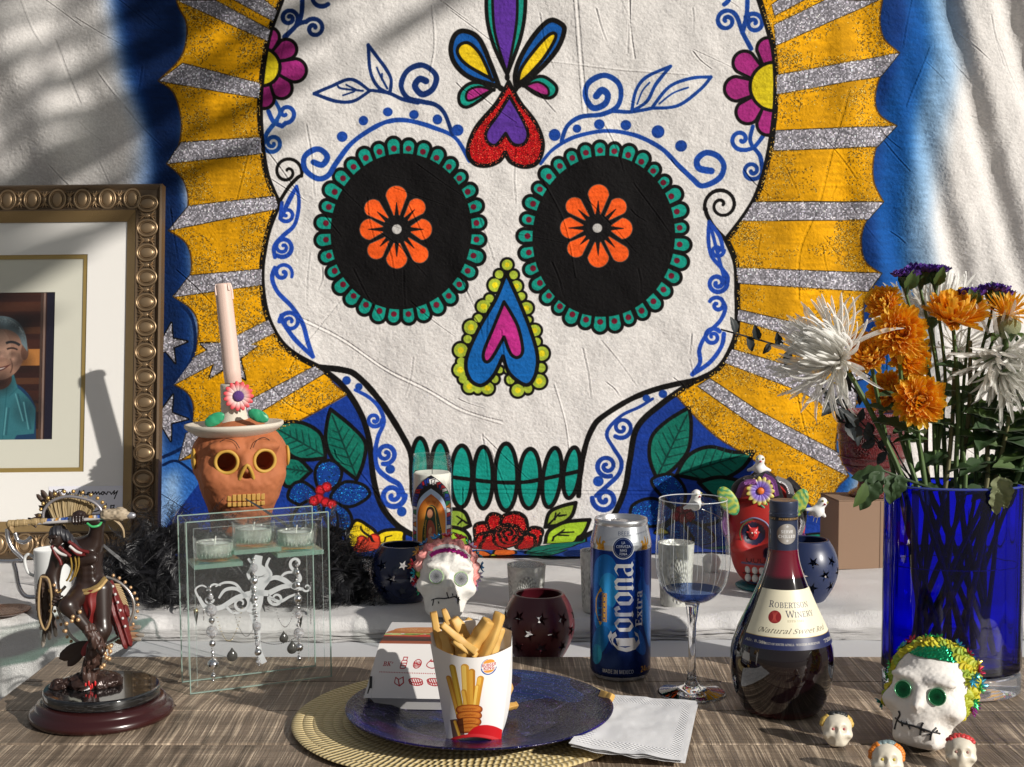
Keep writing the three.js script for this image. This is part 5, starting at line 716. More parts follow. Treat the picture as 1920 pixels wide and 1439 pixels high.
// ---------- wine bottle ----------
{
  const p = onY(1465, 1331, 0); p.y = 0; const t = thing('wine_bottle', 'round bellied red wine bottle with cream label and navy neck foil', 'bottle', p); t.rotation.y = .12;
  const H = at(1462, 938, -p.z).y, prof = [[0, .004], [.030, .0025], [.0365, 0], [.0405, .0015], [.0455, .008], [.0520, .024], [.0560, .043], [.0567, .060], [.0545, .076], [.0490, .092], [.0415, .108], [.0345, .123], [.0280, .138], [.0222, .153], [.0182, .166], [.0163, .178], [.0155, .192], [.0150, .205], [.0146, .222], [.0146, H]];
  const c3 = new THREE.CatmullRomCurve3(prof.map(([x, y]) => V(x, y, 0)), false, 'centripetal'), rows = c3.getPoints(110).map((q) => [max(0, q.x), q.y]).filter(([, y], i) => i < 4 || y > 0);
  const g = lathe(rows, 80), cs = [], q = g.attributes.position; for (let i = 0; i < q.count; i++) { const y = q.getY(i), k = sstep(.150, .154, y), lo = sstep(.012, .0, y); cs.push(lerp(.005, .13, k) + .05 * lo, lerp(.001, .003, k), lerp(.002, .014, k)); } g.setAttribute('color', new THREE.Float32BufferAttribute(cs, 3));
  mesh('glass_body', g, new THREE.MeshPhysicalMaterial({ vertexColors: true, roughness: .06, clearcoat: 1, clearcoatRoughness: .02, specularIntensity: 1 }), t);
  const rAt = (y) => { for (let i = 1; i < rows.length; i++) if (rows[i][1] >= y && y >= .02) { const f = (y - rows[i - 1][1]) / (rows[i][1] - rows[i - 1][1] || 1); return lerp(rows[i - 1][0], rows[i][0], f); } return .0146; };
  const patch = (yb0, yt0, a0, a1, off, nu = 40, nv = 24, curveDown = 0) => grid(nu, nv, (u, v) => { const a = lerp(-a0, a1, u), y = lerp(yb0, yt0, v) + curveDown * 0, r = rAt(y) + off; return [r * sin(a), y, r * cos(a), u, v]; });
  const lab = canvas(1024, 820, (g, w, h) => {
    g.fillStyle = '#e9e2c6'; g.fillRect(0, 0, w, h); g.fillStyle = '#1a2350'; g.fillRect(0, h - 168, w, 168); g.fillStyle = '#b59a5a'; g.fillRect(0, h - 176, w, 8);
    g.fillStyle = '#30304a'; g.textAlign = 'left'; g.font = '128px serif'; g.save(); g.translate(195, 245); g.scale(.86, 1); g.fillText('R', 0, 0); g.font = '104px serif'; g.fillText('OBERTSON', 88, 0); g.restore();
    g.save(); g.translate(408, 372); g.scale(.86, 1); g.font = '128px serif'; g.fillText('W', 0, 0); g.font = '104px serif'; g.fillText('INERY', 124, 0); g.restore();
    g.fillStyle = '#8a1f22'; g.beginPath(); g.ellipse(292, 372, 74, 88, 0, 0, 7); g.fill(); g.strokeStyle = '#b84a40'; g.lineWidth = 6; g.beginPath(); for (let i = 0; i < 5; i++) { g.moveTo(250 + i * 20, 300); g.quadraticCurveTo(300 - i * 8, 370, 262 + i * 16, 440); } g.stroke();
    g.fillStyle = '#8a7a50'; g.font = '38px serif'; g.fillText('ESTD 1941', 430, 436);
    g.strokeStyle = '#4a4438'; g.fillStyle = '#4a4438'; g.font = 'italic 92px serif'; g.save(); g.translate(140, 592); g.transform(1, 0, -.25, 1, 0, 0); g.scale(.92, 1); g.fillText('Natural Sweet Red', 0, 0); g.restore(); g.lineWidth = 4; g.beginPath(); g.moveTo(150, 600); g.bezierCurveTo(120, 540, 190, 480, 176, 590); g.stroke();
    g.fillStyle = '#cfc9b4'; g.font = '40px serif'; g.fillText('PRODUCT OF SOUTH AFRICA · WESTERN ROBERTSON', 180, h - 66, 560); g.font = '50px serif'; g.fillText('Alc. 8.5%', 20, h - 74); g.font = '72px serif'; g.fillText('750ml', 800, h - 54);
  });
  mesh('label', patch(.080, .1395, 1.22, 1.22, .0005), M([1, 1, 1], .45, { map: lab }), t);
  const foil = MP([.030, .042, .085], .32, { metalness: .25, clearcoat: .3 });
  mesh('neck_foil', lathe([[.0160, .180], [.01615, .1805], [.0159, .2], [.0153, .222], [.0153, H - .010], [.0157, H - .009], [.0157, H - .001], [.0148, H], [.0105, H + .0002], [0, H - .0006]], 56), foil, t);
  mesh('foil_ridge', new THREE.TorusGeometry(.0155, .0006, 6, 56).rotateX(PI / 2).translate(0, H - .0135, 0), foil, t);
  const band = canvas(1024, 64, (g) => { g.fillStyle = '#0c1224'; g.fillRect(0, 0, 1024, 64); g.fillStyle = '#b08a4a'; g.font = 'bold 44px serif'; g.fillText('ROBERTSON WINERY   ROBERTSON WINERY', 10, 48, 1000); });
  mesh('gold_lettering', grid(48, 1, (u, v) => { const a = (u - .62) * 2 * PI, r = .0158; return [r * sin(a), lerp(H - .021, H - .0165, v), r * cos(a), u, v]; }), M([1, 1, 1], .4, { map: band }), t);
  const st = canvas(256, 256, (g) => { g.fillStyle = '#1b2440'; g.fillRect(0, 0, 256, 256); const G = g.createLinearGradient(0, 0, 256, 0); G.addColorStop(0, '#6a5a50'); G.addColorStop(.4, '#cfcac4'); G.addColorStop(1, '#8d8a86'); g.fillStyle = G; g.beginPath(); g.arc(128, 128, 124, 0, 7); g.fill(); g.fillStyle = '#f4f4f4'; g.textAlign = 'center'; g.font = 'bold 52px sans-serif'; g.fillText('SERVE', 128, 118); g.fillText('CHILLED', 128, 176); g.font = 'bold 70px sans-serif'; g.fillText('*', 128, 72); g.fillText('*', 128, 246); });
  mesh('round_sticker', grid(20, 14, (u, v) => { const rr = .0112, x = (u - .5) * 2, y = (v - .5) * 2, sx = x * sqrt(1 - y * y / 2), sy = y * sqrt(1 - x * x / 2), a = sx * rr / .0158 - .06, yy = .1985 + sy * rr, R0 = lerp(.0166, .0160, (yy - .18) / .04); return [R0 * sin(a), yy, R0 * cos(a), .5 + sx * .485, .5 + sy * .485]; }), M([1, 1, 1], .28, { map: st, metalness: .4 }), t);
}

// ---------- woven placemat, plate, napkin ----------
{
  const c = onY(872, 1352, .001), t = thing('woven_placemat', 'round pale straw woven placemat under the dark plate', 'placemat', c), w = pixelsTex(512, 64, (x, y) => { const a = x / 512 * 2 * PI * 16, v = (y / 64) * 2 * PI, k = sin(a + 1.2 * cos(v)) * sin(v * .5); return [222 + 30 * k, 200 + 34 * k, 148 + 40 * k]; }), wb = pixelsTex(512, 64, (x, y) => { const a = x / 512 * 2 * PI * 16, v = (y / 64) * 2 * PI, k = 128 + 120 * sin(a + 1.4 * cos(v)); return [k, k, k]; }, false);
  for (let i = 0; i < 15; i++) { const r = .178 - i * .0106, n = Math.round(r * 62), g = new THREE.TorusGeometry(r, .0064, 10, 110).rotateX(-PI / 2).scale(1, .34, 1); warp(g, (v) => { v.y += .0005 * noise(v.x * 60, v.z * 60, i + .5); }); mesh('braid_ring', g.translate(0, .0034, 0), M([.92, .92, .9], .72, { map: tiled(w, n, 2), bumpMap: tiled(wb, n, 2), bumpScale: .0013 }), t); }
  mesh('backing', lathe([[0, .0018], [.176, .0018], [.176, 0], [0, 0]].reverse(), 64), M([.42, .34, .18], .9), t);
}
const plateY = .009;
{
  const c = onY(899, 1342, .014); c.y = plateY; const t = thing('dinner_plate', 'dark purple navy plate with glittering swirls on the placemat', 'plate', c);
  const map = pixelsTex(1024, 1024, (x, y) => { const u = (x - 512) / 512, v = (y - 512) / 512, r = hypot(u, v), a = atan2(v, u), sw = fbm(u * 3 + .6 * sin(a * 2), v * 3, 1.5, 4), s2 = fbm(a * 1.6, r * 12, 4.5, 3), q = h3(x >> 1, y >> 1, 3), line = sin(r * 90 + 2 * noise(a * 3, 1)); let R = 11 + 14 * sstep(0, .5, sw), G = 12 + 8 * s2, B = 40 + 50 * sstep(-.1, .5, s2); if (sw > .18) { R += 20; B += 8; } const br = sstep(.16, .36, noise(a * 7, r * 5, 9.5)) * sstep(.3, .55, r) * .5 * (1 - sstep(.9, .95, r)); R = lerp(R, 96, br); G = lerp(G, 96, br); B = lerp(B, 120, br); if (noise(a * 2.1, r * 4, 6.2) > .42) { R = lerp(R, 18, .7); G = lerp(G, 60, .6); B = lerp(B, 110, .6); } if (line > .9) { R += 14; B += 18; } if (q > .985) { R += 120; G += 110; B += 150; } return [R, G, B]; });
  const prof = [[0, .004], [.080, .0042], [.088, .0060], [.096, .0105], [.132, .0158], [.1395, .0172], [.1412, .0166], [.1405, .0150], [.095, .0065], [.084, .0], [0, .0]];
  const g = lathe(prof, 128), p = g.attributes.position, uv = g.attributes.uv; for (let i = 0; i < p.count; i++) uv.setXY(i, .5 + p.getX(i) / .284, .5 + p.getZ(i) / .284);
  mesh('plate_body', g, MP([1, 1, 1], .16, { map, specularIntensity: .6, bumpMap: tiled(roughB, 5), bumpScale: .0007 }), t);
}
{
  const y = .0175, A = onY(1152, 1311, .010), B = onY(1306, 1322, .004), Cc = onY(1281, 1436, .004), D = onY(1066, 1408, .019), t = thing('paper_napkin', 'folded white embossed paper napkin lying on the right rim of the plate', 'napkin', [0, 0, 0]);
  const nb = pixelsTex(512, 512, (x, y) => { const e = min(x, y, 511 - x, 511 - y); let v = 128 + 14 * (h3(x, y, 1) - .5) + 20 * fbm(x * .02, y * .02, 1.5, 3); if (e > 22 && e < 70) v += 60 * sin(x * .35) * sin(y * .35); return [v, v, v]; }, false);
  const m = M([.74, .74, .75], .9, { bumpMap: nb, bumpScale: .0016, side: THREE.DoubleSide });
  for (let k = 0; k < 3; k++) mesh('ply', grid(40, 40, (u, v) => { const a = A.clone().lerp(B, u), b = D.clone().lerp(Cc, u), q = a.lerp(b, v); const lift = .0024 * fbm(u * 4, v * 4, k + .5, 4) + .0012 * sstep(.9, 1, v) * noise(u * 9, k * 3.3) + .0030 * sstep(.25, 0, u) * v; return [q.x + k * .0012, q.y + .0022 * (2 - k) + lift + .0008, q.z - .0014 * k, u, v]; }), m, t);
}

// ---------- burger box ----------
{
  const fl = plateY + .0042, FLc = at(687, 1333, 1.392), t = thing('burger_box', 'white cardboard burger box with red printed icons on the plate', 'box', [FLc.x + .0625, fl + .0005, -1.392 - .0600]); t.rotation.y = -.05;
  const white = M([.74, .73, .71], .6), red = '#a8222a', lid0 = .0165, H = .0715, b0 = .0625, t0 = .0475;
  const quad = (p, nu = 1, nv = 1) => grid(nu, nv, (u, v) => { const a = p[0].map((q, i) => lerp(q, p[1][i], u)), b = p[3].map((q, i) => lerp(q, p[2][i], u)); return [...a.map((q, i) => lerp(q, b[i], v)), u, v]; });
  const fr = canvas(1024, 560, (g, w, h) => { g.fillStyle = '#e4e1de'; g.fillRect(0, 0, w, h); g.fillStyle = red; g.font = 'bold 66px serif'; g.fillText('BK', 112, 232); g.font = '26px serif'; g.fillText('®', 204, 206);
    for (let i = 0; i < 44; i++) { g.beginPath(); g.arc(100 + i * 19, 292 + i * .4, 5.4, 0, 7); g.fill(); }
    g.strokeStyle = red; g.lineWidth = 10; g.lineJoin = 'round'; const P = (f) => { g.beginPath(); f(); g.stroke(); };
    P(() => { g.roundRect(318, 170, 62, 84, 16); g.rect(328, 138, 44, 32); g.moveTo(318, 200); g.lineTo(380, 200); g.moveTo(318, 226); g.quadraticCurveTo(350, 210, 380, 232); });
    P(() => { g.arc(505, 205, 44, 0, 7); for (let i = 0; i < 5; i++) { g.moveTo(470 + i * 18, 180); g.lineTo(480 + i * 14, 236); } g.moveTo(466, 205); g.bezierCurveTo(490, 180, 520, 235, 546, 200); });
    P(() => { g.ellipse(660, 212, 44, 36, 0, 0, 7); g.moveTo(632, 186); g.lineTo(650, 160); g.lineTo(662, 182); g.lineTo(684, 162); g.lineTo(690, 188); });
    P(() => { g.moveTo(300, 346); g.lineTo(340, 368); g.lineTo(388, 340); g.lineTo(380, 400); g.lineTo(338, 434); g.lineTo(304, 408); g.closePath(); g.moveTo(340, 368); g.lineTo(338, 434); });
    for (const x of [490, 650]) P(() => { g.ellipse(x, 376, 58, 24, 0, 0, 7); g.moveTo(x - 58, 376); g.lineTo(x - 54, 408); g.quadraticCurveTo(x, 446, x + 56, 408); g.lineTo(x + 58, 376); for (let i = -2; i <= 2; i++) { g.moveTo(x + i * 20 - 8, 360); g.lineTo(x + i * 20 + 4, 424); } });
    g.fillStyle = '#181614'; g.fillRect(24, 430, 16, 86); g.fillStyle = '#b9b6b2'; g.fillRect(70, 380, 2, 180); });
  const tp = canvas(1024, 1024, (g, w, h) => { g.fillStyle = '#dcdad8'; g.fillRect(0, 0, w, h); const E = (x, y, a, b, c) => { g.fillStyle = c; g.beginPath(); g.ellipse(x, y, a, b, 0, 0, 7); g.fill(); };
    g.fillStyle = '#4a2014'; g.fillRect(0, 760, w, 264); E(470, 760, 520, 120, '#3a1c10'); E(520, 690, 540, 90, '#5c2416'); g.fillStyle = '#c02c22'; g.fillRect(0, 600, w, 80); E(500, 640, 520, 50, '#d23a2a'); const R = rng(8); for (let i = 0; i < 60; i++) E(R() * w, 555 + 60 * R(), 60, 22, ['#7f9a3a', '#a8bc5a', '#5f7a2a', '#c9cf8a'][i % 4]); g.fillStyle = '#b8692c'; g.beginPath(); g.moveTo(0, 540); g.bezierCurveTo(60, 180, 760, 120, 1024, 470); g.lineTo(1024, 540); g.fill(); E(420, 360, 340, 120, '#c98146'); for (let i = 0; i < 60; i++) E(160 + 620 * R(), 300 + 170 * R(), 9, 5, '#e6c890'); g.fillStyle = '#a5502a'; g.fillRect(0, 900, 700, 124); });
  const f = [[-b0, lid0, b0], [b0, lid0, b0], [t0, H, t0], [-t0, H, t0]];
  mesh('front_panel', quad(f), M([1, 1, 1], .55, { map: fr }), t);
  mesh('side_panel', quad([[-b0, lid0, -b0], [-b0, lid0, b0], [-t0, H, t0], [-t0, H, -t0]]), white, t); mesh('side_panel', quad([[b0, lid0, b0], [b0, lid0, -b0], [t0, H, -t0], [t0, H, t0]]), white, t); mesh('back_panel', quad([[b0, lid0, -b0], [-b0, lid0, -b0], [-t0, H, -t0], [t0, H, -t0]]), white, t);
  mesh('top_panel', quad([[-t0, H, t0], [t0, H, t0], [t0, H, -t0], [-t0, H, -t0]]), M([1, 1, 1], .5, { map: tp }), t);
  const k = .047, b1 = .0585; mesh('tray', join([quad([[-k, 0, k], [k, 0, k], [b1, lid0 + .001, b1], [-b1, lid0 + .001, b1]]), quad([[-k, 0, -k], [-k, 0, k], [-b1, lid0 + .001, b1], [-b1, lid0 + .001, -b1]]), quad([[k, 0, k], [k, 0, -k], [b1, lid0 + .001, -b1], [b1, lid0 + .001, b1]]), quad([[k, 0, -k], [-k, 0, -k], [-b1, lid0 + .001, -b1], [b1, lid0 + .001, -b1]]), quad([[-k, 0, -k], [k, 0, -k], [k, 0, k], [-k, 0, k]])]), white, t);
  mesh('tab_slot', place(box(.0028, .0125, .0006), V(-b0 + .0072, lid0 + .016, b0 - .0036), V(0, .27, 1)), M([.03, .03, .03], .8), t);
}

// ---------- carton of fries ----------
const frySpots = [];
{
  const b = onY(889, 1393, plateY + .006), t = thing('fries_carton', 'white paper fries carton with printed fries and a red curved base, on the plate', 'carton', b); t.rotation.y = -.02;
  t.rotation.x = -.02; t.rotation.z = .028;
  const Hc = .106, wb = .0265, wt = .0405, arcF = .026, arcB = .020;
  const lens = (u, v, side) => { const w = lerp(wb, wt, v), x = (u - .5) * 2; const d = (side > 0 ? lerp(.010, arcF, v) : lerp(.006, arcB, v)) * (1 - x * x); return [x * w, side * d]; };
  const rimF = (u) => { const x = (u - .5) * 2; return Hc * (.925 - .065 * (1 - x * x) - .02 * x); }, rimB = (u) => Hc * (1.04 + .07 * sin(PI * u));
  const pr = canvas(768, 1024, (g, w, h) => {
    g.fillStyle = '#ece9e7'; g.fillRect(0, 0, w, h); const R = rng(6);
    const fry = (x0, y0, x1, y1, wd, c) => { g.lineCap = 'round'; g.strokeStyle = c[0]; g.lineWidth = wd; g.beginPath(); g.moveTo(x0, y0); g.lineTo(x1, y1); g.stroke(); g.strokeStyle = c[1]; g.lineWidth = wd * .55; g.beginPath(); g.moveTo(x0 - wd * .14, y0); g.lineTo(x1 - wd * .14, y1); g.stroke(); };
    const cc = [['#c98c28', '#e8b84c'], ['#b87a20', '#dca63e'], ['#d49a34', '#efc862']];
    fry(150, 330, 210, 760, 62, cc[1]); fry(205, 200, 255, 760, 66, ['#a8821e', '#c9a63a']); fry(480, 330, 415, 760, 70, cc[0]); fry(395, 240, 385, 760, 66, cc[1]); fry(330, 190, 315, 760, 80, cc[2]); fry(300, 480, 330, 760, 60, cc[0]); fry(450, 420, 400, 770, 50, cc[2]);
    for (let i = 0; i < 4; i++) { const y = 690 + i * 74, x = 345 - i * 6; for (let k = 0; k < 3; k++) { g.strokeStyle = ['#8a3d12', '#b9611f', '#d07c2e'][k]; g.lineWidth = 70 - k * 22; g.beginPath(); g.ellipse(x, y - k * 4, 128 - k * 5, 24, 0, 0, 7); g.stroke(); } for (let k = 0; k < 60; k++) { g.fillStyle = R() < .5 ? '#e09a48' : '#9a4c18'; g.fillRect(x - 150 + 300 * R(), y - 40 + 80 * R(), 5, 4); } }
    g.fillStyle = '#3a1a0c'; g.globalAlpha = .75; g.fillRect(90, 790, 170, 234); g.globalAlpha = 1; fry(150, 820, 190, 1000, 40, cc[0]);
    g.fillStyle = '#c4141c'; g.beginPath(); g.moveTo(330, 960); g.bezierCurveTo(430, 850, 640, 850, 768, 900); g.lineTo(768, 1024); g.lineTo(250, 1024); g.fill();
    // round bun emblem
    g.save(); g.translate(560, 195); g.rotate(-.04); g.fillStyle = '#e9973a'; g.beginPath(); g.ellipse(0, -36, 54, 42, 0, PI, 0); g.fill(); g.beginPath(); g.ellipse(-2, 44, 50, 30, 0, 0, PI); g.fill(); g.strokeStyle = '#1d4f9c'; g.lineWidth = 13; g.beginPath(); g.ellipse(-2, 4, 72, 88, 0, .25, 2.9); g.stroke(); g.lineWidth = 5; g.beginPath(); g.ellipse(-2, 4, 72, 88, 0, 2.9, 4.6); g.stroke();
    g.fillStyle = '#ece9e7'; g.fillRect(-64, -36, 128, 78); g.fillStyle = '#b01c24'; g.textAlign = 'center'; g.font = 'bold 45px sans-serif'; g.save(); g.scale(.78, 1); g.fillText('BURGER', 0, 0); g.restore(); g.font = 'bold 52px sans-serif'; g.fillText('KING', 0, 40, 110); g.restore();
  });
  const paper = M([.76, .75, .74], .5, { side: THREE.DoubleSide });
  mesh('front_panel', grid(36, 24, (u, v) => { const [x, z] = lens(u, v, 1), y = rimF(u) * v + (1 - v) * .006 * sin(PI * u) * 1.4; return [x, y, z, u, v * (rimF(u) / (Hc * .93))]; }), M([1, 1, 1], .42, { map: pr, side: THREE.DoubleSide }), t);
  mesh('back_panel', grid(36, 24, (u, v) => { const [x, z] = lens(u, v, -1); return [x, rimB(u) * v, z, u, v]; }), paper, t);
  mesh('side_fold', grid(6, 20, (u, v) => { const y = lerp(.006, Hc * .98, v), w = lerp(wb, wt, y / Hc), bul = .005 * sin(PI * pow(v, .7)); return [w + bul * u, y, -.001 - .012 * u, u, v]; }), paper, t);
  mesh('red_base', grid(24, 6, (u, v) => { const x = (u - .5) * 2, w = wb; return [x * w, lerp(.0005 + .0085 * (1 - x * x), .014 * (1 - x * x) + .0005, v) * .95, lerp(-.006, .0104, v) * (1 - x * x), u, v]; }), M([.34, .010, .018], .5, { side: THREE.DoubleSide }), t);
  mesh('lower_lip', grid(24, 2, (u, v) => { const x = (u - .5) * 2; return [x * wb, .0005 + v * .004 * (1 - x * x * .5) + .0085 * (1 - x * x), .0103 * (1 - x * x) + .0004, u, v]; }), M([.55, .02, .025], .45, { side: THREE.DoubleSide }), t);
  t.updateMatrixWorld(true);
  frySpots.push(t.matrixWorld.clone(), Hc);
}
{ // each fry is its own thing
  const [mat, Hc] = frySpots, R = rng(15), fm = VC(.5);
  const fry = (L, w, bend, seed) => { const g = new RoundedBoxGeometry(w, L, w * .82, 3, w * .22); const g2 = new THREE.BoxGeometry(w, L * (1 - .1 * h3(seed, 1, 1)), w * .82, 5, 22, 5); const p = g2.attributes.position, c = [], q = V(0, 0, 0); for (let i = 0; i < p.count; i++) { q.fromBufferAttribute(p, i); const t = q.y / L; const rr = 1 - .17 * pow(hypot(q.x / w, q.z / w) * 1.4, 3) - .22 * pow(abs(t * 2), 14) - .10 * noise(t * 7, seed * 3.1); q.x = q.x * rr * (1 + .14 * noise(q.y * 90, seed)) + bend * (t * t * 4 - .3) * L; q.z = q.z * rr * (1 + .14 * noise(q.y * 80, seed, 3.5)) + .04 * L * noise(t * 2, seed, 6.5); p.setXYZ(i, q.x, q.y, q.z); const n = .5 + .5 * noise(q.y * 130, seed, q.x * 300), ed = max(abs(q.x), abs(q.z) / .82) * 2 / w * min(abs(q.x), abs(q.z) / .82) * 2 / w, e = pow(abs(t * 2), 11) * .6 + .18 * ed + .32 * sstep(.25, .6, noise(q.y * 60, seed * 2.3, q.z * 200)) + .3 * (h3(seed, 2, 2) - .4), k = clamp(n * .35 + e, 0, 1.2); c.push(lerp(.74, .46, k), lerp(.47, .22, k), lerp(.14, .035, k)); } g2.setAttribute('color', new THREE.Float32BufferAttribute(c, 3)); g2.computeVertexNormals(); return mergeVerticesSmooth(g2); };
  function mergeVerticesSmooth(g) { g.deleteAttribute('normal'); g.deleteAttribute('uv'); const k = mergeVertices(g, 1e-6); k.computeVertexNormals(); k.setAttribute('uv', new THREE.Float32BufferAttribute(new Float32Array(k.attributes.position.count * 2), 2)); return k; }
  const add = (label, pos, dir, L, w, bend, seed) => { const o = mesh('french_fry', fry(L, w, bend, seed), fm); o.position.copy(pos); o.quaternion.setFromUnitVectors(V(0, 1, 0), dir.normalize()); o.rotateY(seed * 1.7); tag(o, label, 'french fry', 'french fries'); };
  // survey pixel of each visible tip and foot
  const list = [['thin upright fry at the far left of the carton', 813, 1145, 828, 1215, 1.325, .0112, .0], ['slim short fry poking up second from the left, in front of the sugar skull', 833, 1142, 850, 1205, 1.345, .0078, .02], ['fry lying slantwise across the front left of the carton mouth', 824, 1170, 882, 1214, 1.306, .0118, .03], ['thick rounded fry standing in the middle of the carton', 850, 1156, 882, 1222, 1.326, .0138, -.03], ['fry slanting behind the thick middle fry', 872, 1160, 908, 1198, 1.350, .0108, .04], ['broad pale fry leaning right near the front rim of the carton', 920, 1160, 874, 1222, 1.308, .0165, .04], ['long fry at the far right of the carton, tip highest', 941, 1150, 910, 1222, 1.314, .0125, -.05], ['fry tucked low between the broad pale fry and the right edge', 925, 1172, 918, 1220, 1.335, .0120, 0], ['short fry low at the left inside the carton mouth', 834, 1182, 842, 1222, 1.318, .0125, 0], ['short fry low in the middle of the carton mouth', 858, 1192, 868, 1228, 1.310, .0125, 0], ['short fry low at the right inside the carton mouth', 900, 1186, 894, 1228, 1.320, .0125, .0], ['fry behind the thin left one, half sunk in the carton', 822, 1172, 836, 1222, 1.345, .0115, 0], ['fry at the back of the carton between the middle and right ones', 895, 1168, 890, 1215, 1.352, .0115, .03], ['fry at the right back of the carton, just left of the highest one', 930, 1162, 916, 1215, 1.330, .0122, .02], ['fry sunk at the far right inside the carton mouth', 938, 1176, 926, 1222, 1.322, .0115, 0], ['knobbly fry filling the gap under the slanting left fry', 850, 1200, 884, 1226, 1.304, .0115, .02]];
  list.forEach(([l, x0, y0, x1, y1, Z, w, bend], i) => { const a = at(x0, y0, Z - .024), b = at(x1, y1, Z - .024 + .004 * sin(i * 3)), d = a.clone().sub(b), L = d.length() * 1.25; add('golden ' + l, a.clone().addScaledVector(d.clone().normalize(), -L / 2), d, L, w * .86, bend * 1.8 + .03 * (h3(i, 7, 1) - .5), i + 1); });
  const py = plateY + .0125; const f1 = at(957, 1285, 1.40), f2 = at(946, 1316, 1.375); add('golden loose fry leaning behind the right side of the carton', f1.clone().lerp(f2, .5), f1.clone().sub(f2), .026, .0072, .02, 21);
  const g1 = onY(958, 1326, py + .001); add('golden short loose fry lying on the plate right of the carton', g1, V(.6, .0, -.5), .016, .0076, 0, 23);
  const h1 = onY(1138, 1306, .026); add('golden loose fry stub on the rim of the plate in front of the beer can', h1, V(.5, 0, .6), .020, .0090, 0, 25);
}

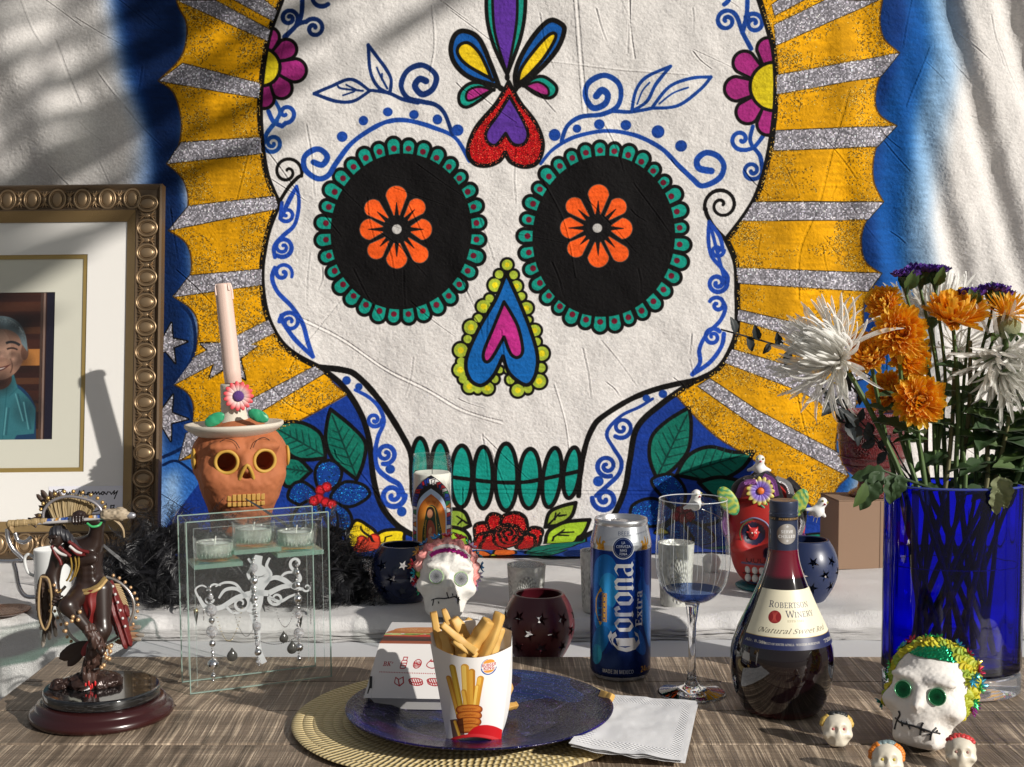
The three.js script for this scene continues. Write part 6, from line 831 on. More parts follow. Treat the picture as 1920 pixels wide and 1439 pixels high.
// ---------- glass candle stand with three tealights ----------
{
  const a = onY(357, 1303, 0), b = onY(621, 1273, 0), W = hypot(b.x - a.x, b.z - a.z), H = .199, t = thing('glass_candle_stand', 'clear glass candle stand of two panes hung with beaded crystal chains', 'candle stand', [a.x, .0005, a.z]); t.rotation.y = atan2(-(b.z - a.z), b.x - a.x); t.rotation.z = .012;
  const pane = MP([.985, 1, .995], .23, { transmission: 1, thickness: 0, ior: 1.45 }), edge = MP([.55, .70, .64], .12, { transmission: .6, thickness: 0 });
  const sheet = (z, w, h, x, y) => { mesh('pane', mv(new THREE.PlaneGeometry(w, h), x + w / 2, y + h / 2, z), pane, t); const e = .0011; mesh('pane_edge', join([box(e, h, .003, x, y + h / 2, z), box(e, h, .003, x + w, y + h / 2, z), box(w, .0010, .003, x + w / 2, y + h, z), box(w, .0010, .003, x + w / 2, y + .0006, z)]), edge, t); mesh('bevel', join([box(.0005, h - .016, .0004, x + .008, y + h / 2, z + .0004), box(.0005, h - .016, .0004, x + w - .008, y + h / 2, z + .0004), box(w - .016, .0005, .0004, x + w / 2, y + h - .008, z + .0004)]), MP([.8, .88, .86], .2, { transmission: .85, thickness: 0 }), t); };
  sheet(0, W, H, 0, 0); sheet(-.052, W * .97, H * 1.0, -.001, 0);
  const shelfM = MP([.50, .74, .64], .08, { transmission: .75, thickness: 0, ior: 1.5 });
  const cups = [['tealight in a clear glass cup, left and lowest on the glass stand', .036, .1485, -.024], ['tealight in a clear glass cup, middle and highest on the glass stand', .083, .1605, -.030], ['tealight in a clear glass cup, right on the glass stand', .133, .1535, -.026]];
  t.updateMatrixWorld(true);
  for (const [label, x, y, z] of cups) {
    mesh('glass_shelf', rbox(.056, .0055, .046, .0008, x, y - .0028, z), shelfM, t);
    const c = thing('tealight', label, 'candle', V(x, y, z).applyMatrix4(t.matrixWorld), 'tealights in glass cups');
    mesh('cup', lathe([[0, .0008], [.0215, .0008], [.0235, .003], [.0248, .012], [.0254, .028], [.0246, .0285], [.0238, .012], [.021, .005], [0, .005]], 48), MP([.95, .98, .96], .02, { transmission: 1, thickness: 0, ior: 1.5 }), c);
    mesh('tin_cup', warp(lathe([[.0192, .0055], [.0200, .0060], [.0206, .013], [.0208, .021], [.0216, .0218]], 120), (v) => { const a = atan2(v.z, v.x), k = 1 + .03 * sin(a * 24); v.x *= k; v.z *= k; }), M([.86, .85, .82], .18, { metalness: .9, bumpMap: tiled(roughB, 8, 1), bumpScale: .003, side: THREE.DoubleSide }), c);
    mesh('wax', lathe([[0, .0058], [.0198, .0058], [.0200, .0188], [.018, .0182], [.003, .0186], [0, .019]], 40), MP([.74, .73, .72], .5), c);
    mesh('wick', tube([[0, .018, 0], [.0006, .024, 0], [.0016, .028, .0004]], .0008, 6, 6), M([.75, .73, .68], .8), c);
  }
  // etched scrolls on the front pane
  const em = MP([.62, .65, .66], .75, { transmission: .4, thickness: 0, side: THREE.DoubleSide });
  const toL = (px, py) => { const u = (px - (357 - (1303 - py) * .023)) / 264, yy = (1303 - 28 * u - py) / 322; return [u * W, yy * H]; };
  const ribbon = (s, w0, w1 = w0, wm = max(w0, w1)) => { const p = curve(s).map((q) => toL(...q)), L = [], Rr = []; p.forEach((q, i) => { const a2 = p[max(0, i - 1)], b2 = p[min(p.length - 1, i + 1)], dx = b2[0] - a2[0], dy = b2[1] - a2[1], l = hypot(dx, dy) || 1, tt = i / (p.length - 1), w = (lerp(w0, w1, tt) + (wm - max(w0, w1)) * sin(PI * tt)) * .34 * .00064; L.push([q[0] - dy / l * w, q[1] + dx / l * w]); Rr.push([q[0] + dy / l * w, q[1] - dx / l * w]); }); return grid(1, p.length - 1, (u, v) => { const q = (u < .5 ? L : Rr)[Math.round(v * (p.length - 1))]; return [q[0], q[1], .0012]; }); };
  const spir = (cx, cy, r, a0, dir, n = 1.3) => { let s = ''; for (let i = 0; i <= 18; i++) { const k = i / 18, q = r * (1 - k * .8), an = a0 + dir * k * n * 2 * PI; s += `${cx + q * cos(an)},${cy + q * sin(an)} `; } return s; };
  for (const r of [ribbon('482,1040 478,1062 492,1080 480,1100 476,1130 470,1150', 20, 34, 44), ribbon('372,1120 384,1138 410,1140 440,1122 470,1112 500,1112', 8, 16, 18), ribbon('372,1122 366,1106 378,1098 392,1106', 6, 3), ribbon(spir(448, 1132, 17, -1.2, 1), 10, 4), ribbon('500,1112 524,1100 545,1096 560,1084 552,1066', 16, 6, 16), ribbon(spir(514, 1122, 14, 3.4, -1), 9, 4), ribbon('492,1092 510,1082 528,1086 548,1100 566,1104', 6, 6, 14), ribbon('408,1122 420,1106 440,1104 458,1116', 5, 6, 10), ribbon(spir(552, 1054, 14, 1.6, 1, 1), 9, 5), ribbon('474,1150 478,1180 482,1220 492,1246', 30, 16, 22), ribbon('386,1108 398,1096 412,1098', 4, 3, 6), ribbon('420,1136 432,1148 446,1150', 6, 3, 8), ribbon('500,1118 520,1128 540,1118 556,1112', 8, 4, 10), ribbon('520,1086 530,1074 546,1072 560,1086', 5, 3, 8), ribbon('462,1046 470,1060 462,1076 470,1092', 6, 8, 10), ribbon('502,1044 496,1060 504,1076 496,1092', 6, 8, 10), ribbon('455,1118 440,1096 420,1092 402,1100', 5, 3, 8), ribbon(spir(390, 1124, 9, 0, 1, 1), 6, 3), ribbon(spir(572, 1100, 9, 3, -1, 1), 6, 3)]) mesh('etched_scroll', r, em, t);
  // crystal chains
  const silver = M([.80, .80, .80], .12, { metalness: 1 }), crystal = MP([.95, .95, .97], .0, { transmission: .8, thickness: .004, ior: 1.55 }), dk = MP([.06, .06, .055], .12, { clearcoat: .6 }), gold = M([.62, .52, .30], .25, { metalness: .9 });
  const chain = (x, y0, y1, drift, big, seed) => { const R = rng(seed), sm = [], g = new THREE.Group(); g.name = 'crystal_chain'; t.add(g); let y = y0; const [X0, Y0] = toL(x, y0), [X1, Y1] = toL(x + drift, y1), L = Y0 - Y1; for (let s = 0; s < L; s += .0042) { const k = s / L, r = .0012 + .0010 * R(); sm.push(sph(r, lerp(X0, X1, k) + .0016 * (R() - .5), Y0 - s, .0042, 1, 1, 1, 10, 8)); } mesh('small_beads', join(sm), silver, g); for (const [k, r, cr] of big) mesh('bead', sph(r, lerp(X0, X1, k), Y0 - k * L, .0055, 1, 1.05, 1, 20, 14), cr ? crystal : silver, g); };
  chain(392, 1100, 1282, 5, [[.10, .003, 1], [.24, .0068, 1], [.34, .0036, 0], [.46, .0068, 1], [.58, .0038, 0], [.80, .0066, 0], [.92, .003, 0]], 3); chain(470, 1046, 1252, 10, [[.08, .005, 1], [.2, .0042, 0], [.36, .003, 0], [.62, .0052, 1], [.78, .003, 1], [.86, .0042, 0], [.95, .003, 1]], 5); chain(552, 1050, 1246, 5, [[.1, .003, 0], [.22, .0034, 0], [.36, .0048, 0], [.52, .0045, 1], [.70, .0062, 1], [.84, .0048, 0], [.95, .0028, 0]], 7);
  const swag = (x0, y0, x1, y1, sag, m, name) => { const p = []; for (let i = 0; i <= 26; i++) { const k = i / 26, [X, Y] = toL(lerp(x0, x1, k), lerp(y0, y1, k) + sag * 4 * k * (1 - k)); p.push(sph(.0007, X, Y, .0035, 1, 1, 1, 6, 5)); } mesh(name, join(p), m, t); };
  swag(400, 1140, 450, 1140, 62, gold, 'swag_chain'); swag(434, 1140, 470, 1180, 30, silver, 'swag_chain'); swag(508, 1120, 552, 1122, 55, silver, 'swag_chain'); swag(470, 1195, 552, 1195, 14, dk, 'swag_chain');
  for (const [x, y, r] of [[431, 1229, .0062], [527, 1196, .0052], [543, 1216, .0062]]) { const [X, Y] = toL(x, y); const g = nets((q) => smin(sE(q, [0, -.001, 0], [r, r, r * .45]), sC(q, [0, 0, 0], [0, r * 1.5, 0], r * .6, .0006), .004), [-.009, -.009, -.005], [.009, .012, .005], .0009); mesh('drop_pendant', g.translate(X, Y, .005), dk, t); }
  for (const [x, y] of [[380, 1172], [579, 1180]]) { const [X, Y] = toL(x, y); mesh('long_drop', new THREE.ConeGeometry(.0032, .016, 6).rotateX(PI).translate(X, Y - .004, -.047), dk, t); mesh('long_drop_cap', sph(.0028, X, Y + .006, -.047, 1, 1, 1, 10, 8), gold, t); swag(x, y - 90 + (x < 450 ? 60 : 0), x, y - 10, 0, silver, 'swag_chain'); }
}

// ---------- sugar skulls ----------
const rosette = (() => { const g = grid(40, 10, (u, v) => { const a = u * 2 * PI, k = 1 - v * .86, w = 1 + .26 * sin(5 * a + v * 7); return [cos(a) * k * w, sin(a) * k * w, v * 1.05 * (1.15 - .2 * v)]; }); return g; })();
const sequin = shapeGeo(Array.from({ length: 48 }, (_, i) => { const a = i / 48 * 2 * PI, r = .62 + .38 * cos(6 * a); return [r * cos(a), r * sin(a)]; }), .10, .05), sequinCup = warp(sequin, (v) => { v.z += .45 * (v.x * v.x + v.y * v.y); });
const foil = (c, r = .22) => M(c, r, { metalness: .75 });
const spokeDisc = canvas(256, 256, (g) => { g.fillStyle = '#fff'; g.fillRect(0, 0, 256, 256); for (let i = 0; i < 48; i++) { const a = i / 48 * 2 * PI; g.strokeStyle = i % 2 ? '#222' : '#eee'; g.lineWidth = 6; g.beginPath(); g.moveTo(128, 128); g.lineTo(128 + 128 * cos(a), 128 + 128 * sin(a)); g.stroke(); } });
const sugarField = (p) => {
  const m = V(abs(p.x), p.y, p.z);
  let d = sE(p, [0, .070, -.014], [.045, .044, .054]); d = smin(d, sE(p, [0, .036, .016], [.034, .040, .030]), .022);
  d = smin(d, sE(m, [.031, .043, .020], [.015, .011, .017]), .012); d = smin(d, sB(p, [0, .012, .016], [.0265, .0125, .0245], .009), .012);
  d = smin(d, sE(m, [.019, .0735, .036], [.017, .006, .010]), .010);
  d = smax(d, -sE(m, [.0190, .058, .0525], [.0150, .0140, .0100]), .005); d = smin(d, sC(p, [0, .060, .0435], [0, .044, .0505], .0042, .0048), .007);
  d = smax(d, -sE(m, [.0046, .0375, .0530], [.0036, .0052, .0060]), .003); d = smax(d, -sE(m, [.034, .022, .040], [.010, .013, .014]), .010);
  return d;
};
const sugarGeo = nets((p) => sugarField(p) + .0004 * noise(p.x * 300, p.y * 300, p.z * 300) + .00015 * noise(p.x * 700, p.y * 700, p.z * 700), [-.052, -.004, -.074], [.052, .119, .054], .0017);
const sugarB = pixelsTex(256, 256, (x, y) => { const v = 128 + 90 * (h3(x, y, 1) - .5) + 30 * noise(x * .2, y * .2, 3.5); return [v, v, v]; }, false);
const onSkull = (o, d) => { let r = .14; const q = V(0, 0, 0); for (let i = 0; i < 90; i++) { q.copy(o).addScaledVector(d, r); const s = sugarField(q); if (s < .0002) break; r -= max(.0003, s * .6); } return q.clone(); };
const skullN = (q) => { const e = .001; return V(sugarField(V(q.x + e, q.y, q.z)) - sugarField(V(q.x - e, q.y, q.z)), sugarField(V(q.x, q.y + e, q.z)) - sugarField(V(q.x, q.y - e, q.z)), sugarField(V(q.x, q.y, q.z + e)) - sugarField(V(q.x, q.y, q.z - e))).normalize(); };
function sugarSkull(label, pos, turn, scale, white) {
  const t = thing('sugar_skull', label, 'sugar skull', pos); t.rotation.set(...turn, 'YXZ'); t.scale.setScalar(scale);
  mesh('skull', sugarGeo, white, t); return t;
}
const onFace = (x, y, lift = .0005) => { let z = .09; const q = V(x, y, z); for (let i = 0; i < 120; i++) { q.z = z; const s = sugarField(q); if (s < .0002) break; z -= max(.0003, s * .6); } return V(x, y, z + lift); };
const stitch = (t, lines, m, r = .0011) => { for (const l of lines) mesh('icing_stitch', tube(l.map(([x, y]) => onFace(x, y, r * .6)), r, 12, 6), m, t); };
{
  const w = MP([.80, .76, .71], .9, { bumpMap: tiled(sugarB, 1), bumpScale: .0008 });
  const p = onY(1742, 1402, 0); p.y = .0035;
  const t = sugarSkull('white sugar skull with green foil eyes and a crown of tiny bright icing flowers', [p.x - .004, p.y - .002, p.z - .008], [-.22, -.56, -.07], .90, w);
  const gf = MP([.01, .22, .07], .25, { metalness: .55, map: spokeDisc });
  for (const s of [-1, 1]) { const q = onFace(s * .0190, .058, .0042); const g = new THREE.CircleGeometry(.0092, 40); mesh('foil_eye', place(g, q, V(s * .10, -.02, 1)), gf, t); mesh('foil_eye_edge', place(new THREE.TorusGeometry(.0092, .0007, 6, 40), q, V(s * .1, -.02, 1)), foil([.20, .55, .30]), t); }
  const patchP = []; mesh('foil_patch', grid(90, 40, (u, v) => { const a = lerp(-.62, .78, u), e = lerp(.62 + .10 * abs(u - .4), 1.18, v), d = V(sin(a) * cos(e), sin(e), cos(a) * cos(e)), q = onSkull(V(0, .065, -.012), d); const n = skullN(q); return [q.x + n.x * (.0016 + .0022 * noise(u * 26, v * 15, 2.5)), q.y + n.y * (.0016 + .0022 * noise(u * 26, v * 15, 2.5)), q.z + n.z * .0016, u, v]; }), foil([.01, .27, .11], .28), t);
  const ic = [[.42, .46, .03], [.55, .50, .02], [.30, .42, .04], [.62, .52, .02]].map((c) => M(c, .55)), sq = [[.05, .30, .42], [.40, .02, .06], [.03, .35, .10], [.36, .05, .32], [.45, .36, .05], [.10, .40, .55], [.04, .40, .12], [.02, .22, .26]].map((c) => foil(c, .25)), R = rng(31);
  for (let row = 0; row < 5; row++) { const n = 23; for (let i = 0; i < n; i++) { const a = lerp(-1.95, 2.1, (i + (row % 2) * .5) / n) + .05 * (R() - .5), back = lerp(.34, -.42, row / 4) + .05 * (R() - .5) - .15 * sstep(1, 1.9, abs(a)) * (a < 0 ? -1 : .2), d = V(sin(a), cos(a), back).normalize(), q = onSkull(V(0, .055, -.010), d), nn = skullN(q); if (row === 0 && R() < .2) continue;
    const sz = .0058 + .0022 * R(), o = mesh('icing_rosette', rosette, ic[floor(R() * 4)], t); o.position.copy(q); o.scale.setScalar(sz); o.quaternion.setFromUnitVectors(V(0, 0, 1), nn); o.rotateZ(R() * 6);
    if (R() < (row > 1 ? .34 : .14)) { const s = mesh('foil_flower', sequinCup, sq[floor(R() * 8)], t); s.position.copy(q).addScaledVector(nn, sz * .9); s.scale.setScalar(.0052 + .0020 * R()); s.quaternion.setFromUnitVectors(V(0, 0, 1), nn.clone().add(V(R() - .5, R() - .5, R() - .2).multiplyScalar(.7)).normalize()); } } }
  const ink = M([.015, .015, .018], .35);
  stitch(t, [[[-.026, .0235], [-.016, .0215], [-.006, .0215], [.004, .021], [.016, .0195], [.025, .0185]], [[-.023, .012], [-.022, .022], [-.019, .030], [-.021, .033]], [[-.015, .024], [-.0135, .018]], [[-.009, .025], [-.007, .021], [-.004, .017]], [[.007, .013], [.007, .022], [.0085, .0275]], [[.0035, .021], [.0115, .0185]], [[.018, .010], [.0185, .018], [.0215, .0245]], [[.014, .015], [.023, .0215]]], ink, .00115);
}
{
  const w = MP([.80, .77, .71], .6, { bumpMap: tiled(sugarB, 1), bumpScale: .0002 });
  const p = at(828, 1183, 1.80), t = sugarSkull('white sugar skull with silver foil eyes and pink icing flowers, behind the fries carton', [p.x, SHELF + .001, p.z - .026], [-.20, .13, -.12], .90, w);
  const sv = M([1, 1, 1], .2, { metalness: .9, map: spokeDisc });
  for (const s of [-1, 1]) { const q = onFace(s * .0190, .058, .0042); mesh('foil_eye', place(new THREE.CircleGeometry(.0100, 40), q, V(s * .1, 0, 1)), sv, t); mesh('icing_ring', place(new THREE.TorusGeometry(.0104, .0008, 8, 40), q.clone().add(V(0, 0, -.0006)), V(s * .1, 0, 1)), M([.28, .45, .20], .5), t); }
  const pk = [[.82, .32, .29], [.85, .40, .36], [.76, .24, .25]].map((c) => M(c, .5)), gn = M([.28, .42, .04], .5), sq = [[.02, .34, .45], [.50, .03, .06], [.55, .42, .70], [.02, .45, .20], [.5, .26, .05], [.03, .25, .55], [.52, .45, .66]].map((c) => foil(c, .22)), R = rng(8);
  for (let row = 0; row < 3; row++) for (let i = 0; i < 15; i++) { const a = lerp(-2.0, 1.9, i / 14) + .07 * (R() - .5), low = abs(a) > 1.35, back = lerp(.30, -.15, row / 2) + .06 * (R() - .5), q = onSkull(V(0, .055, -.010), V(sin(a), cos(a), back).normalize()), nn = skullN(q); if (low && row === 2) continue;
    const sz = low ? .0048 + .002 * R() : .0082 + .0028 * R(); const o = mesh('icing_rosette', rosette, low && R() < .45 ? gn : pk[floor(R() * 3)], t); o.position.copy(q); o.scale.set(sz, sz, sz * .9); o.quaternion.setFromUnitVectors(V(0, 0, 1), nn); o.rotateZ(R() * 6);
    if (row > 0 && R() < .8 || low && R() < .5) { const s = mesh('foil_flower', sequinCup, sq[floor(R() * 7)], t); s.position.copy(q).addScaledVector(nn, sz * .9); s.scale.setScalar(.0082); s.quaternion.setFromUnitVectors(V(0, 0, 1), nn.clone().add(V(R() - .5, R() - .3, R() * .8).multiplyScalar(.5)).normalize()); } }
  mesh('icing_band', grid(30, 5, (u, v) => { const a = lerp(-.9, .9, u), d = V(sin(a), .93, lerp(.62, .42, v)).normalize(), q = onSkull(V(0, .055, -.010), d), n = skullN(q); return [q.x + n.x * .0016, q.y + n.y * .0016, q.z + n.z * .0016, u, v]; }), M([.78, .74, .70], .5), t);
  for (let i = 0; i < 9; i++) { const a = lerp(-.62, .52, i / 8), q = onSkull(V(0, .055, -.010), V(sin(a), .80 + .06 * cos(a * 3), .72).normalize()), n = skullN(q); mesh('magenta_foil', place(rbox(.0085, .0075, .0025, .0008), q.addScaledVector(n, .0014), n, R() * .8), foil([.40, .015, .20], .2), t); }
  const ink = M([.012, .012, .014], .4);
  stitch(t, [[[-.022, .022], [-.014, .0255], [-.002, .0265], [.004, .0285]], [[-.020, .014], [-.019, .023]], [[-.001, .036], [.001, .031], [.0035, .027]], [[.008, .035], [.009, .032]], [[.014, .034], [.017, .027], [.0185, .020]], [[.0185, .031], [.019, .023]], [[.0045, .028], [.0115, .0305], [.021, .026]], [[-.012, .021], [-.011, .018]]], ink, .0009);
}
{ // three thumb-sized ones
  const R = rng(12), w = MP([.72, .66, .54], .4, { clearcoat: .3 });
  const mini = (label, px, py, sc, turn, cols, eye) => { const p = onY(px, py, 0); const t = thing('small_sugar_skull', label, 'sugar skull', [p.x, .0005, p.z - .010], 'thumb-sized cream sugar skulls'); t.rotation.set(-.12, turn, 0, 'YXZ'); t.scale.setScalar(sc);
    mesh('skull', miniGeo, w, t);
    for (const s of [-1, 1]) mesh('eye_dot', sph(.0014, s * .0052, .0180, .0102, 1, 1, .5, 10, 8), M(eye, .35), t);
    cols.forEach(([c, a0, a1, b]) => { for (let i = 0; i < 7; i++) { const a = lerp(a0, a1, i / 6), d = V(sin(a), cos(a) * 1.02, b + .1 * (R() - .5)).normalize(); mesh('icing_blob', sph(.0030 + .0008 * R(), .0138 * d.x, .0185 + .0128 * d.y, -.001 + .0130 * d.z, 1, .8, 1, 10, 8), M(c, .45), t); } }); return t; };
  const miniGeo = nets((p) => { const m = V(abs(p.x), p.y, p.z); let d = sE(p, [0, .0185, -.001], [.0145, .0135, .0135]); d = smin(d, sE(p, [0, .0075, .003], [.0105, .009, .0095]), .008); d = smin(d, sE(m, [.0095, .0115, .006], [.0045, .0035, .004]), .004); d = smax(d, -sE(m, [.0052, .0180, .0135], [.0036, .0034, .0036]), .002); d = smin(d, sE(p, [0, .0120, .0118], [.0018, .0036, .0022]), .003); d = smax(d, -sE(m, [.0085, .006, .0125], [.003, .004, .004]), .003); return smax(d, -(p.y - .0003), .001) + .0003 * noise(p.x * 260, p.y * 260, p.z * 260); }, [-.018, -.001, -.018], [.018, .034, .018], .0009);
  mini('cream miniature skull with black and pale yellow icing hair, in front of the wine bottle', 1574, 1406, 1.04, -.05, [[[.02, .022, .022], -.5, .6, .1], [[.62, .42, .10], -1.35, -.7, .1], [[.62, .42, .10], .8, 1.5, .0]], [.45, .12, .12]);
  mini('cream miniature skull with orange and blue grey icing hair, cut by the bottom edge', 1668, 1466, 1.04, -.1, [[[.20, .27, .28], -.5, .5, .15], [[.75, .22, .02], -1.6, -.6, .15], [[.75, .22, .02], .6, 1.7, .15]], [.55, .42, .05]);
  mini('cream miniature skull with red icing hair, nearest the bottom right corner', 1808, 1450, 1.0, -.2, [[[.62, .05, .05], -.7, .9, .2], [[.62, .03, .03], -.9, .8, -.1]], [.40, .22, .18]);
}

// ---------- blue vase and its bouquet ----------
const VASE = onY(1783, 1296, 0); VASE.y = 0;
const VH = at(1783, 908, -VASE.z).y;
{
  const t = thing('blue_vase', 'tall oval cobalt blue glass vase holding the bouquet, on the right', 'vase', VASE), S = [1, 1, .62], R = .0795;
  const bm = MP([.10, .14, .88], .02, { transmission: 1, thickness: .006, ior: 1.5, attenuationColor: C(.02, .035, .82), attenuationDistance: .007 });
  const flute = (g) => warp(g, (v) => { const a = atan2(v.z, v.x), r = hypot(v.x, v.z), k = 1 + (r > .05 ? .010 * sin(a * 14 + .6 * sin(a * 3)) + .004 * noise(a * 9, v.y * 14, 1.5) : 0); v.x *= k; v.z *= k; });
  mesh('glass_wall', flute(lathe([[0, .0262], [R - .004, .0262], [R, .030], [R, VH - .002], [R - .001, VH], [R - .004, VH], [R - .0055, VH - .003], [R - .0065, .040], [R - .014, .031], [0, .030]], 160)).scale(...S), bm, t);
  mesh('clear_base', lathe([[0, 0], [R - .003, 0], [R, .003], [R, .022], [R - .003, .0255], [0, .0255]], 96).scale(...S), MP([.86, .90, .98], .03, { transmission: .9, thickness: .02, ior: 1.5 }), t);
  mesh('blue_floor', lathe([[0, .0262], [R - .004, .0262], [R - .006, .0275], [0, .0275]], 64).scale(...S), MP([.004, .006, .10], .2), t);
  mesh('rim', new THREE.TorusGeometry(R - .001, .0014, 8, 96).rotateX(PI / 2).scale(...S).translate(0, VH, 0), MP([.10, .14, .55], .05, { transmission: .5, thickness: 0 }), t);
  mesh('water_line', new THREE.TorusGeometry(R - .007, .0006, 6, 96).rotateX(PI / 2).scale(...S).translate(0, VH * .62, 0), MP([.2, .25, .7], .05, { transmission: .6, thickness: 0 }), t);
}
const stemM = M([.075, .13, .035], .6), stemD = M([.035, .065, .022], .65), leafM = new THREE.MeshPhysicalMaterial({ color: C(.030, .072, .018), roughness: .6, transmission: .25, thickness: 0, side: THREE.DoubleSide }), leafL = new THREE.MeshPhysicalMaterial({ color: C(.085, .15, .035), roughness: .6, transmission: .3, thickness: 0, side: THREE.DoubleSide }), eucM = M([.018, .024, .026], .55, { side: THREE.DoubleSide });
const inVase = (k, s = 1) => V(VASE.x + .05 * cos(k * 2.4) * s, .045, VASE.z + .022 * sin(k * 2.4));
const mouth = (px, dz = 0) => { const q = at(px, 905, -VASE.z); return V(q.x, VH - .004, VASE.z + dz); };
// petal of length 1 along +y, hollow side towards +z
const petalGeo = (w, curl, cup, tip = .5) => grid(4, 11, (u, v) => { const x = (u - .5) * 2, ww = w * (.55 + .45 * sstep(0, .6, v)) * sqrt(max(.02, 1 - pow(max(0, v - .78) / .225, 2))); const a = curl * v; const y = abs(curl) > .01 ? sin(a) / curl : v, z = abs(curl) > .01 ? (1 - cos(a)) / curl : 0; return [x * ww, y - (v > .93 ? abs(x) * .02 : 0), z + cup * ww * x * x, u, v]; });
const spider = [petalGeo(.029, .8, 1.2), petalGeo(.026, 1.4, 1.4), petalGeo(.032, .4, 1.2), petalGeo(.026, -.9, 1.3), petalGeo(.028, 1.1, 1.3)], mumP = [petalGeo(.098, .55, .9), petalGeo(.092, 1.05, 1), petalGeo(.105, .3, .8)];
const whiteP = [[.90, .89, .85], [.86, .85, .80], [.92, .91, .88]].map((c) => new THREE.MeshPhysicalMaterial({ color: C(...c), roughness: .6, transmission: .42, thickness: 0, side: THREE.DoubleSide }));
const orangeP = [[.94, .55, .015], [.92, .49, .012], [.95, .61, .03]].map((c) => new THREE.MeshPhysicalMaterial({ color: C(...c), roughness: .65, transmission: .5, thickness: 0, side: THREE.DoubleSide })), centreM = M([.30, .16, .02], .8);
function bloom(t, o, axis, layers, geos, mats, seed) {                // layers: [count, angle from the axis, length, spread]
  const R = rng(seed), a = axis.clone().normalize(), e1 = V(0, 1, 0).cross(a); if (e1.length() < .1) e1.set(1, 0, 0); e1.normalize(); const e2 = a.clone().cross(e1), B = new THREE.Matrix4();
  for (const [n, th, len, sp = .15, droop = 0] of layers) for (let i = 0; i < n; i++) {
    const ph = (i + .35 * R()) / n * 2 * PI + th * 3, q = th + sp * (R() - .5) * 2, L = len * (.84 + .3 * R());
    const rad = e1.clone().multiplyScalar(cos(ph)).addScaledVector(e2, sin(ph)), d = a.clone().multiplyScalar(cos(q)).addScaledVector(rad, sin(q)); if (droop) d.y -= droop * R(); d.normalize();
    const z = a.clone().multiplyScalar(sin(q)).addScaledVector(rad, -cos(q)); z.addScaledVector(d, -z.dot(d)).normalize(); const x = d.clone().cross(z);
    const m = mesh('petal', geos[floor(R() * geos.length)], mats[floor(R() * mats.length)], t); B.makeBasis(x, d, z); m.quaternion.setFromRotationMatrix(B); m.position.copy(o).addScaledVector(rad, .05 * len * sin(q)); m.scale.set(L, L, L);
  }
}
const leafGeo = (() => grid(6, 10, (u, v) => { const x = (u - .5) * 2, w = .24 * pow(sin(PI * pow(v, .8)), .8) * (1 + .10 * sin(v * 22)); return [x * w, v - .35 * v * v * .3, .10 * abs(x) * w * 4 - .22 * v * v, u, v]; }))();
const lobed = (() => grid(8, 16, (u, v) => { const x = (u - .5) * 2, w = .30 * pow(sin(PI * pow(v, .75)), .7) * (.62 + .38 * pow(abs(sin(v * 9.5)), .7)); return [x * w, v, .12 * abs(x) * w * 3 - .30 * v * v + .02 * sin(v * 20 + x * 3), u, v]; }))();
function leafAt(t, p, dir, up, L, m, geo = leafGeo, name = 'leaf') { const d = dir.clone().normalize(), z = up.clone().addScaledVector(d, -up.dot(d)).normalize(), x = d.clone().cross(z); const o = mesh(name, geo, m, t); o.quaternion.setFromRotationMatrix(new THREE.Matrix4().makeBasis(x, d, z)); o.position.copy(p); o.scale.setScalar(L); return o; }
function stemTo(t, o, from, viaPx, k, r = .0028, m = stemM) { const w = mouth(viaPx, .018 * sin(k * 1.9)), p = [inVase(k), w.clone().lerp(inVase(k), .5), w, w.clone().lerp(from, .5).add(V(.004 * sin(k), .002, 0)), from].map((q) => q.clone().sub(o)); mesh('stem', taper(p, [r * 1.15, r * 1.1, r, r * .9, r * .75], 22, 8), m, t); return p; }
let fk = 0;
function mum(name, label, cat, group, px, py, Z, axis, layers, geos, mats, mouthPx, opt = {}) {
  const c = at(px, py, Z), o = V(VASE.x, VH, VASE.z); fk++;
  const t = thing(name, label, cat, o, group), p = c.clone().sub(o), a = axis.clone().normalize();
  bloom(t, p, a, layers, geos, mats, fk * 17 + 3);
  mesh('calyx', nets((q) => smin(sE(q, [0, 0, -.003], [.0075, .0075, .006]), sC(q, [0, 0, -.004], [0, 0, -.012], .005, .003), .005), [-.012, -.012, -.018], [.012, .012, .008], .0016).applyQuaternion(new THREE.Quaternion().setFromUnitVectors(V(0, 0, 1), a)).translate(p.x, p.y, p.z), opt.cal ?? stemM, t);
  if (opt.centre) { const g = []; for (let i = 0; i < 40; i++) { const an = i * 2.4, r = opt.centre * sqrt(i / 40); g.push(sph(.0016, r * cos(an), r * sin(an), .004 + .003 * (1 - r / opt.centre), 1, 1, 1.4, 6, 5)); } mesh('flower_centre', join(g).applyQuaternion(new THREE.Quaternion().setFromUnitVectors(V(0, 0, 1), a)).translate(p.x, p.y, p.z), centreM, t); }
  const st = stemTo(t, o, c.clone().addScaledVector(a, -.008), mouthPx, fk, opt.r ?? .003, opt.sm ?? stemM);
  const R = rng(fk * 5); for (let i = 0; i < (opt.leaves ?? 2); i++) { const k = .30 + .5 * R(), q = st[2].clone().lerp(st[4], k), d = V(R() - .5, .25 * (R() - .2), R() * .5 - .1).normalize(); leafAt(t, q, d, V(0, 1, .4), .028 + .022 * R(), R() < .35 ? leafL : leafM, R() < .5 ? lobed : leafGeo); }
  return t;
}
const SP = (L) => [[34, .25, L * .78, .2], [48, .6, L * .95, .2], [56, .95, L * 1.03, .2], [56, 1.3, L * 1.05, .2], [40, 1.65, L, .24, .25]];
const MU = (L) => [[18, .22, L * .45, .14], [28, .50, L * .66, .14], [38, .80, L * .86, .14], [44, 1.08, L * .98, .14], [44, 1.34, L * 1.02, .14], [38, 1.58, L, .16]];
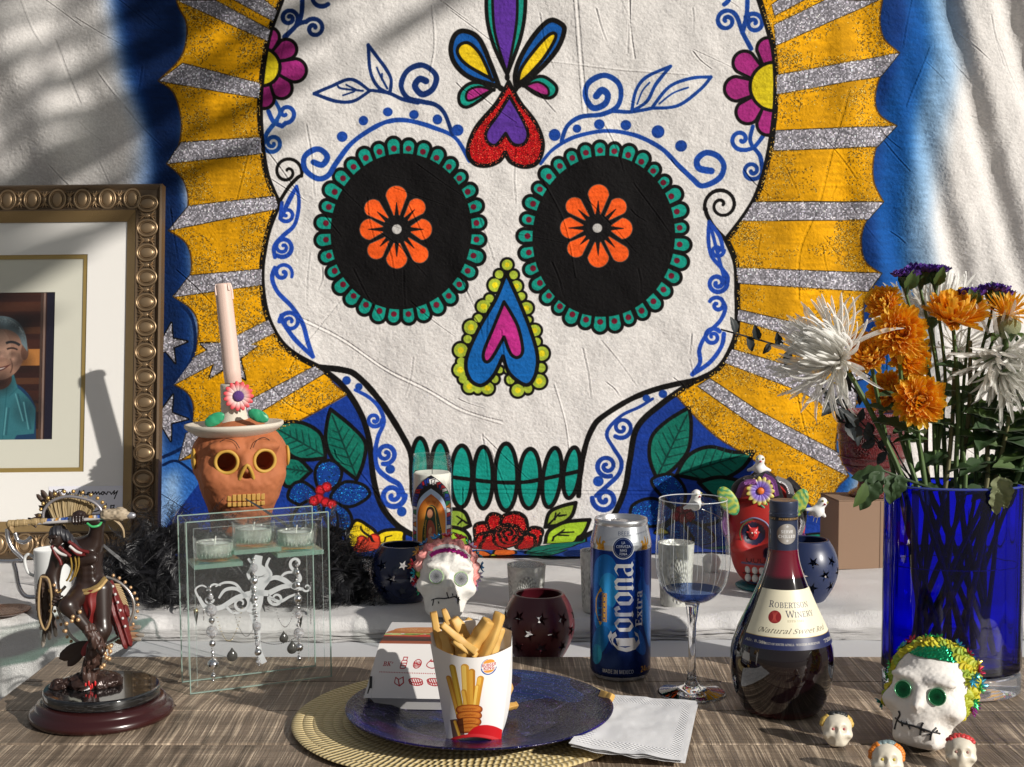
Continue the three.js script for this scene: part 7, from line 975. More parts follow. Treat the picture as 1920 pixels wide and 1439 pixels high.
const vz = -VASE.z, MG = 'orange chrysanthemums in the blue vase', WG = 'white spider chrysanthemums in the blue vase';
mum('white_spider_mum', 'large white spider chrysanthemum, leftmost bloom of the bouquet', 'flower', WG, 1570, 672, vz - .02, V(-.72, .28, .38), SP(.069), spider, whiteP, 1690, { leaves: 2, r: .0035 });
mum('white_spider_mum', 'white spider chrysanthemum at the top of the bouquet behind the purple statice', 'flower', WG, 1748, 598, vz + .05, V(.15, .95, -.1), [[30, .3, .052, .2], [44, .7, .062, .2], [44, 1.1, .064, .2], [30, 1.45, .058, .2]], spider, whiteP, 1780, { leaves: 1 });
mum('white_spider_mum', 'drooping white spider chrysanthemum at the right edge of the picture', 'flower', WG, 1884, 668, vz - .015, V(.20, .10, .9), [[26, .35, .05, .2, .3], [44, .8, .064, .2, .7], [56, 1.15, .070, .2, 1.1], [50, 1.5, .074, .24, 1.5]], spider, whiteP, 1850, { leaves: 3 });
mum('white_spider_mum', 'small white spider chrysanthemum in the middle shade between the orange blooms', 'flower', WG, 1798, 658, vz + .04, V(.1, .3, .9), [[14, .4, .035, .2], [22, .9, .045, .2, .4], [22, 1.35, .048, .2, .8]], [spider[1], spider[3]], whiteP, 1800, { leaves: 2 });
mum('orange_mum', 'large orange chrysanthemum in the upper left cluster, facing forward', 'flower', MG, 1686, 624, vz - .03, V(-.10, .12, 1), MU(.031), mumP, orangeP, 1720, { centre: .004 });
mum('orange_mum', 'orange chrysanthemum seen from the side, beside the large white spider bloom', 'flower', MG, 1630, 672, vz - .02, V(-.35, .55, .55), MU(.029), mumP, orangeP, 1690, { leaves: 1 });
mum('orange_mum', 'small upright orange chrysanthemum at the upper left, highest of its cluster', 'flower', MG, 1660, 572, vz + .005, V(-.45, .30, .5), MU(.022), mumP, orangeP, 1730, { leaves: 1 });
mum('orange_mum', 'wide flat orange chrysanthemum facing the sky, under the purple statice', 'flower', MG, 1790, 600, vz - .02, V(.02, .88, .40), MU(.037), mumP, orangeP, 1790, { leaves: 2, centre: .004 });
mum('orange_mum', 'ragged orange thistle bloom on a pale green bud, at the right edge', 'flower', MG, 1888, 592, vz - .03, V(.12, .92, .25), [[20, .2, .020, .2], [30, .6, .026, .2], [34, 1.0, .030, .2], [30, 1.35, .030, .2]], [petalGeo(.06, .3, .6), petalGeo(.05, -.3, .6)], orangeP, 1880, { leaves: 3 });
mum('orange_mum', 'orange chrysanthemum with a dark eye, lowest and facing forward', 'flower', MG, 1722, 752, vz - .04, V(.0, .14, 1), MU(.030).slice(1), mumP, orangeP, 1735, { centre: .007, leaves: 1 });
mum('orange_mum', 'half hidden orange chrysanthemum behind the lowest orange bloom', 'flower', MG, 1668, 738, vz + .03, V(-.5, .3, .5), MU(.026), mumP, orangeP, 1715, { leaves: 1 });
mum('orange_mum', 'orange chrysanthemum tucked under the large forward facing one', 'flower', MG, 1700, 668, vz + .0, V(.2, -.1, .9), MU(.027), mumP, orangeP, 1745, { leaves: 1 });
{ // pale bud under the thistle bloom
  const o = V(VASE.x, VH, VASE.z), t = thing('thistle_bud', 'pale green bud with small leaves just under the ragged orange bloom', 'bud', o), c = at(1889, 612, vz - .028).sub(o); mesh('bud', sph(.0150, c.x, c.y, c.z, 1, .95, 1), M([.36, .38, .20], .6, { bumpMap: tiled(roughB, 5), bumpScale: .002 }), t);
  for (let i = 0; i < 7; i++) { const a = i * .9; leafAt(t, c.clone().add(V(.010 * cos(a), -.008, .010 * sin(a))), V(cos(a), -.35, sin(a) + .3), V(0, 1, .3), .021, i % 2 ? leafL : leafM); }
  mesh('stem', taper([c.clone().add(V(0, -.01, 0)), V(.05, .05, 0), V(.04, -.01, 0), V(.02, -.10, 0)], [.003, .003, .003], 14, 7), stemM, t);
}
const puM = [[.10, .035, .30], [.14, .05, .38], [.07, .03, .22]].map((c) => M(c, .6, { side: THREE.DoubleSide }));
const statice = (label, heads, mp) => { const o = V(VASE.x, VH, VASE.z), t = thing('purple_statice', label, 'flower', o, 'purple statice heads'), R = rng(fk + 40); fk++; let mid = V(0, 0, 0);
  for (const [x, y, r] of heads) { const c = at(x, y, vz - .005 + .02 * (R() - .5)).sub(o); mid.add(c); for (let i = 0; i < 26; i++) { const a = i * 2.4, q = r * sqrt(i / 26), p = V(q * cos(a), .004 * (1 - i / 26), q * sin(a) * .8).add(c); const g = mesh('petal_tuft', puffGeo, puM[floor(R() * 3)], t); g.position.copy(p); g.scale.setScalar(r * .42 * (.8 + .5 * R())); g.rotation.set(.5 * (R() - .5), R() * 6, .5 * (R() - .5)); } mesh('calyx', new THREE.ConeGeometry(r * .75, .024, 12).rotateX(PI).translate(c.x, c.y - .012, c.z), leafM, t); for (let i = 0; i < 4; i++) leafAt(t, c.clone().add(V(0, -.014, .002)), V(R() - .5, .7 + .3 * R(), R() - .2), V(0, 0, 1), .022 + .008 * R(), R() < .5 ? leafL : leafM); mesh('stem', taper([c.clone().add(V(0, -.02, 0)), c.clone().multiplyScalar(.5).add(V(0, 0, 0)), mouth(mp).sub(o), inVase(fk).sub(o)], [.0018, .0022, .0025], 16, 6), stemM, t); } return t; };
const puffGeo = grid(20, 6, (u, v) => { const a = u * 2 * PI, r = (.25 + .75 * v) * (1 + .25 * sin(a * 5) * v); return [r * cos(a), v * .8 + .25 * v * sin(a * 7), r * sin(a)]; });
statice('cluster of purple statice at the very top of the bouquet', [[1700, 520, .0125], [1727, 511, .0135], [1755, 512, .0125]], 1760); statice('purple statice at the upper right, left one of two', [[1822, 556, .0125]], 1800); statice('purple statice at the upper right, behind the ragged orange bloom', [[1862, 548, .014], [1880, 556, .011]], 1830);
{ // leafy stems
  const leafy = (label, px, top, Z, n, L, seed, m = leafM) => { const o = V(VASE.x, VH, VASE.z), t = thing('leafy_stem', label, 'foliage', o, 'leafy green stems in the blue vase'), R = rng(seed), c = at(top[0], top[1], Z), st = stemTo(t, o, c, px, seed, .003, R() < .5 ? M([.16, .15, .07], .7) : stemM); for (let i = 0; i < n; i++) { const k = i / n, q = st[2].clone().lerp(st[3], min(1, k * 2)).lerp(st[4], max(0, k * 2 - 1) * k), d = V((i % 2 ? 1 : -1) * (.5 + .5 * R()), .6 * (R() - .35), .6 * R() - .1); leafAt(t, q, d, V(0, 1, .5), L * (.7 + .6 * R()), R() < .25 ? leafL : m, R() < .5 ? lobed : leafGeo); } return t; };
  leafy('leafy green stem between the lowest orange bloom and the vase middle', 1768, [1790, 690, 0], vz + .0, 7, .036, 51); leafy('leafy green stem at the middle right with small pale buds', 1812, [1820, 640, 0], vz - .02, 12, .036, 52); leafy('leafy green stem at the right, under the drooping white bloom', 1862, [1900, 740, 0], vz - .02, 14, .045, 53); leafy('dark leafy stem behind the vase mouth on the right', 1840, [1860, 700, 0], vz + .04, 9, .042, 54); leafy('dark leafy stem in the centre back of the bouquet', 1750, [1745, 640, 0], vz + .045, 7, .036, 55); leafy('leafy stem leaning out over the right rim of the vase', 1895, [1935, 800, 0], vz - .01, 9, .04, 56, leafL); leafy('tall leafy stem at the far right, running out of the picture', 1890, [1985, 660, 0], vz + .01, 16, .05, 57); leafy('dark leafy stem low at the far right, behind the pale wilted leaves', 1885, [1960, 760, 0], vz + .03, 14, .05, 58);
  { const o = V(VASE.x, VH, VASE.z), t = thing('drooping_leaf', 'long lobed green leaf hanging over the left rim of the vase', 'leaf', o), p = at(1700, 900, vz - .03).sub(o); mesh('stalk', taper([p.clone().add(V(.03, -.01, .01)), p, at(1650, 880, vz - .04).sub(o)], [.0018, .0016, .001], 10, 6), stemD, t); for (const [x, y, dx, dy, L] of [[1660, 885, -1, -.15, .036], [1650, 884, -.45, -1, .042], [1668, 890, .1, -1, .034], [1640, 895, -.35, -1, .040], [1690, 890, -.2, -1, .03]]) leafAt(t, at(x, y, vz - .04).sub(o), V(dx, dy, .15), V(.1, .2, 1), L, leafM, lobed); leafAt(t, at(1622, 905, vz - .045).sub(o), V(-.3, -1, .1), V(.5, .2, 1), .034, leafL); }
  { const o = V(VASE.x, VH, VASE.z), t = thing('wilted_leaf', 'pale wilted leaves hanging over the right rim of the vase', 'leaf', o), wm = new THREE.MeshPhysicalMaterial({ color: C(.27, .30, .15), roughness: .7, transmission: .2, thickness: 0, side: THREE.DoubleSide }), zf = -(-vz + .049) ; for (const [x, y, dx, L] of [[1874, 893, .12, .038], [1886, 896, .05, .030], [1870, 920, -.05, .028], [1880, 915, .2, .024]]) { const l = leafAt(t, at(x, y, vz - .052).sub(o), V(dx, -1, .06), V(.5, 0, 1), L, wm, lobed); l.rotateY(.9); } mesh('stalk', taper([V(.045, .004, .03), at(1873, 890, vz - .05).sub(o)], [.0014, .001], 6, 6), stemM, t); }
  const sprig = (label, path, n, L, seed) => { const o = V(VASE.x, VH, VASE.z), t = thing('eucalyptus_sprig', label, 'foliage', o, 'dark eucalyptus sprigs'), c = crv(path.map((q) => at(...q).sub(o))), R = rng(seed); mesh('stem', new THREE.TubeGeometry(c, 40, .0011, 6), M([.02, .018, .016], .7), t); for (let i = 0; i < n; i++) { const k = .35 + .64 * i / n, q = c.getPoint(k); leafAt(t, q, V((R() - .5) * 1.4, (i % 2 ? 1 : -1) * (.5 + .4 * R()), R() - .4), V(R() - .5, .3, 1), L * (.75 + .5 * R()), eucM); } return t; };
  sprig('dark eucalyptus sprig reaching far left past the large white bloom', [[1710, 900, vz], [1640, 780, vz + .03], [1560, 690, vz + .05], [1470, 652, vz + .06], [1352, 618, vz + .06]], 14, .019, 61); sprig('dark eucalyptus sprig drooping below the large white bloom', [[1705, 902, vz], [1650, 830, vz], [1590, 770, vz - .01], [1545, 745, vz - .01]], 10, .021, 62); sprig('dark eucalyptus sprig crossing in front of the red urn', [[1720, 905, vz], [1665, 850, vz - .01], [1610, 800, vz - .02], [1570, 790, vz - .02]], 10, .022, 63);
}

// ---------- dancer figurine ----------
{
  const Z = 1.43, o = onY(180, 1353, 0); o.y = 0; o.z = -Z; const t = thing('dancer_figurine', 'dark bronze figurine of a dancer with staff and feather headdress on a round base', 'figurine', o);
  const J = (px, py, dz = 0) => { const q = at(px, py, Z - dz); return [q.x - o.x, q.y - o.y, q.z - o.z]; };
  const JV = (px, py, dz = 0) => V(...J(px, py, dz));
  // base
  mesh('wooden_base', lathe([[0, 0], [.0715, 0], [.0755, .002], [.0768, .006], [.0745, .0105], [.0700, .0125], [.0695, .0145], [.0675, .0185], [.062, .0205], [0, .0205]], 96), MP([.032, .006, .006], .25, { clearcoat: .35, clearcoatRoughness: .15 }), t);
  const mar = pixelsTex(512, 512, (x, y) => { const v = fbm(x * .02, y * .02, 1.5, 5), k = abs(v) < .03 ? 40 : 0, s = h3(x, y, 2) * 8; return [16 + k + s + 18 * v, 17 + k + s + 18 * v, 19 + k + s + 18 * v]; });
  mesh('marble_disc', lathe([[.060, .0206], [.0615, .022], [.0615, .030], [.0600, .0325], [0, .0325]], 96), MP([1, 1, 1], .12, { map: mar, clearcoat: .8, clearcoatRoughness: .04 }), t);
  const Y = .0325, bz = M([.040, .022, .018], .28, { metalness: .25 }), bzV = VC(.30, { metalness: .2 });
  const rk = [[102, 1322, .010, .0065], [120, 1318, .006, .008], [136, 1318, .004, .009], [152, 1306, .004, .013], [168, 1300, 0, .015], [184, 1296, -.004, .013], [200, 1296, -.006, .012], [212, 1302, -.004, .010], [160, 1312, .008, .011], [190, 1310, .006, .010], [112, 1326, .012, .006]].map(([x, y, z, r]) => [...J(x, y, z), r]);
  mesh('rocks', nets((q) => { let d = 1; for (const [x, y, z, r] of rk) d = smin(d, hypot(q.x - x, (q.y - max(Y + r * .3, y)) * 1.15, q.z - z) - r, .005); d += .0022 * noise(q.x * 160, q.y * 160, q.z * 160) + .0016 * noise(q.x * 330, q.y * 330, q.z * 330); return smax(d, -(q.y - Y + .0005), .001); }, [-.062, Y - .002, -.03], [.04, Y + .045, .035], .0014), bz, t);
  // body: joints with radii, one skin
  const pel = J(172, 1100, 0), che = J(158, 1040, -.002), nk = J(130, 1020, -.0), hd = J(107, 1008, .014), sR = J(178, 1016, .004), eR = J(183, 978, .012), hR = J(148, 972, .016), sL = J(112, 1034, .012), eL = J(98, 1080, .014), hL = J(106, 1118, .022), hpR = J(188, 1106, .006), kR = J(192, 1180, .016), aR = J(170, 1258, .006), fR = J(166, 1292, .012), hpL = J(154, 1110, .008), kL = J(127, 1136, .034), aL = J(175, 1192, .028), fL = J(190, 1222, .034);
  const B = [[pel, J(165, 1070, 0), .0155, .0140], [J(165, 1070, 0), che, .0135, .0195], [che, J(170, 1022, .003), .018, .0105], [che, J(126, 1030, .004), .0175, .0105], [nk, hd, .0062, .0068], [sR, eR, .0088, .0068], [eR, hR, .0066, .0046], [sL, eL, .0086, .0066], [eL, hL, .0064, .0044], [hpR, kR, .0130, .0080], [kR, aR, .0086, .0054], [aR, fR, .0058, .0062], [fR, J(150, 1300, .022), .0058, .0040], [hpL, kL, .0128, .0084], [kL, aL, .0088, .0052], [aL, fL, .0056, .0042]];
  const bodyF = (q) => { let d = 1; for (const [a, b, ra, rb] of B) d = smin(d, sC(q, a, b, ra, rb), .006);
    for (const [x, y, z, r] of [[...J(150, 1050, .016), .0075], [...J(170, 1048, .017), .0075]]) d = smin(d, sE(q, [x, y, z], [r, r * .8, r * .55]), .006);
    for (let i = 0; i < 3; i++) for (const s of [-1, 1]) { const c = J(165 + s * 6, 1066 + i * 11, .013); d = smin(d, sE(q, c, [.0036, .0034, .003]), .003); }
    return d; };
  const lo = [-.060, Y, -.028], hi = [.030, .235, .052];
  const parts = [nets(bodyF, lo, hi, .0017)];
  // head with a face, turned to the left and a little down
  const hq = new THREE.Quaternion().setFromEuler(new THREE.Euler(.18, -.45, .08)), hi2 = hq.clone().invert(), H0 = V(...hd), R0 = .0098;
  const headF = (p) => { const q = p.clone().sub(H0).applyQuaternion(hi2), m = V(abs(q.x), q.y, q.z); let d = sE(q, [0, .0015, -.001], [R0 * .84, R0, R0 * .95]); d = smin(d, sE(q, [0, -.0058, .0022], [.0056, .0058, .0060]), .004); d = smin(d, sC(q, [0, .001, .0082], [0, -.0024, .0108], .0009, .0015), .0015); d = smin(d, sE(m, [.0034, .0024, .0078], [.0030, .0010, .0014]), .0015); d = smax(d, -sE(m, [.0033, .0006, .0092], [.0017, .0011, .0014]), .0012); d = smin(d, sE(m, [.0033, .0005, .0078], [.0013, .0009, .001]), .0004); d = smin(d, sE(q, [0, -.0060, .0082], [.0030, .0012, .0014]), .001); d = smax(d, -sC(q, [-.0026, -.0060, .0098], [.0026, -.0060, .0098], .0003, .0003), .0005); d = smin(d, sE(m, [.0086, -.0005, -.001], [.0012, .0030, .0018]), .0008); return smin(d, sC(p, nk, hd, .006, .0062), .003); };
  parts.push(nets(headF, [hd[0] - .016, hd[1] - .02, hd[2] - .018], [hd[0] + .02, hd[1] + .016, hd[2] + .018], .0009));
  // staff, and hands that close around what they hold
  const sA = J(14, 984, .020), sB2 = J(248, 966, .018), sdir = V(sB2[0] - sA[0], sB2[1] - sA[1], sB2[2] - sA[2]).normalize();
  const hand = (c, axis, wrist, palmN) => { const up = palmN.clone().normalize(), ax = axis.clone().normalize(), fwd = ax.clone().cross(up).normalize(), P = (a, b, d) => { const q = c.clone().addScaledVector(ax, a).addScaledVector(up, b).addScaledVector(fwd, d); return [q.x, q.y, q.z]; }; const caps = [[[wrist.x, wrist.y, wrist.z], P(0, .0010, -.0050), .0042, .0046]];
    caps.push([P(-.0045, .0010, -.0048), P(.0045, .0010, -.0048), .0030, .0030]); [[-.0052, .95], [-.0018, 1.05], [.0016, 1], [.0050, .84]].forEach(([a, l]) => { caps.push([P(a, .0022, -.0046), P(a, .0056 * l, -.0006), .0017, .0016]); caps.push([P(a, .0056 * l, -.0006), P(a, .0042, .0046 * l), .0016, .0014]); caps.push([P(a, .0042, .0046 * l), P(a, -.0010, .0052 * l), .0014, .0011]); });
    caps.push([P(-.0060, -.0005, -.0040), P(-.0066, -.0034, .0004), .0017, .0015]); caps.push([P(-.0066, -.0034, .0004), P(-.0046, -.0042, .0036), .0015, .0012]);
    return (q) => { let d = 1; caps.forEach(([a, b, ra, rb], i) => { const e = sC(q, a, b, ra, rb); d = i < 2 ? smin(d, e, .003) : smin(d, e, .0007); }); return d; }; };
  const wv = (a) => V(a[0], a[1], a[2]);
  const handR = hand(wv(J(148, 974, .021)), sdir, wv(hR), V(0, .5, .9)), handL = hand(wv(J(107, 1124, .026)), V(.3, .9, .1), wv(hL), V(-.2, .1, 1));
  for (const [f, c] of [[handR, J(150, 974, .019)], [handL, J(107, 1122, .025)]]) parts.push(nets(f, [c[0] - .017, c[1] - .017, c[2] - .017], [c[0] + .017, c[1] + .017, c[2] + .017], .0008));
  mesh('body', join(parts), MP([.026, .014, .011], .34, { clearcoat: .18, clearcoatRoughness: .2, bumpMap: tiled(roughB, 20), bumpScale: .0008 }), t);
  mesh('hair', nets((p) => { const q = p.clone().sub(H0).applyQuaternion(hi2); let d = smax(sE(q, [0, .003, -.002], [R0 * .98, R0 * 1.06, R0 * 1.08]), -(sB(q, [0, -.004, .010], [.0072, .0085, .009], .003)), .002); d = smin(d, sC(p, [hd[0] + .010, hd[1] + .002, hd[2]], J(150, 1036, .020), .0050, .0036), .004); return d + .0007 * sin(p.x * 1500 + p.y * 300) * .6; }, [hd[0] - .014, hd[1] - .024, hd[2] - .018], [hd[0] + .04, hd[1] + .018, hd[2] + .022], .0011), M([.03, .03, .036], .4), t);
  // cloth, belt, jewellery
  const redM = M([.13, .012, .012], .45), whiteM = M([.62, .60, .58], .5), goldM = M([.55, .36, .14], .32, { metalness: .7 }), silvM = M([.50, .48, .45], .3, { metalness: .85 }), tanM = M([.34, .23, .11], .7), darkF = M([.055, .032, .022], .55, { side: THREE.DoubleSide }), tanF = M([.40, .29, .15], .7, { side: THREE.DoubleSide }), beadM = M([.60, .38, .20], .35, { metalness: .5 });
  mesh('loincloth', grid(14, 14, (u, v) => { const a = J(lerp(148, 188, u), lerp(1108, 1106, u), .0175 + .006 * sin(PI * u)), b = J(lerp(160, 176, u), 1170, .016 + .010 * sin(PI * u)); return [lerp(a[0], b[0], v) + .0012 * sin(v * 9 + u * 4), lerp(a[1], b[1], v), lerp(a[2], b[2], v) + .0016 * sin(u * 14) * v, u, v]; }), M([.17, .014, .013], .45, { side: THREE.DoubleSide }), t);
  mesh('red_drape', nets((q) => { let d = sC(q, J(203, 1098, -.004), J(222, 1150, -.006), .0055, .0090); d = smin(d, sC(q, J(222, 1150, -.006), J(236, 1205, -.004), .0090, .0065), .006); return d + .0014 * sin(q.x * 900 + q.y * 260); }, [.0, .06, -.02], [.05, .16, .012], .0015), redM, t);
  const rowDots = []; for (let i = 0; i < 6; i++) rowDots.push(sph(.0016, ...J(211 + i * 4.6, 1100 + i * 15, .004), 1, 1, 1, 8, 6)); mesh('white_trim', join(rowDots), whiteM, t);
  mesh('belt', tube([J(140, 1100, .010), J(148, 1108, .018), J(166, 1107, .021), J(184, 1098, .019), J(196, 1084, .008)], .0022, 24, 8), M([.50, .34, .13], .45, { metalness: .3, bumpMap: tiled(roughB, 8, 2), bumpScale: .002 }), t); mesh('belt', tube([J(140, 1105, .010), J(150, 1113, .019), J(167, 1112, .022), J(185, 1104, .020), J(199, 1088, .008)], .0018, 24, 8), M([.56, .38, .16], .45, { metalness: .3 }), t);
  for (const [p, m] of [[[[96, 1024], [104, 1040], [112, 1052], [114, 1060]], redM], [[[100, 1028], [112, 1038], [126, 1042]], whiteM], [[[110, 1026], [122, 1036], [132, 1044]], redM], [[[128, 1016], [140, 1024], [150, 1032], [166, 1036]], redM], [[[130, 1024], [142, 1034], [154, 1038]], whiteM], [[[134, 1030], [146, 1040], [160, 1040]], redM]]) mesh('neck_ribbon', tube(p.map(([x, y]) => J(x, y, .024)), .0019, 12, 7).scale(1, 1, 1), m, t);
  for (const p of [[[132, 1046], [134, 1066], [128, 1084], [124, 1090]], [[140, 1044], [142, 1062], [136, 1084], [130, 1091]], [[147, 1044], [147, 1062], [140, 1082]]]) mesh('gold_necklace', tube(p.map(([x, y]) => J(x, y, .021)), .0011, 14, 6), M([.50, .33, .08], .3, { metalness: .7 }), t);
  mesh('arm_band', tube([J(163, 982, .022), J(172, 988, .024), J(184, 986, .022), J(190, 979, .016)], .0014, 14, 6), M([.06, .42, .14], .4), t); mesh('wrist_band', place(new THREE.TorusGeometry(.0062, .0012, 8, 24), JV(99, 1074, .014), V(.1, 1, .1)), goldM, t); mesh('wrist_band', place(new THREE.TorusGeometry(.0056, .0014, 8, 24), JV(102, 1108, .020), V(.2, 1, .2)), goldM, t);
  // shaggy leg wraps with red marks
  for (const [a, b, r] of [[J(181, 1214, .016), J(168, 1258, .008), .0095], [J(168, 1262, .008), J(167, 1290, .010), .0088], [J(166, 1180, .03), J(186, 1212, .034), .0068]]) mesh('leg_wrap', nets((q) => sC(q, a, b, r, r * .86) + .0022 * noise(q.x * 420, q.y * 130, q.z * 420), [min(a[0], b[0]) - .014, min(a[1], b[1]) - .012, min(a[2], b[2]) - .014], [max(a[0], b[0]) + .014, max(a[1], b[1]) + .012, max(a[2], b[2]) + .014], .0013), M([.060, .030, .022], .45), t);
  for (const [x, y] of [[160, 1286], [166, 1282], [172, 1287], [178, 1282], [169, 1290]]) mesh('red_mark', sph(.0018, ...J(x, y, .018), .7, 1.7, .5, 8, 6), M([.55, .02, .02], .4), t);
  const beads = (list, r, dz) => { for (const [x, y] of list) mesh('bell', sph(r, ...J(x, y, dz), 1, 1, 1, 12, 8), beadM, t); };
  beads([[149, 1148], [136, 1157], [146, 1163], [124, 1170], [122, 1184], [134, 1165]], .0023, .040); beads([[196, 1226], [203, 1214], [206, 1222], [199, 1234], [204, 1236], [194, 1248], [207, 1212], [191, 1218], [190, 1252]], .0026, .022); beads([[105, 1108], [104, 1120], [101, 1098], [95, 1134], [94, 1146]], .0020, .026);
  mesh('bead_cord', tube([[176, 1256], [190, 1252], [200, 1240], [206, 1222], [204, 1206]].map(([x, y]) => J(x, y, .018)), .0010, 18, 6), silvM, t);
  // hoop behind the dancer
  const hp = [[198, 1082], [222, 1092], [243, 1112], [251, 1135], [246, 1160], [232, 1184], [208, 1202], [180, 1212], [150, 1206], [132, 1192], [120, 1168], [108, 1142], [108, 1118], [122, 1100]].map(([x, y]) => J(x, y, -.014));
  mesh('hoop', new THREE.TubeGeometry(crv(hp), 90, .0017, 7), silvM, t); const hc = crv(hp); for (let i = 1; i < 30; i++) { const q = hc.getPoint(i / 30), c = V(...J(178, 1145, -.014)), d = q.clone().sub(c).normalize(); q.addScaledVector(d, .0042); mesh('hoop_bead', sph(.0019, q.x, q.y, q.z, 1, 1, 1, 10, 8), beadM, t); }
  const blade = (a, b, w, m, name = 'feather', side = 0) => { const A = V(...a), D = V(...b).sub(A), L = D.length(), g = grid(4, 10, (u, v) => { const x = (u - .5) * 2, ww = w * pow(sin(PI * clamp(.06 + .94 * v)), .5) * (.55 + .45 * v) * (v > .96 ? .6 : 1); return [x * ww, v * L, .0012 * (1 - x * x) + side * v * v * L, u, v]; }); const d = D.normalize(), z = V(0, .1, 1); z.addScaledVector(d, -z.dot(d)).normalize(); const x = d.clone().cross(z), o2 = mesh(name, g, m, t); o2.quaternion.setFromRotationMatrix(new THREE.Matrix4().makeBasis(x, d, z)); o2.position.copy(A); };
  // bustle fringe and feathers
  for (let i = 0; i < 12; i++) blade(J(206, 1096 + i * 1.5, -.010), J(226 + 18 * sin(i / 11 * 1.6), 1098 + i * 5.6, -.012), .0018, tanF, 'fringe_feather');
  for (const [x0, y0, x1, y1, w] of [[168, 1205, 110, 1236, .0095], [166, 1208, 126, 1250, .0070], [160, 1204, 118, 1224, .0060]]) blade(J(x0, y0, -.006), J(x1, y1, -.002), w, darkF); blade(J(170, 1200, -.002), J(154, 1232, 0), .0055, M([.30, .03, .03], .45, { side: THREE.DoubleSide }));
  const tipM = M([.36, .32, .27], .4, { metalness: .3, side: THREE.DoubleSide }); for (const [x0, y0, x1, y1] of [[228, 1182, 262, 1176], [230, 1188, 268, 1192], [226, 1196, 262, 1200], [215, 1204, 236, 1206], [88, 1150, 80, 1210], [92, 1155, 92, 1198], [98, 1150, 104, 1192], [84, 1160, 76, 1180]]) { blade(J(x0, y0, -.008), J(x1, y1, -.008), .0034, x0 < 120 ? darkF : M([.32, .18, .10], .5, { side: THREE.DoubleSide })); blade(J(lerp(x0, x1, .65), lerp(y0, y1, .65), -.007), J(lerp(x0, x1, 1.08), lerp(y0, y1, 1.08), -.007), .0030, tipM, 'feather_tip'); }
  // shield at the left hand
  mesh('shield', nets((q) => smax(sE(q, J(83, 1128, .018), [.0085, .030, .012]), -sE(q, J(80, 1128, .026), [.006, .025, .010]), .002) + .0007 * noise(q.x * 400, q.y * 400, q.z * 400), [-.075, .085, -.002], [-.038, .165, .04], .0013), M([.055, .035, .025], .5), t);
  mesh('shield_rim', tube([[76, 1082], [72, 1120], [74, 1160], [84, 1182], [94, 1160], [95, 1110], [88, 1084], [76, 1082]].map(([x, y]) => J(x, y, .031)), .0013, 40, 6), tanM, t);
  // headdress: dark eagle feathers on the left, pale strands in the middle, beaded arc
  for (const [x, y, w] of [[64, 965, .0050], [58, 972, .0040], [76, 925, .0045], [84, 942, .0050], [72, 948, .0045], [92, 920, .0055], [100, 918, .0055], [66, 978, .0045], [110, 920, .005]]) blade(J(118, 984, -.006), J(x, y, -.010), w, darkF); for (const [x, y] of [[70, 930], [78, 922], [54, 974], [82, 946]]) blade(J(x + 14, y + 16, -.007), J(x - 2, y - 3, -.008), .0032, darkF, 'feather_tip');
  { const R = rng(5), st = []; for (let i = 0; i < 240; i++) { const k = R(), x = lerp(84, 182, k), top = 984 - 58 * sqrt(max(.05, 1 - pow((x - 132) / 66, 2))) * (.88 + .12 * R()); const a = J(lerp(104, 158, k), 984, .0 + .006 * R()), b = J(x, top, -.006 + .008 * R()); st.push(taper([a, [lerp(a[0], b[0], .5) + .001 * (R() - .5), lerp(a[1], b[1], .55), lerp(a[2], b[2], .5) + .002], b], [.0009, .0015, .0008], 5, 4)); } stuff(mesh('headdress_strands', join(st), M([.36, .27, .14], .6), t)); }
  const ap = [[80, 977], [82, 958], [96, 941], [122, 932], [150, 934], [174, 942], [188, 955], [191, 970]].map(([x, y]) => J(x, y, .010)); mesh('headdress_arc', new THREE.TubeGeometry(crv(ap), 50, .0017, 7), M([.42, .40, .42], .35, { metalness: .6 }), t); const ac = crv(ap); for (let i = 0; i < 13; i++) { const q = ac.getPoint(i / 12); mesh('arc_bead', sph(.0022, q.x + .0006 * (i - 6), q.y + .0055, q.z - .002, 1, 1, 1, 10, 8), goldM, t); }
  // the staff: wrapped grip, beads, fur end
  mesh('staff', tube([sA, J(120, 978, .021), sB2].map((q) => q), .0018, 30, 8), M([.62, .60, .60], .35, { metalness: .3 }), t);
  { const P = (k) => V(lerp(sA[0], sB2[0], k), lerp(sA[1], sB2[1], k), lerp(sA[2], sB2[2], k)), cols = [[.05, .10, .35], [.65, .64, .62], [.62, .30, .05], [.65, .64, .62], [.05, .12, .40]]; for (let i = 0; i < 20; i++) { const k = .34 + i * .028; if (k > .52 && k < .66) continue; const q = P(k); mesh('staff_bead', place(new THREE.CylinderGeometry(.0030, .0030, .0055, 10).rotateX(PI / 2), q, sdir), M(cols[i % 5], .35), t); }
    const fr = []; for (let i = 0; i < 16; i++) { const q = P(.02 + .3 * i / 16), r = .0034 + .0012 * h3(i, 1, 1); fr.push(sph(r, q.x, q.y + .0006, q.z, 1, .9, 1, 10, 8)); } mesh('wrapped_grip', warp(join(fr), (v) => { v.y += .0007 * noise(v.x * 900, v.z * 900, v.y * 700); }), M([.38, .27, .13], .6), t);
    mesh('tassel', nets((q) => { let d = sC(q, J(198, 966, .018), J(226, 964, .018), .0060, .0064); d = smin(d, sC(q, J(226, 964, .018), J(246, 967, .018), .0055, .0026), .004); return d + .0012 * noise(q.x * 300, q.y * 700, q.z * 500); }, [.0, .20, .0], [.046, .25, .036], .0013), M([.42, .34, .24], .6), t); mesh('tassel_tip', sph(.0040, ...J(244, 967, .018), 1.5, .9, .9), M([.42, .42, .46], .25, { metalness: .6 }), t);
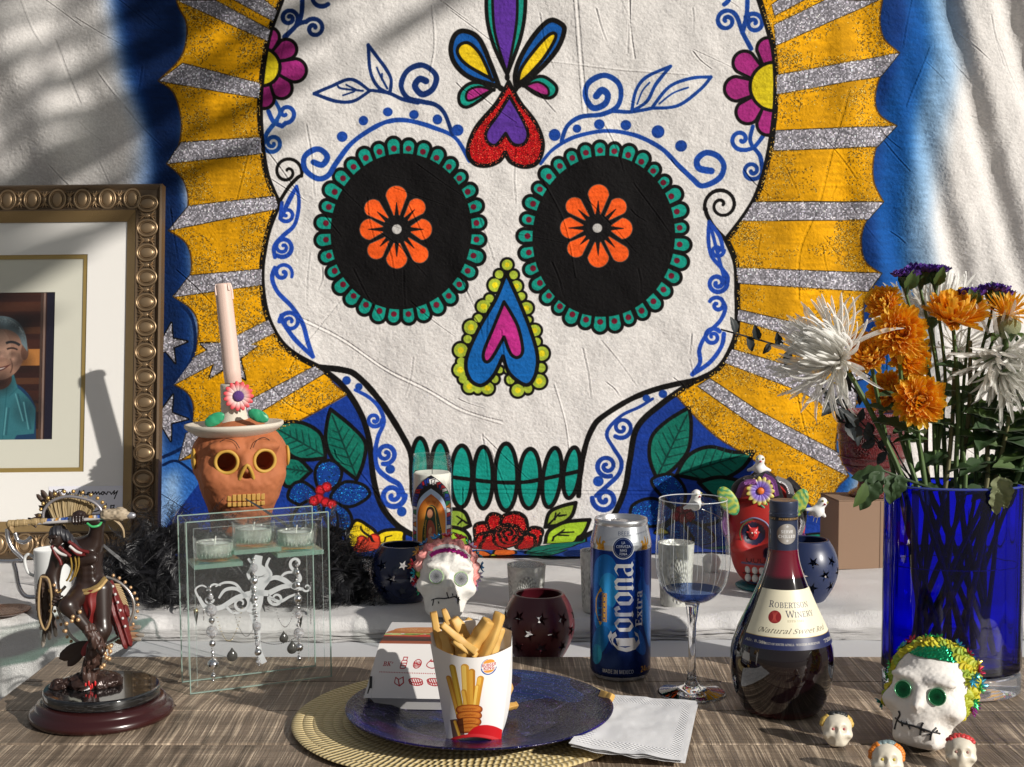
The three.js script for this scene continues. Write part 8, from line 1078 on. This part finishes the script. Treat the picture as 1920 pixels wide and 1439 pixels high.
    mesh('tassel_strand', taper([J(208, 972, .018), J(222, 982, .018), J(230, 994, .016), J(232, 1008, .014)], [.0022, .0020, .0016, .0012], 12, 6), M([.36, .27, .16], .6), t); mesh('end_feather', taper([J(22, 980, .02), J(20, 990, .02), J(24, 1000, .02)], [.003, .004, .001], 8, 6), tanM, t); }
}

// ---------- things on the left of the shelf ----------
{
  const o = at(40, 1110, 1.9); o.y = SHELF; const t = thing('wire_easel', 'bent silver wire stand hooks at the left edge behind the figurine', 'stand', o), P = (l, Z) => l.map(([x, y, dz = 0]) => at(x, y, Z - dz).sub(o)), m = M([.60, .60, .62], .22, { metalness: .95 });
  mesh('wire_hook', new THREE.TubeGeometry(crv(P([[13, 992], [14, 1008], [24, 1030], [40, 1046], [44, 1052], [26, 1053], [29, 1072], [36, 1104], [48, 1118], [72, 1120]], 1.9)), 60, .0032, 10), m, t); mesh('wire_hook', new THREE.TubeGeometry(crv(P([[28, 1000], [34, 1014], [46, 1017], [58, 1008]], 1.9)), 24, .0030, 10), m, t); mesh('wire_bar', new THREE.TubeGeometry(crv(P([[26, 1053], [0, 1053], [-40, 1053]], 1.9)), 12, .003, 8), m, t);
}
{
  const p = at(101, 1200, 1.83); p.y = SHELF; const t = thing('white_cup', 'white cup with a small handle behind the figurine', 'cup', p), m = MP([.68, .69, .68], .25, { clearcoat: .5 });
  const h = .094; mesh('cup_body', lathe([[0, 0], [.020, 0], [.023, .004], [.0245, .04], [.0250, h - .002], [.0243, h], [.0232, h - .002], [.0225, .02], [0, .008]], 56), m, t); mesh('handle', tube([[-.022, h - .014, .004], [-.031, h - .007, .006], [-.036, h - .012, .006], [-.032, h - .032, .006], [-.024, h - .038, .004]], .0022, 24, 8), m, t);
}
{
  const p = onY(8, 1149, SHELF + .003); p.y = SHELF + .003; const t = thing('copper_disc', 'flat copper dish cut by the left edge, lying on the white cloth', 'dish', p); mesh('disc_body', lathe([[0, .002], [.026, .002], [.034, .0045], [.0355, .0045], [.0355, .0035], [.027, 0], [0, 0]], 64), M([.24, .115, .075], .22, { metalness: .85, bumpMap: tiled(roughB, 4), bumpScale: .0012 }), t);
}

// ---------- the palm beside the table, towards the sun: it stands outside the view and dapples the banner ----------
{
  const base = V(-.35, .6, -2.4).addScaledVector(SUN, 4.3), t = thing('palm_tree', 'palm with long narrow leaflets standing off to the right of the table', 'tree', [base.x + 1.9, -.78, base.z]), R = rng(17);
  const o = t.position, lm = new THREE.MeshPhysicalMaterial({ color: C(.05, .09, .03), roughness: .5, transmission: .15, thickness: 0, side: THREE.DoubleSide }), bark = M([.16, .11, .07], .9, { bumpMap: tiled(roughB, 3, 12), bumpScale: .01 });
  const W = (x, y, j = 0) => V(x, y, -2.4).addScaledVector(SUN, 4.3 + j).sub(o);    // a place that shades the point x, y of the cloth plane
  mesh('trunk', taper([[.25, 0, 0], [.22, 1.0, .02], [.18, 2.0, 0], [.16, 2.5, 0]], [.11, .09, .08, .06], 20, 12), bark, t);
  const leaflet = grid(2, 10, (u, v) => [(u - .5) * 2 * .5 * pow(sin(PI * clamp(.08 + .92 * v)), .6), v, -.12 * v * v + .1 * abs(u - .5)]);
  const frond = (pts2, n, len, wid, up, dn) => { const c = crv(pts2.map(([x, y, j]) => W(x, y, j ?? 0))), g = new THREE.Group(); g.name = 'frond'; t.add(g); mesh('rachis', new THREE.TubeGeometry(c, 30, .010, 6), bark, g);
    for (let i = 0; i < n; i++) for (const s of [1, -1]) { const k = (i + .5 + .3 * (R() - .5)) / n, q = c.getPoint(k), L = len * (.6 + .6 * sin(PI * min(1, k + .1))) * (.8 + .4 * R()), an = (s > 0 ? up : dn) + .22 * (R() - .5), d = V(cos(an), sin(an), .25 * (R() - .5)); const z = SUN.clone().addScaledVector(d, -SUN.dot(d)).normalize(), x = d.clone().cross(z); const m = mesh('leaflet', leaflet, lm, g); m.quaternion.setFromRotationMatrix(new THREE.Matrix4().makeBasis(x, d.normalize(), z)); m.position.copy(q); m.scale.set(wid * (.7 + .6 * R()), L, L); } };
  const [tx, ty] = [1.2, .9];
  frond([[1.5, 1.95, -.2], [.7, 1.8], [.05, 1.45], [-.35, 1.12], [-.66, .62]], 24, .48, .038, .40, 3.75); frond([[1.5, 2.0, .3], [.7, 1.9, .3], [-.1, 1.6, .4], [-.62, 1.18, .5], [-.98, .60, .5], [-1.2, .26, .5]], 34, .48, .038, .36, 3.6); frond([[1.5, 1.9, .1], [.9, 1.75, .1], [.45, 1.5], [.15, 1.25], [-.10, .98]], 14, .46, .040, .45, 3.8);
  mesh('petiole', taper([V(.16, 2.5, 0), W(1.55, 2.1, -.2), W(1.5, 1.95, -.2)], [.04, .02, .012], 10, 8), bark, t); mesh('petiole', taper([V(.16, 2.5, 0), W(1.55, 2.1, .2), W(1.5, 2.0, .3)], [.04, .02, .012], 10, 8), bark, t); mesh('petiole', taper([V(.16, 2.5, 0), W(1.55, 2.05, .1), W(1.5, 1.9, .1)], [.04, .02, .012], 10, 8), bark, t);
}

renderer.render(scene, camera);
